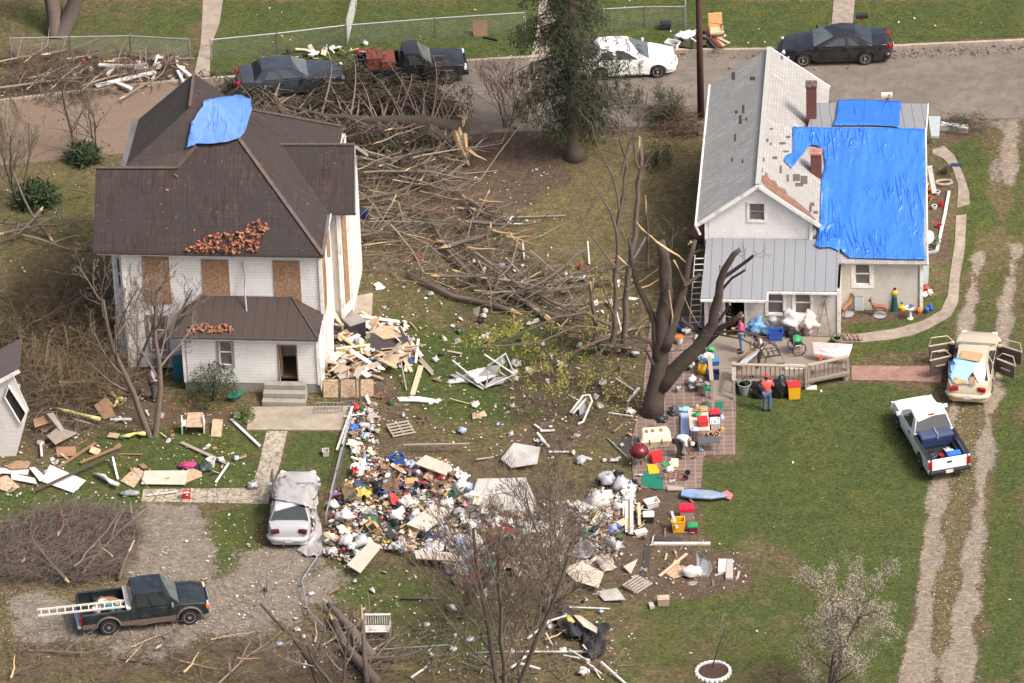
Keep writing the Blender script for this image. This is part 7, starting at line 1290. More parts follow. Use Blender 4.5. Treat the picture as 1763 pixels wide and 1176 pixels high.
ladder('ladder','white ladder leaning on the left side of the cottage porch',G(1196,560,0),F2.P(-.15,-1.6,3.4),.45,whiteb,12)
ladder('ladder','white aluminium ladder sticking out of the dark green pickup',loc(gp,-4.2,-.40,1.16),loc(gp,-.75,-.45,1.12),.42,M('white_aluminium',(.66,.63,.56),.4),11)
def onbed(tr,x,y,z):return PX(loc(tr,x,y,z))
for i,(x,y,m_,lab)in enumerate(((-1.55,.1,whitep,'upturned white bucket at the back of the dark green pickup bed'),(-1.25,-.2,M('turquoise_plastic',(.10,.38,.40),.5),'turquoise lidded bucket in the dark green pickup bed'),(-.95,-.1,M('cream_bucket',(.6,.52,.38),.5),'cream bucket nearest the cab of the dark green pickup'),(-1.85,-.3,whitep,'white bucket at the tailgate of the dark green pickup'))):potat('bucket',lab,'bucket',onbed(gp,x,y,.6),.17,.36,m_,z=.6)
boxat('white_rack','white rack across the bed behind the dark green cab','rack',onbed(gp,-.62,0,1.02),(.16,1.6,.08),whiteb,gp.rotation_euler.z,1.02,taper=1);softat('rusty_tools','rust coloured tools in the dark green pickup bed','tools',onbed(gp,-1.4,.45,.6),(.9,.5,.3),M('rust_mix',(.25,.12,.07),.8,var=.6,scale=9),.6,seed=80)
rb=thing('truck_box','long dark blue lidded box across the bed of the white pickup','box',tuple(loc(wp,-.72,0,.62)),wp.rotation_euler.z);m_=MB();m_.box((0,0,.2),(.5,1.3,.4));m_.build('body',navy,rb,bevel=.04);m_=MB();m_.box((0,0,.47),(.58,1.42,.18));m_.build('lid',M('slate_lid',(.05,.07,.14),.4),rb,bevel=.08);m_=MB();m_.box((0,0,.5),(.62,.04,.2));m_.build('strap',greym,rb)
boxat('blue_box','bright blue box at the tailgate of the white pickup','box',onbed(wp,-2.0,-.35,.6),(.3,.55,.25),M('bright_blue',(.03,.16,.65),.4),wp.rotation_euler.z,.6,lid=M('bright_blue',None));softat('white_cloth','white and blue cloth in the white pickup bed','cloth',onbed(wp,-1.55,-.3,.6),(.3,.55,.2),whitep,.6,seed=81,jit=.8,rz=.4);softat('black_bags','black bags at the left of the white pickup bed','bag',onbed(wp,-1.75,.45,.6),(.55,.5,.3),bagm,.6,seed=82);potat('red_can','red can by the tailgate of the white pickup','can',onbed(wp,-1.95,.15,.6),.09,.24,redm,z=.6)
for i,(x,y,w_,h_)in enumerate(((-1.7,.1,.62,.75),(-1.05,.0,.62,.6))):boxat('red_cabinet',['taller red wooden cabinet at the tail of the black pickup','lower red wooden cabinet in the middle of the black pickup'][i],'cabinet',onbed(bp_,x,y,.6),(w_,1.0,h_),M('red_stained_wood',(.17,.045,.03),.5),bp_.rotation_euler.z,.6,lid=M('red_stained_wood',None),lidh=.03,taper=1)
# ---- leaning shed at the left edge
r=thing('shed','leaning white shed with dark doorway at the left edge','shed',tuple(G(10,730)),absolute=True);wsh=siding('shed_boards',(.68,.66,.63),.2,amt=.3,line=.75)
n_=Vector((0,1,0));b0=G(28,785,0);sp_=lambda x,y,o=0:hit(x,y,b0+n_*o,n_);pA=[sp_(-60,788),sp_(28,785),sp_(49,706),sp_(21,643),sp_(-60,690)]
mb=MB();mb.add(pA+[p+n_*.1 for p in pA],[(0,1,2,3,4),(9,8,7,6,5),(0,5,6,1),(1,6,7,2),(2,7,8,3),(3,8,9,4),(4,9,5,0)]);mb.build('wall',wsh,r)
q=[sp_(15,664,-.02),sp_(8,683,-.02),sp_(36,730,-.02),sp_(45,710,-.02)];mb=MB();mb.add(q,[(0,1,2,3)]);mb.build('doorway',dark,r)  # flat dark panel painted as the shade within the door opening
mb=MB()
for a,b in zip(q,q[1:]+q[:1]):mb.bar(a-n_*.03,b-n_*.03,.09,.05)
mb.build('door_frame',trimw,r);mb=MB();u_=n_*2.5;mb.slab([sp_(-70,692,-.2),sp_(33,637,-.2),sp_(33,637,0)+u_,sp_(-70,692,0)+u_],.1);mb.build('roof',M('shed_roof',(.12,.10,.09),.9,var=.3),r)
mb=MB();mb.bar(sp_(-70,694,-.25),sp_(33,639,-.25),.05,.16);mb.build('fascia',trimw,r)
for a,b,w,lab in(((165,148),(268,124),.22,'long white post lying on the far verge'),((170,112),(226,114),.16,'white rail lying behind the long white post'),((200,142),(226,153),.2,'short pale board across the long white post'),((308,115),(329,132),.16,'white plank nearest the farmhouse gable on the far verge'),((306,122),(315,140),.12,'short white plank crossing another by the far path'),((185,130),(195,115),.15,'short white block on the far verge')):barat('white_post',lab,'post',a,b,w,.1,whiteb,.25)
boxat('grey_tub','grey plastic tub lying on the far verge','tub',(244,124),(.58,.45,.3),greym,.1)
# ---------------------------------------------------------------- large loose boards, furniture and wreckage
awn=seamed('corrugated_white',(.50,.49,.46),.16,(.25,.22,.18),.8,.6,.7)
for nm,lab,cat,pts,mt,t,zs in[('loose_door','cream door panel on the upper right of the rubbish heap','panel',[(714,798),(733,783),(776,800),(768,818)],cream,.05,[.6,.7,.75,.6]),('loose_door','cream door panel lying diagonally in the middle of the rubbish heap','panel',[(699,902),(745,869),(778,877),(733,915)],cream,.06,[.55,.75,.75,.55]),('loose_door','cream door panel at the lower left of the rubbish heap','panel',[(597,972),(638,931),(657,940),(620,986)],cream,.05,[.4,.6,.6,.4]),('loose_door','long narrow cream board at the bottom of the rubbish heap','panel',[(713,947),(795,952),(796,966),(716,961)],cream,.05,[.5,.55,.5,.45]),('loose_door','cream board half buried below the long narrow one','panel',[(760,966),(772,964),(806,982),(795,990)],cream,.04,[.4,.4,.4,.4]),('cream_board','cream sheet laid across two plywood pieces in the left yard','panel',[(243,833),(249,810),(323,810),(319,834)],cream,.03,[.14]*4),('plywood_sheet','plywood piece under the left end of the cream sheet','plywood',[(207,828),(232,804),(250,812),(230,840)],osbl,.02,[.06]*4),('plywood_sheet','plywood piece under the right end of the cream sheet','plywood',[(318,832),(323,806),(345,800),(348,820)],osbl,.02,[.08]*4),('plywood_sheet','small upright plywood piece on the left yard grass','plywood',[(366,721),(384,722),(381,752),(363,751)],osbl,.02,[.3,.3,.04,.04]),('white_sheet','large white board with a snapped corner in the left yard','panel',[(70,828),(86,800),(148,827),(126,848)],whiteb,.03,[.1,.15,.1,.1]),('white_sheet','long white board pointing at the left edge','panel',[(0,805),(50,808),(48,817),(0,814)],whiteb,.03,[.12]*4),('white_sheet','white board below the long white board','panel',[(18,814),(60,823),(64,833),(20,825)],whiteb,.03,[.15,.2,.15,.1]),('white_sheet','white board right of the crossing white boards','panel',[(50,805),(60,804),(80,822),(68,828)],whiteb,.03,[.2]*4),('plywood_sheet','orange plywood corner at the left edge','plywood',[(0,822),(12,818),(34,838),(16,848),(0,842)],osbl,.02,[.08]*5),('plywood_sheet','splintered brown plywood above the white boards','plywood',[(8,802),(30,793),(52,795),(48,806),(20,808)],osbm,.02,[.2]*5),('brown_board','brown panel standing among the branches left of the twin stemmed tree','panel',[(162,698),(183,682),(200,716),(178,722)],M('brown_board',(.22,.13,.07),.8,var=.25),.03,[.5,.7,.1,.1]),('grey_slab','grey slab sloping on the wreckage beside the shed','panel',[(80,712),(92,710),(110,738),(104,742)],M('grey_slab',(.30,.27,.24),.9),.06,[.7,.7,.4,.4]),('grey_sheet','broad grey brown sheet on the wreckage beside the shed','panel',[(80,750),(100,735),(134,745),(95,765)],M('grey_brown_sheet',(.26,.22,.18),.9,var=.25),.03,[.35,.4,.3,.3]),('cardboard_sheet','cardboard sheets lying below the grey brown sheet','cardboard',[(96,770),(130,768),(132,784),(98,786)],cardb,.02,[.1]*4),('brown_board','orange brown panel beside the shed doorway','panel',[(57,722),(75,716),(84,728),(60,736)],osbm,.02,[.4]*4),('plywood_sheet','leftmost square plywood sheet leaning beside the concrete steps','plywood',[(557,653),(582,653),(582,684),(557,684)],osbl,.02,[.75,.75,.05,.05]),('plywood_sheet','middle square plywood sheet behind the black gate','plywood',[(587,653),(617,653),(618,684),(587,684)],osbl,.02,[.75,.75,.05,.05]),('plywood_sheet','rightmost square plywood sheet behind the black gate','plywood',[(621,653),(643,653),(643,682),(621,682)],osbl,.02,[.7,.7,.05,.05]),('tar_sheet','black and brown roof sheet on the wreckage right of the farmhouse','roof sheet',[(622,604),(640,575),(702,578),(706,606),(670,617)],tarb,.03,[.2,.5,.5,.3,.2]),('plywood_sheet','torn plywood corner at the right of the black roof sheet','plywood',[(684,598),(702,588),(711,606),(690,614)],osbl,.02,[.45]*4),('plywood_sheet','tan plywood above the black roof sheet','plywood',[(640,570),(655,560),(692,562),(700,578),(660,584)],osbl,.02,[.5]*5),('awning_sheet','broad bright white roof panel under the dense tree','panel',[(805,878),(822,824),(905,822),(930,880)],awn,.04,[.1,.6,.6,.1]),('awning_sheet','torn white panel at the top of the dense tree','panel',[(862,790),(885,762),(930,770),(925,798),(880,805)],awn,.03,[.2,.5,.5,.3,.2]),('awning_sheet','pale cream awning panel below the dense tree','panel',[(968,978),(1000,966),(1040,985),(1030,1012),(990,1000)],cream,.04,[.35,.4,.4,.3,.3]),('awning_sheet','crushed white panel at the lower right of the wreckage','panel',[(1026,1018),(1062,1012),(1077,1032),(1040,1034)],awn,.03,[.1,.3,.2,.1]),('awning_sheet','triangular cream panel beside the black strip','panel',[(1073,975),(1098,962),(1086,988)],cream,.03,[.2,.4,.1]),('foam_sheet','white curled sheet on the grass between the houses','plastic sheet',[(683,684),(720,682),(756,688),(755,693),(715,690),(688,690)],whitep,.05,[.05,.15,.1,.05,.15,.05]),('screen_frame','white screen frame lying over branches between the houses','panel',[(800,640),(835,632),(856,645),(822,660)],whitep,.02,[.4,.5,.4,.3])]:
 sheetat(nm,lab,cat,pts,mt,t,zs=(zs+zs)[:len(pts)])
def chair(px,rz,lab,mat,s=1,tip=0):
 r=thing('chair',lab,'chair',tuple(G(*px)),rz);r.rotation_euler=(tip,0,rz);m_=MB();m_.box((0,0,.43*s),(.46*s,.44*s,.04));m_.build('seat',mat,r,bevel=.01)
 for x in(-1,1):
  for y in(-1,1):m_=MB();m_.tube([(x*.2*s,y*.19*s,.43*s),(x*.23*s,y*.22*s,0)],.022,5);m_.build('leg',mat,r)
 m_=MB();m_.box((0,.22*s,.88*s),(.46*s,.04,.1));m_.box((0,.215*s,.66*s),(.4*s,.025,.34*s));m_.build('backrest',mat,r)
r=thing('bench','white bench holding a plywood square in the left yard','bench',tuple(G(333,742)),0);m_=MB();m_.box((0,0,.4),(1.0,.45,.05));m_.build('seat',whiteb,r,bevel=.01)
for x in(-.45,.45):m_=MB();m_.box((x,0,.3),(.05,.5,.62));m_.build('end_panel',whiteb,r)
sheetat('plywood_sheet','plywood square lying on the white bench','plywood',[(323,710),(350,710),(348,735),(320,735)],osbl,.02,.48)
r=thing('garden_bench','white slatted garden bench standing in the bottom yard','bench',tuple(G(651,1098)),-.05)
for x in(-.5,.5):
 for y,h_ in((-.22,.62),(.22,.95)):m_=MB();m_.box((x,y,h_/2),(.05,.05,h_));m_.build('leg',railm,r)
 m_=MB();m_.bar((x,-.25,.62),(x,.24,.66),.06,.03);m_.build('armrest',railm,r)
m_=MB();
for k in range(5):m_.bar((-.5,-.2+.1*k,.43),(.5,-.2+.1*k,.43),.07,.025)
m_.build('seat',whiteb,r);m_=MB()
for k in range(11):m_.bar((-.45+.09*k,.24,.5),(-.45+.09*k,.25,.9),.03,.02)
m_.bar((-.52,.24,.94),(.52,.24,.94),.08,.05);m_.build('backrest',whiteb,r)
r=thing('garden_swing','overturned white garden swing frame with grey seat on the grass','garden swing',tuple(G(832,655)),0,absolute=True)
for a,b,z0,z1 in(((779,620),(836,668),.9,.1),((785,641),(832,670),.3,.1),((834,610),(886,645),1.5,.5),((834,668),(886,645),.1,.4),((870,608),(884,640),1.4,.5),((840,630),(870,609),.9,1.4),((836,668),(842,640),.1,.9),((860,640),(880,655),.6,.1)):m_=MB();m_.tube([G(*a,z0),G(*b,z1)],.035,6);m_.build('frame_tube',whiteb,r)
m_=MB();m_.slab([G(818,652,.3),G(840,630,.8),G(862,628,.8),G(852,650,.3)],.04);m_.build('seat',M('grey_mesh_cloth',(.33,.32,.31),.8),r);m_=MB();m_.slab([G(834,665,.15),G(852,650,.3),G(878,646,.4),G(865,660,.15)],.03);m_.build('canopy',greym,r)
softat('white_fabric','shredded white fabric left of the overturned swing','fabric',(797,655),(1.1,.6,.2),whitep,seed=90,jit=.9)
r=thing('lounge_frame','bent white sun lounger frame on the bare ground','sun lounger',tuple(G(1000,705)),0,absolute=True)
for pts in([(982,710,.2),(1004,681,.7),(1015,680,.7),(1019,690,.6),(1004,726,.1),(995,730,.1)],[(986,712,.1),(1010,685,.5)]):m_=MB();m_.tube([G(x,y,z)for x,y,z in pts],.05,6);m_.build('frame_tube',whiteb,r)
m_=MB();m_.slab([G(996,700,.25),G(1008,690,.35),G(1010,708,.15),G(998,715,.1)],.03);m_.build('fabric',greym,r)
r=thing('collapsed_gazebo','collapsed black gazebo with white poles at the bottom centre','gazebo',tuple(G(990,1090)),0,absolute=True)
for a,b,z0,z1,w_ in(((882,1122),(1020,1122),.1,.2,.04),((908,1100),(945,1070),.1,.4,.04),((943,1070),(975,1060),.4,.6,.045),((1035,1140),(1080,1180),.3,.05,.055),((1010,1140),(1036,1160),.3,.1,.03),((980,1118),(1016,1140),.3,.25,.03),((970,1128),(1016,1136),.2,.2,.03),((932,1036),(962,1022),.3,.6,.03),((940,1090),(952,1112),.3,.05,.03),((1003,1110),(1016,1126),.5,.2,.03),((880,1150),(905,1130),.1,.3,.05),((895,1142),(930,1152),.2,.1,.05),((1020,1146),(1034,1168),.2,.05,.03),((975,1045),(1050,1048),.2,.1,.03)):m_=MB();m_.tube([G(*a,z0),G(*b,z1)],w_,6);m_.build('pole',whiteb,r)
gbv=BVHTree.FromPolygons([Vector((x,y,0))for x,y in((-60,-60),(60,-60),(60,60),(-60,60))],[(0,1,2,3)])
for k,(pl_,lab)in enumerate((([(930,1030),(950,1022),(965,1040),(985,1055),(1000,1080),(1020,1085),(1045,1075),(1052,1090),(1040,1100),(1020,1105),(990,1108),(968,1100),(950,1070),(935,1050)],0),([(1000,1105),(1030,1100),(1045,1110),(1040,1135),(1015,1140),(1005,1125)],1))):
 m_=drape(gbv,pl_,5,.12,0,.45,1.2,.4,50+k);m_.build('black_cover',M('black_canvas',(.025,.025,.028),.7,bmp=.5),r,smooth=True,solid=.01)
m_=MB();m_.slab([G(987,1058,.5),G(1000,1060,.55),G(1028,1080,.5),G(1028,1090,.4),G(1005,1078,.5)],.03);m_.build('trim_strip',cream,r)
m_=MB();m_.slab([G(972,1055,.5),G(982,1060,.5),G(990,1070,.45),G(980,1074,.4)],.03);m_.build('yellow_strip',M('yellow_green_cloth',(.45,.42,.12),.8),r)
r=thing('metal_gate','dark metal gate frames leaning before the plywood squares','gate',tuple(G(600,690)),0,absolute=True)
for a,b,z0,z1 in(((586,692),(583,655),0,1.0),((583,655),(612,648),1.0,1.1),((612,648),(614,690),1.1,0),((619,690),(619,648),0,1.1),((586,692),(614,690),.02,.02)):m_=MB();m_.tube([G(*a,z0),G(*b,z1)],.03,6);m_.build('gate_tube',M('dark_steel',(.10,.10,.11),.5),r)
r=thing('metal_rack','rusty metal grid lying beside the concrete steps','rack',tuple(G(560,700)),0,absolute=True);m_=MB()
for k in range(9):m_.tube([G(545+6*k,693,.15),G(540+6*k,709,.1)],.012,4)
for y_ in(693,701,709):m_.tube([G(546-(y_-693)*.4,y_,.15),G(592-(y_-693)*.5,y_,.12)],.022,4)
m_.build('grid',M('dull_steel',(.2,.19,.18),.6),r)
boxat('black_appliance','black appliance lying against the corner of the farmhouse','appliance',(612,582),(.75,.6,.85),M('black_enamel',(.03,.03,.033),.4),.5,lid=M('grey_enamel',(.24,.23,.21),.6),taper=.95)
boxat('concrete_block','pale concrete block on the grass beside the rubbish heap','block',(561,783),(.25,.3,.22),M('pale_block',(.42,.40,.36),.9),.1,taper=1)
boxat('wall_box','dark blue box against the farmhouse wing wall','box',(625,375),(.5,.35,.3),navy,.1,lid=navy)
boxat('wheelie_bin','teal lidded bin beside the farmhouse porch','bin',(309,650),(.5,.5,.9),M('teal_plastic',(.02,.13,.17),.5),0,lid=M('teal_plastic',None),taper=.9)
sheetat('green_mat','green plastic sheet under the farmhouse porch window','plastic sheet',[(390,684),(398,672),(415,670),(420,676),(404,686)],tealm,.05,.25)
softat('magenta_cloth','magenta cloth on the grass above the cream sheet','cloth',(323,806),(.7,.4,.3),M('magenta_cloth',(.38,.04,.14),.8),seed=91,jit=.5);potat('bucket','white bucket lying right of the magenta cloth','bucket',(364,803),.18,.34,whitep);softat('green_hose','black and green hose coil right of the cream sheet','hose',(352,808),(.6,.5,.25),M('hose_mix',(.03,.05,.04),.5,var=.8,scale=12),seed=92,jit=.8)
boxat('red_box','small red box of bottles on the stone path','box',(322,857),(.3,.26,.28),redm,0,.03,fill=whitep);softat('grey_cloth','grey crumpled cloth left of the stone path','cloth',(222,853),(.75,.35,.25),greym,seed=93,jit=.8)
for i,(a,b,w_,m_,z0,z1,lab)in enumerate([((580,775),(607,700),.09,whiteb,.1,.4,'long white pipe beside the rubbish strip'),((590,765),(604,718),.09,whiteb,.15,.3,'shorter white pipe beside the long one'),((568,850),(588,770),.04,woodg,.05,.1,'thin grey pole continuing the white pipe line'),((190,722),(226,722),.13,whiteb,.1,.2,'white rail left of the twin stemmed tree'),((398,722),(447,768),.12,whiteb,.06,.1,'curved white rail beside the concrete pad'),((371,831),(394,797),.08,whiteb,.06,.2,'white rod right of the cream sheet'),((194,787),(203,825),.09,whiteb,.3,.05,'upright white rod in the left yard'),((166,816),(202,834),.16,whiteb,.06,.1,'white wavy strip in the left yard'),((312,762),(388,797),.16,woodg,.06,.12,'grey brown plank sloping over the left yard'),((100,805),(165,762),.12,woodb,.06,.2,'brown plank pointing up from the white boards'),((138,797),(208,768),.12,woodb,.1,.2,'long brown plank above the left yard grass'),((60,845),(205,778),.10,barkd,.2,.4,'long curved black pole across the white boards'),((70,760),(72,785),.1,whiteb,.1,.15,'short white post beside the shed'),((780,1110),(632,1120),.05,steel,.05,.1,'long straight steel pole in the bottom yard'),((815,1124),(880,1122),.05,steel,.05,.1,'steel pole right of the long one'),((706,1168),(735,1148),.07,whiteb,.05,.1,'short white pole near the bottom edge'),((710,680),(725,630),.22,woodp,.06,.15,'broad pale timber standing on the grass between the houses'),((722,620),(745,645),.12,woodg,.06,.1,'grey timber right of the broad pale timber'),((705,595),(745,640),.08,woodg,.06,.1,'thin timber behind the broad pale timber'),((690,620),(700,672),.05,woodg,.5,.06,'thin upright stick beside the broad pale timber'),((695,766),(808,764),.08,woodg,.4,.5,'long grey board across the top of the rubbish heap'),((680,930),(652,925),.1,woodp,.1,.1,'short pale board in the rubbish heap'),((1048,711),(1090,717),.06,whiteb,.06,.1,'white pipe lying before the big broken tree'),((1046,755),(1080,787),.05,steel,.06,.1,'steel pipe lying left of the tar board'),((1058,650),(1090,671),.05,whiteb,.1,.1,'thin white pipe left of the broken trunk'),((1080,692),(1100,668),.1,whiteb,.1,.2,'short thick white pipe left of the broken trunk'),((920,731),(935,742),.08,whiteb,.1,.1,'short white pipe above the dense tree'),((930,742),(955,741),.08,whiteb,.1,.1,'white pipe lying flat above the dense tree'),((925,745),(945,770),.09,whiteb,.2,.1,'bent white pipe above the dense tree'),((945,778),(980,778),.07,whiteb,.1,.1,'low white pipe above the dense tree'),((874,385),(882,372),.06,whiteb,.1,.3,'short white stick in the middle yard'),((882,374),(975,371),.05,woodg,.1,.1,'long grey stick in the middle yard'),((876,386),(900,386),.07,whiteb,.1,.1,'flat white stick in the middle yard'),((900,417),(903,447),.06,whiteb,.3,.1,'upright white stick in the middle yard'),((1012,416),(1015,455),.06,whiteb,.5,.1,'thin white post left of the tall broken trees'),((1092,445),(1113,408),.08,steel,.2,.9,'grey metal pole leaning by the broken tree'),((1075,590),(1060,530),.05,whiteb,.2,.5,'white rod behind the broken trunk')]):barat('pole' if 'pipe' not in lab else 'pipe',lab,'pole' if 'pipe' not in lab else 'pipe',a,b,w_,min(w_,.06),m_,z0,z1)
def pallet(px,rz,lab,mt,n=5,w=1.0,d=.8,tilt=.1):
 r=thing('pallet',lab,'pallet',tuple(G(*px)),rz);r.rotation_euler=(tilt,.05,rz)
 for k in range(n):m_=MB();m_.box((0,-d/2+d*k/(n-1),.12),(w,.09,.025));m_.build('slat',mt,r)
 for x in(-.45,0,.45):m_=MB();m_.box((x*w,0,.055),(.06,d,.1));m_.build('bearer',mt,r)
pallet((690,742),.35,'broken grey pallet above the rubbish heap',woodg);pallet((1097,1010),.85,'grey slatted pallet at the lower end of the black strip',woodg,6,1.0,.7)
potat('wicker_tub','round brown wicker tub at the top of the rubbish heap','tub',(724,812),.22,.28,M('dark_wicker',(.15,.10,.07),.9,var=.4,scale=20));boxat('blue_crate','open blue crate at the top of the rubbish heap','crate',(683,796),(.55,.45,.3),bluem,.5,fill=bushg);boxat('wooden_box','tan wooden box with a dark slot in the heap','box',(709,843),(.5,.35,.4),M('tan_wood',(.45,.30,.15),.7),0,lid=M('tan_wood',None),taper=1);boxat('storage_tub','green tub at the lower right of the rubbish heap','tub',(842,983),(.5,.35,.25),M('mid_green',(.06,.26,.14),.5),0,lid=M('mid_green',None))
ins=M('yellow_insulation',(.58,.52,.20),.85,var=.2)
for i,(P_,lab)in enumerate((([(92,702),(115,708),(140,714),(172,722)],'long yellow insulation strip beside the shed wreckage'),([(185,664),(192,676),(200,686),(210,687)],'yellow insulation strip above the brown board'),([(205,752),(222,750),(235,746),(249,747)],'yellow insulation strip at the foot of the twin stemmed tree'),([(178,676),(184,690),(196,700),(202,690)],'crumpled yellow insulation on the brown board'),([(160,815),(180,820),(190,832),(203,834)],'white curled strip pointing at the plywood piece'))):
 W_=[G(x,y,.15+.12*(k%2))for k,(x,y)in enumerate(P_)];m_=MB();m_.tube([w-W_[0]for w in W_],[.04,.09,.06,.1],6);o=m_.build('insulation_strip',ins if i<4 else whiteb,None,smooth=True);o.location=W_[0];tag(o,lab,'insulation' if i<4 else 'strip')
for i,(P_,lab)in enumerate((([(770,985),(800,990),(815,1003),(806,1010)],'pale crumpled sheeting at the right foot of the heap'),([(900,905),(935,900),(950,915),(925,925),(905,918)],'white crumpled sheeting below the corrugated sheet'),([(960,945),(1000,935),(1030,950),(1010,968),(970,962)],'grey crumpled sheeting right of the dense tree'),([(1020,965),(1050,960),(1062,985),(1040,990)],'cream crumpled sheeting beside the black strip'),([(985,870),(1020,865),(1030,880),(1000,890)],'white crumpled sheeting left of the white bags'),([(830,900),(860,892),(875,905),(850,915)],'white crumpled sheeting right of the big cream door'))):
 m_=drape(gbv,P_,3,.12,0,.2,1.6,.5,70+i);o=m_.build('sheeting',[whitep,whiteb,greym,cream,whiteb,whitep][i],None,smooth=True,solid=.01);c=G(*P_[0]);o.data.transform(Matrix.Translation(-c));o.location=c;tag(o,lab,'sheeting')
# ---------------------------------------------------------------- small rubbish
def p_cloth(seed,s=.45,mat=whitep):
 mb=MB();mb.grid(lambda u,v:Vector(((u-.5)*s*(1+.5*noise.noise(Vector((v*2,seed,1)))),(v-.5)*s*(1+.6*noise.noise(Vector((u*2,seed,7)))),max(.012,.055+.19*noise.noise(Vector((u*4.2,v*4.2,seed*1.7)))+.10*noise.noise(Vector((u*9,v*9,seed)))))),9,9);return mb.build('crumpled_cloth',mat,None,smooth=True,uv=False,solid=.008)
def p_bag(seed,s=.3,mat=whitep):mb=MB();mb.ico((0,0,s*.33),s*.5,2,(1.1,.95,.75),.5,seed);mb.tube([(0,0,s*.6),(.02,.01,s*.8),(.05,.03,s*.9)],[.05,.02,.045],5);return mb.build('plastic_bag',mat,None,smooth=True,uv=False)
def p_scrap(seed,s=.16,mat=whitep):mb=MB();R=random.Random(seed);P_=[Vector((math.cos(a)*s*R.uniform(.3,.75),math.sin(a)*s*R.uniform(.3,.75),.02+R.uniform(0,.04)))for a in(0,1.1,2.3,3.4,4.6,5.5)];mb.slab(P_,.01);return mb.build('paper_scrap',mat,None,uv=False)
def p_plank(L,w,mat):mb=MB();mb.box((0,0,.03),(L,w,.03));return mb.build('broken_board',mat,None)
def p_box(s,mat):
 mb=MB();h=s*.6
 for x,y,a,b in((-.5,0,.01,s),(.5,0,.01,s),(0,-.5,s,.01),(0,.5,s,.01)):mb.box((x*s,y*s,h/2),(a+.005,b+.005,h))
 mb.box((0,0,.01),(s,s,.01));mb.box((s*.62,0,h),(s*.4,s,.008),0,.5);mb.box((0,-s*.62,h),(s,s*.4,.008),0,0,.5);return mb.build('cardboard_box',mat,None)
def p_bottle(mat):mb=MB();mb.lathe((0,0,0),[(.001,-.13),(.045,-.13),(.05,-.1),(.05,.05),(.02,.1),(.02,.14)],10,'X');o=mb.build('bottle',mat,None,auto=40);return o
def p_ball(mat):mb=MB();mb.ico((0,0,.11),.11,2);return mb.build('ball',mat,None,smooth=True)
def p_brick(mat):mb=MB();mb.box((0,0,.04),(.21,.1,.07));return mb.build('brick',mat,None,bevel=.006)
cl=[p_cloth(i,s_)for i,s_ in enumerate((.5,.42,.6,.36,.5))];bg=[p_bag(i+1,s_)for i,s_ in enumerate((.32,.42,.26,.5))];sc2=[p_scrap(i,s_)for i,s_ in enumerate((.15,.11,.2,.28))];pk_=[p_plank(a,b,woodp)for a,b in((.6,.1),(.9,.14),(1.3,.09),(.4,.25),(.5,.35))];bx_=[p_box(s_,cardb)for s_ in(.35,.45,.28)];bt=[p_bottle(whitep)];bl_=[p_ball(bluem)];bk=[p_brick(brickr)]
PROT=cl+bg+sc2+pk_+bx_+bt+bl_+bk
CC=[('white',M('dirty_white_cloth',(.54,.52,.49),.8,var=.12,objrand=.12),30),('grey',M('grey_cloth2',(.30,.29,.28),.85,var=.25,objrand=.2),9),('pale blue',M('pale_blue_cloth2',(.33,.42,.55),.8),7),('black',M('black_cloth',(.03,.03,.035),.85),8),('red',M('red_cloth',(.34,.04,.04),.8),4),('navy',M('navy_cloth',(.04,.06,.14),.85),5),('tan',M('tan_cloth',(.38,.27,.17),.85,objrand=.15),9),('yellow',M('yellow_cloth',(.48,.37,.10),.8),2),('pink',pinkm,3),('green',M('green_cloth',(.04,.10,.055),.85),3),('brown',M('brown_cloth',(.13,.08,.05),.9),12),('cream',M('cream_cloth',(.55,.49,.37),.85),8),('bright blue',M('bright_blue_cloth',(.05,.15,.45),.8),3),('purple',M('purple_cloth',(.18,.09,.22),.85),2)]
WC=[('white',CC[0][1],14),('clear grey',M('cloudy_plastic',(.38,.39,.40),.3),7),('black',bagm,4),('pale blue',CC[2][1],3),('green',CC[9][1],1),('red',CC[4][1],1)]
WD=[('pale',woodp,5),('grey brown',woodg,5),('brown',woodb,4),('white painted',whiteb,5)]
ALLW={}
def wpick(R,L):return R.choices(L,[l[2]for l in L])[0]
def scatter(poly,n,seed,protos,cols,noun,cat,place_,zr=.1,mound=None,smin=.45,smax=1.0,tilt=.35,rz=None,alt=False,mat2=None):
 R=random.Random(seed);x0,x1=min(p[0]for p in poly),max(p[0]for p in poly);y0,y1=min(p[1]for p in poly),max(p[1]for p in poly);k=0
 while k<n:
  x,y=R.uniform(x0,x1),R.uniform(y0,y1)
  if not inpoly(np.array([x]),np.array([y]),poly)[0]:continue
  k+=1;pr_=R.choice(protos);c=pr_.copy();COL.objects.link(c);z=R.random()*zr;p=G(x,y,z);c.location=p;s=R.uniform(smin,smax);c.scale=(s,s,s*R.uniform(.8,1.1));c.rotation_euler=(R.gauss(0,tilt),R.gauss(0,tilt),R.uniform(0,6.28)if rz is None else R.gauss(rz,.4))
  if cols:nm,m_,_=wpick(R,cols);recolor(c,m_);nm+=' '
  else:nm=''
  tag(c,('%s%s %s'%(nm,noun,place_)).strip(),cat,('%s%ss %s'%(nm,noun,place_)).strip())
HEAP=[(575,850),(620,800),(680,785),(770,790),(800,815),(812,850),(840,870),(880,900),(890,950),(860,1000),(800,1005),(740,960),(660,945),(640,935),(600,970),(562,960),(566,900)]
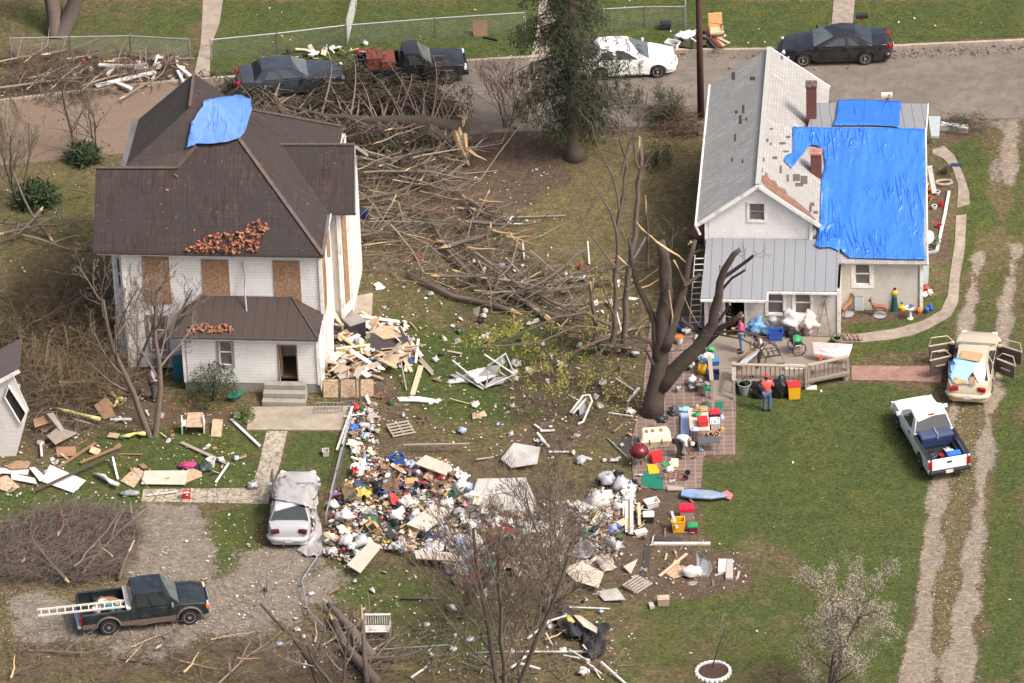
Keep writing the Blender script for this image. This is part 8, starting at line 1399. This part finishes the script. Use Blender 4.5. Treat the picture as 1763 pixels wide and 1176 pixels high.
HEAPR=[(840,870),(920,860),(1060,870),(1075,960),(1000,980),(900,1000),(860,960)];STRIP=[(600,700),(640,690),(655,720),(650,790),(610,800),(600,760)];SIDE=[(556,575),(620,540),(700,560),(720,610),(640,645),(560,650)];BAGS=[(1020,830),(1060,812),(1095,838),(1090,880),(1040,890),(1010,860)];WIDE=[(640,440),(1100,460),(1100,800),(820,790),(640,720)];YARDL=[(0,660),(440,690),(450,850),(0,880)];LOW=[(450,960),(1100,1000),(1090,1170),(560,1170),(380,1050)]
scatter(HEAP,165,1,cl,CC,'crumpled cloth','cloth','in the big rubbish heap',.35,smax=1.35);scatter(HEAP,80,2,bg,WC,'plastic bag','plastic bag','in the big rubbish heap',.3,smin=.5,smax=1.5);scatter(HEAP,26,3,bx_,None,'torn cardboard box','cardboard box','in the big rubbish heap',.3,tilt=.7);scatter(HEAP,100,4,sc2,WC,'paper scrap','paper','in the big rubbish heap',.4);scatter(HEAP,34,5,bt,CC,'plastic bottle','bottle','in the big rubbish heap',.4,tilt=.5);scatter(HEAP,9,6,bl_,[c for c in CC if c[0]in('red','white','bright blue','yellow','green')],'toy ball','ball','in the big rubbish heap',.3);scatter(HEAP,20,7,pk_,WD,'broken board','board','in the big rubbish heap',.3)
scatter(HEAPR,40,11,cl,CC,'crumpled cloth','cloth','under the dense leafless tree',.2);scatter(HEAPR,26,12,bg,WC,'plastic bag','plastic bag','under the dense leafless tree',.2);scatter(HEAPR,50,13,sc2,WC,'paper scrap','paper','under the dense leafless tree',.2);scatter(HEAPR,26,14,pk_,WD,'broken board','board','under the dense leafless tree',.25)
scatter(STRIP,15,21,cl,CC,'crumpled cloth','cloth','in the rubbish strip below the farmhouse steps',.25);scatter(STRIP,9,22,bg,WC,'plastic bag','plastic bag','in the rubbish strip below the farmhouse steps',.2);scatter(STRIP,16,23,sc2,WC,'paper scrap','paper','in the rubbish strip below the farmhouse steps');scatter(STRIP,12,24,pk_,WD,'broken board','board','in the rubbish strip below the farmhouse steps',.2)
scatter(SIDE,70,31,pk_,[('white painted',whiteb,4),('orange brown',osbl,4),('pale',woodp,4),('grey brown',woodg,3),('dark',tarb,1)],'broken board','board','in the wreckage right of the farmhouse',.5,smin=.8,smax=1.8,tilt=.35);scatter(SIDE,16,32,bg,WC,'plastic bag','plastic bag','in the wreckage right of the farmhouse',.4);scatter(SIDE,14,33,cl,CC,'crumpled cloth','cloth','in the wreckage right of the farmhouse',.4);scatter(SIDE,30,34,sc2,[('white',whiteb,3),('tan',osbl,2)],'splintered scrap','scrap','in the wreckage right of the farmhouse',.4,smin=1,smax=2)
scatter(BAGS,12,41,bg,[WC[0],WC[1],WC[2]],'plastic bag','plastic bag','left of the plank bundle',.3,smin=1.1,smax=1.8);scatter(BAGS,10,42,cl,CC,'crumpled cloth','cloth','left of the plank bundle',.3);scatter([(1020,860),(1110,850),(1110,930),(1020,930)],26,43,pk_,WD,'broken board','board','beside the plank bundle',.2)
scatter(WIDE,60,51,bg[:3],WC,'plastic bag','plastic bag','strewn over the middle yard',.1,smin=.5,smax=.9);scatter(WIDE,50,52,sc2,[('white',whiteb,5),('tan',woodp,3),('grey',WC[1][1],1)],'paper scrap','paper','strewn over the middle yard',.05);scatter(WIDE,16,53,cl,CC,'crumpled cloth','cloth','strewn over the middle yard',.05,smin=.6,smax=1);scatter(WIDE,28,54,pk_,WD,'broken board','board','strewn over the middle yard',.05)
scatter(YARDL,34,61,pk_,[('white painted',whiteb,5),('orange brown',osbl,4),('brown',woodb,3)],'broken board','board','strewn over the left yard',.1);scatter(YARDL,20,62,sc2,WC,'paper scrap','paper','strewn over the left yard',.05);scatter(YARDL,10,63,bg[:3],WC,'plastic bag','plastic bag','strewn over the left yard',.05)
scatter(LOW,26,71,bg[:3],WC,'plastic bag','plastic bag','strewn over the bottom yard',.05,smin=.5,smax=.9);scatter(LOW,30,72,sc2,WC,'paper scrap','paper','strewn over the bottom yard');scatter(LOW,12,73,pk_,WD,'broken board','board','strewn over the bottom yard')
scatter([(170,100),(325,98),(330,130),(250,150)],26,81,pk_,WD,'broken board','board','on the far verge at the top left',.3);scatter([(40,100),(330,98),(330,135),(60,160)],16,82,bg[:3],WC,'plastic bag','plastic bag','on the far verge at the top left',.2,smin=.5,smax=.8);scatter([(460,92),(550,78),(630,80),(620,98),(520,105)],20,83,pk_,[('white painted',whiteb,5),('tan',woodp,3)],'broken board','board','on the verge behind the parked blue saloon',.4,tilt=.5);scatter([(460,92),(630,76),(640,95),(520,105)],8,84,bg,WC,'plastic bag','plastic bag','on the verge behind the parked blue saloon',.2,smin=.6,smax=1)
scatter([(1080,855),(1205,850),(1205,940),(1285,965),(1280,1005),(1100,1010)],30,91,pk_,WD,'broken board','board','on the bare soil below the patio',.04,smin=.4,smax=.9);scatter([(1080,740),(1210,740),(1205,835),(1095,835)],14,92,cl,CC,'crumpled cloth','cloth','on the brick patio',.1,smin=.4,smax=.7);scatter([(1140,545),(1240,560),(1215,670),(1150,690)],18,93,bg+bx_,[('white',whitep,2),('black',bagm,3),('navy',navy,2),('grey',greym,3)],'stored bundle','bundle','behind the big broken tree on the patio',.3);scatter([(1180,690),(1240,690),(1240,780),(1150,780)],12,94,bg+bt,CC,'small article','household goods','round the white folding table',.1,smin=.4,smax=.7)
scatter([(270,680),(440,680),(440,740),(400,790),(300,800),(255,740)],34,101,bk,None,'red brick','brick','lying on the grass before the farmhouse',0,tilt=.1)
def brickpile(poly,n,seed,lab,lift):
 R=random.Random(seed);x0,x1=min(p[0]for p in poly),max(p[0]for p in poly);y0,y1=min(p[1]for p in poly),max(p[1]for p in poly);k=0
 while k<n:
  x,y=R.uniform(x0,x1),R.uniform(y0,y1)
  if not inpoly(np.array([x]),np.array([y]),poly)[0]:continue
  h,n_=ray(h1roof,x,y)
  if h is None:continue
  k+=1;c=bk[0].copy();COL.objects.link(c);c.location=h+n_*R.random()**2*lift;c.rotation_euler=(R.gauss(.5,.5),R.gauss(0,.5),R.uniform(0,6.28));s=R.uniform(.45,1.05);c.scale=(s*R.uniform(.5,1.1),s,s);tag(c,'broken red brick '+lab,'brick','broken red bricks '+lab)
brickpile([(318,432),(345,415),(360,408),(400,402),(425,393),(437,383),(459,380),(461,394),(455,404),(446,416),(446,435),(400,437),(330,436)],215,1,'in the pile on the main farmhouse roof',.22);brickpile([(318,566),(330,560),(392,558),(404,568),(398,573),(320,574)],60,2,'in the pile on the farmhouse porch roof',.1);brickpile([(200,300),(540,300),(540,420),(200,420)],7,3,'scattered over the main farmhouse roof',0)
for o in PROT:bpy.data.objects.remove(o)
def bits(label,polys,n,seed,mats,s0=.02,s1=.07):
 R=random.Random(seed);mb=MB()
 for poly,f in polys:
  x0,x1=min(p[0]for p in poly),max(p[0]for p in poly);y0,y1=min(p[1]for p in poly),max(p[1]for p in poly);k=0
  while k<int(n*f):
   x,y=R.uniform(x0,x1),R.uniform(y0,y1)
   if not inpoly(np.array([x]),np.array([y]),poly)[0]:continue
   k+=1;p=G(x,y,R.uniform(.02,.08));s=R.uniform(s0,s1);a=R.uniform(0,6.28);mb.cur=R.randrange(len(mats));mb.box(p,(s*R.uniform(.6,2),s,s*.3),a,R.gauss(0,.4),R.gauss(0,.4))
 o=mb.build('litter',mats,None,uv=False);tag(o,label,'litter',kind='stuff')
lm=[whiteb,CC[0][1],whitep,woodp,CC[6][1],WC[1][1],CC[2][1],CC[4][1],CC[7][1],brickr]
bits('tiny fragments of litter through the rubbish heap',[(HEAP,.45),(HEAPR,.25),(STRIP,.05),(SIDE,.12),(BAGS,.08)],7500,1,lm+[woodb,CC[1][1],CC[3][1],CC[10][1],CC[11][1],woodg],.03,.12)
bits('tiny white and tan fragments strewn over the yards',[(WIDE,.3),(YARDL,.16),(LOW,.2),([(380,870),(560,940),(520,1060),(100,1110),(200,1000)],.08),([(600,280),(950,280),(960,500),(620,470)],.1),([(0,90),(330,90),(330,165),(0,170)],.05),([(1080,860),(1290,950),(1280,1030),(1080,1030)],.05),([(0,300),(150,300),(200,640),(0,640)],.03),([(380,0),(1763,0),(1763,60),(380,130)],.02),([(1270,660),(1580,660),(1763,700),(1763,1170),(1100,1170),(1220,860)],.01)],2600,2,[whiteb,whitep,woodp,CC[0][1],woodb],.02,.07)
bits('pale stones loose in the wheel tracks and on the gravel drive',[([(1580,1000),(1620,780),(1650,680),(1690,680),(1700,900),(1690,1176),(1560,1176)],.5),([(0,1015),(545,940),(430,1100),(0,1115)],.5)],3200,3,[M('pale_stone',(.38,.345,.30),.9),kerbm],.015,.04)
bits('leaf litter and gravel washed along the far kerb and over the road',[([(850,96),(1100,92),(1340,89),(1340,98),(1100,104),(850,112)],.2),([(1530,86),(1763,76),(1763,92),(1530,100)],.22),([(1000,110),(1763,90),(1763,200),(1000,215)],.1),([(0,180),(215,160),(215,262),(0,275)],.15)],900,4,[woodb,barkd,M('dead_leaf',(.13,.08,.045),.9),barkd,kerbm],.02,.07)
# ---------------------------------------------------------------- separate pieces become separate parts
def split_loose(o):
 me=o.data;n=len(me.vertices);par=list(range(n))
 def f(i):
  while par[i]!=i:par[i]=par[par[i]];i=par[i]
  return i
 for e in me.edges:
  a,b=f(e.vertices[0]),f(e.vertices[1])
  if a!=b:par[a]=b
 gr={}
 for p in me.polygons:gr.setdefault(f(p.vertices[0]),[]).append(p.index)
 if len(gr)<2:return
 uv=me.uv_layers.active.data if me.uv_layers else None
 for k,ps in gr.items():
  vi=sorted({v for p in ps for v in me.polygons[p].vertices});mp={v:i for i,v in enumerate(vi)}
  m2=bpy.data.meshes.new(o.name);m2.from_pydata([me.vertices[v].co for v in vi],[],[[mp[v]for v in me.polygons[p].vertices]for p in ps])
  for m in me.materials:m2.materials.append(m)
  if uv:l=m2.uv_layers.new(name='UVMap');l.data.foreach_set('uv',[c for p in ps for li in me.polygons[p].loop_indices for c in uv[li].uv])
  for a,p in zip(m2.polygons,ps):a.material_index=me.polygons[p].material_index;a.use_smooth=me.polygons[p].use_smooth
  c=o.copy();c.data=m2;COL.objects.link(c)
 bpy.data.objects.remove(o)
for o in[o for o in bpy.data.objects if o.type=='MESH' and o.parent and o.name.split('.')[0]in('trim','gutter','roof','window_board','missing_shingles','loose_trim','valley','ridge_cap')]:split_loose(o)
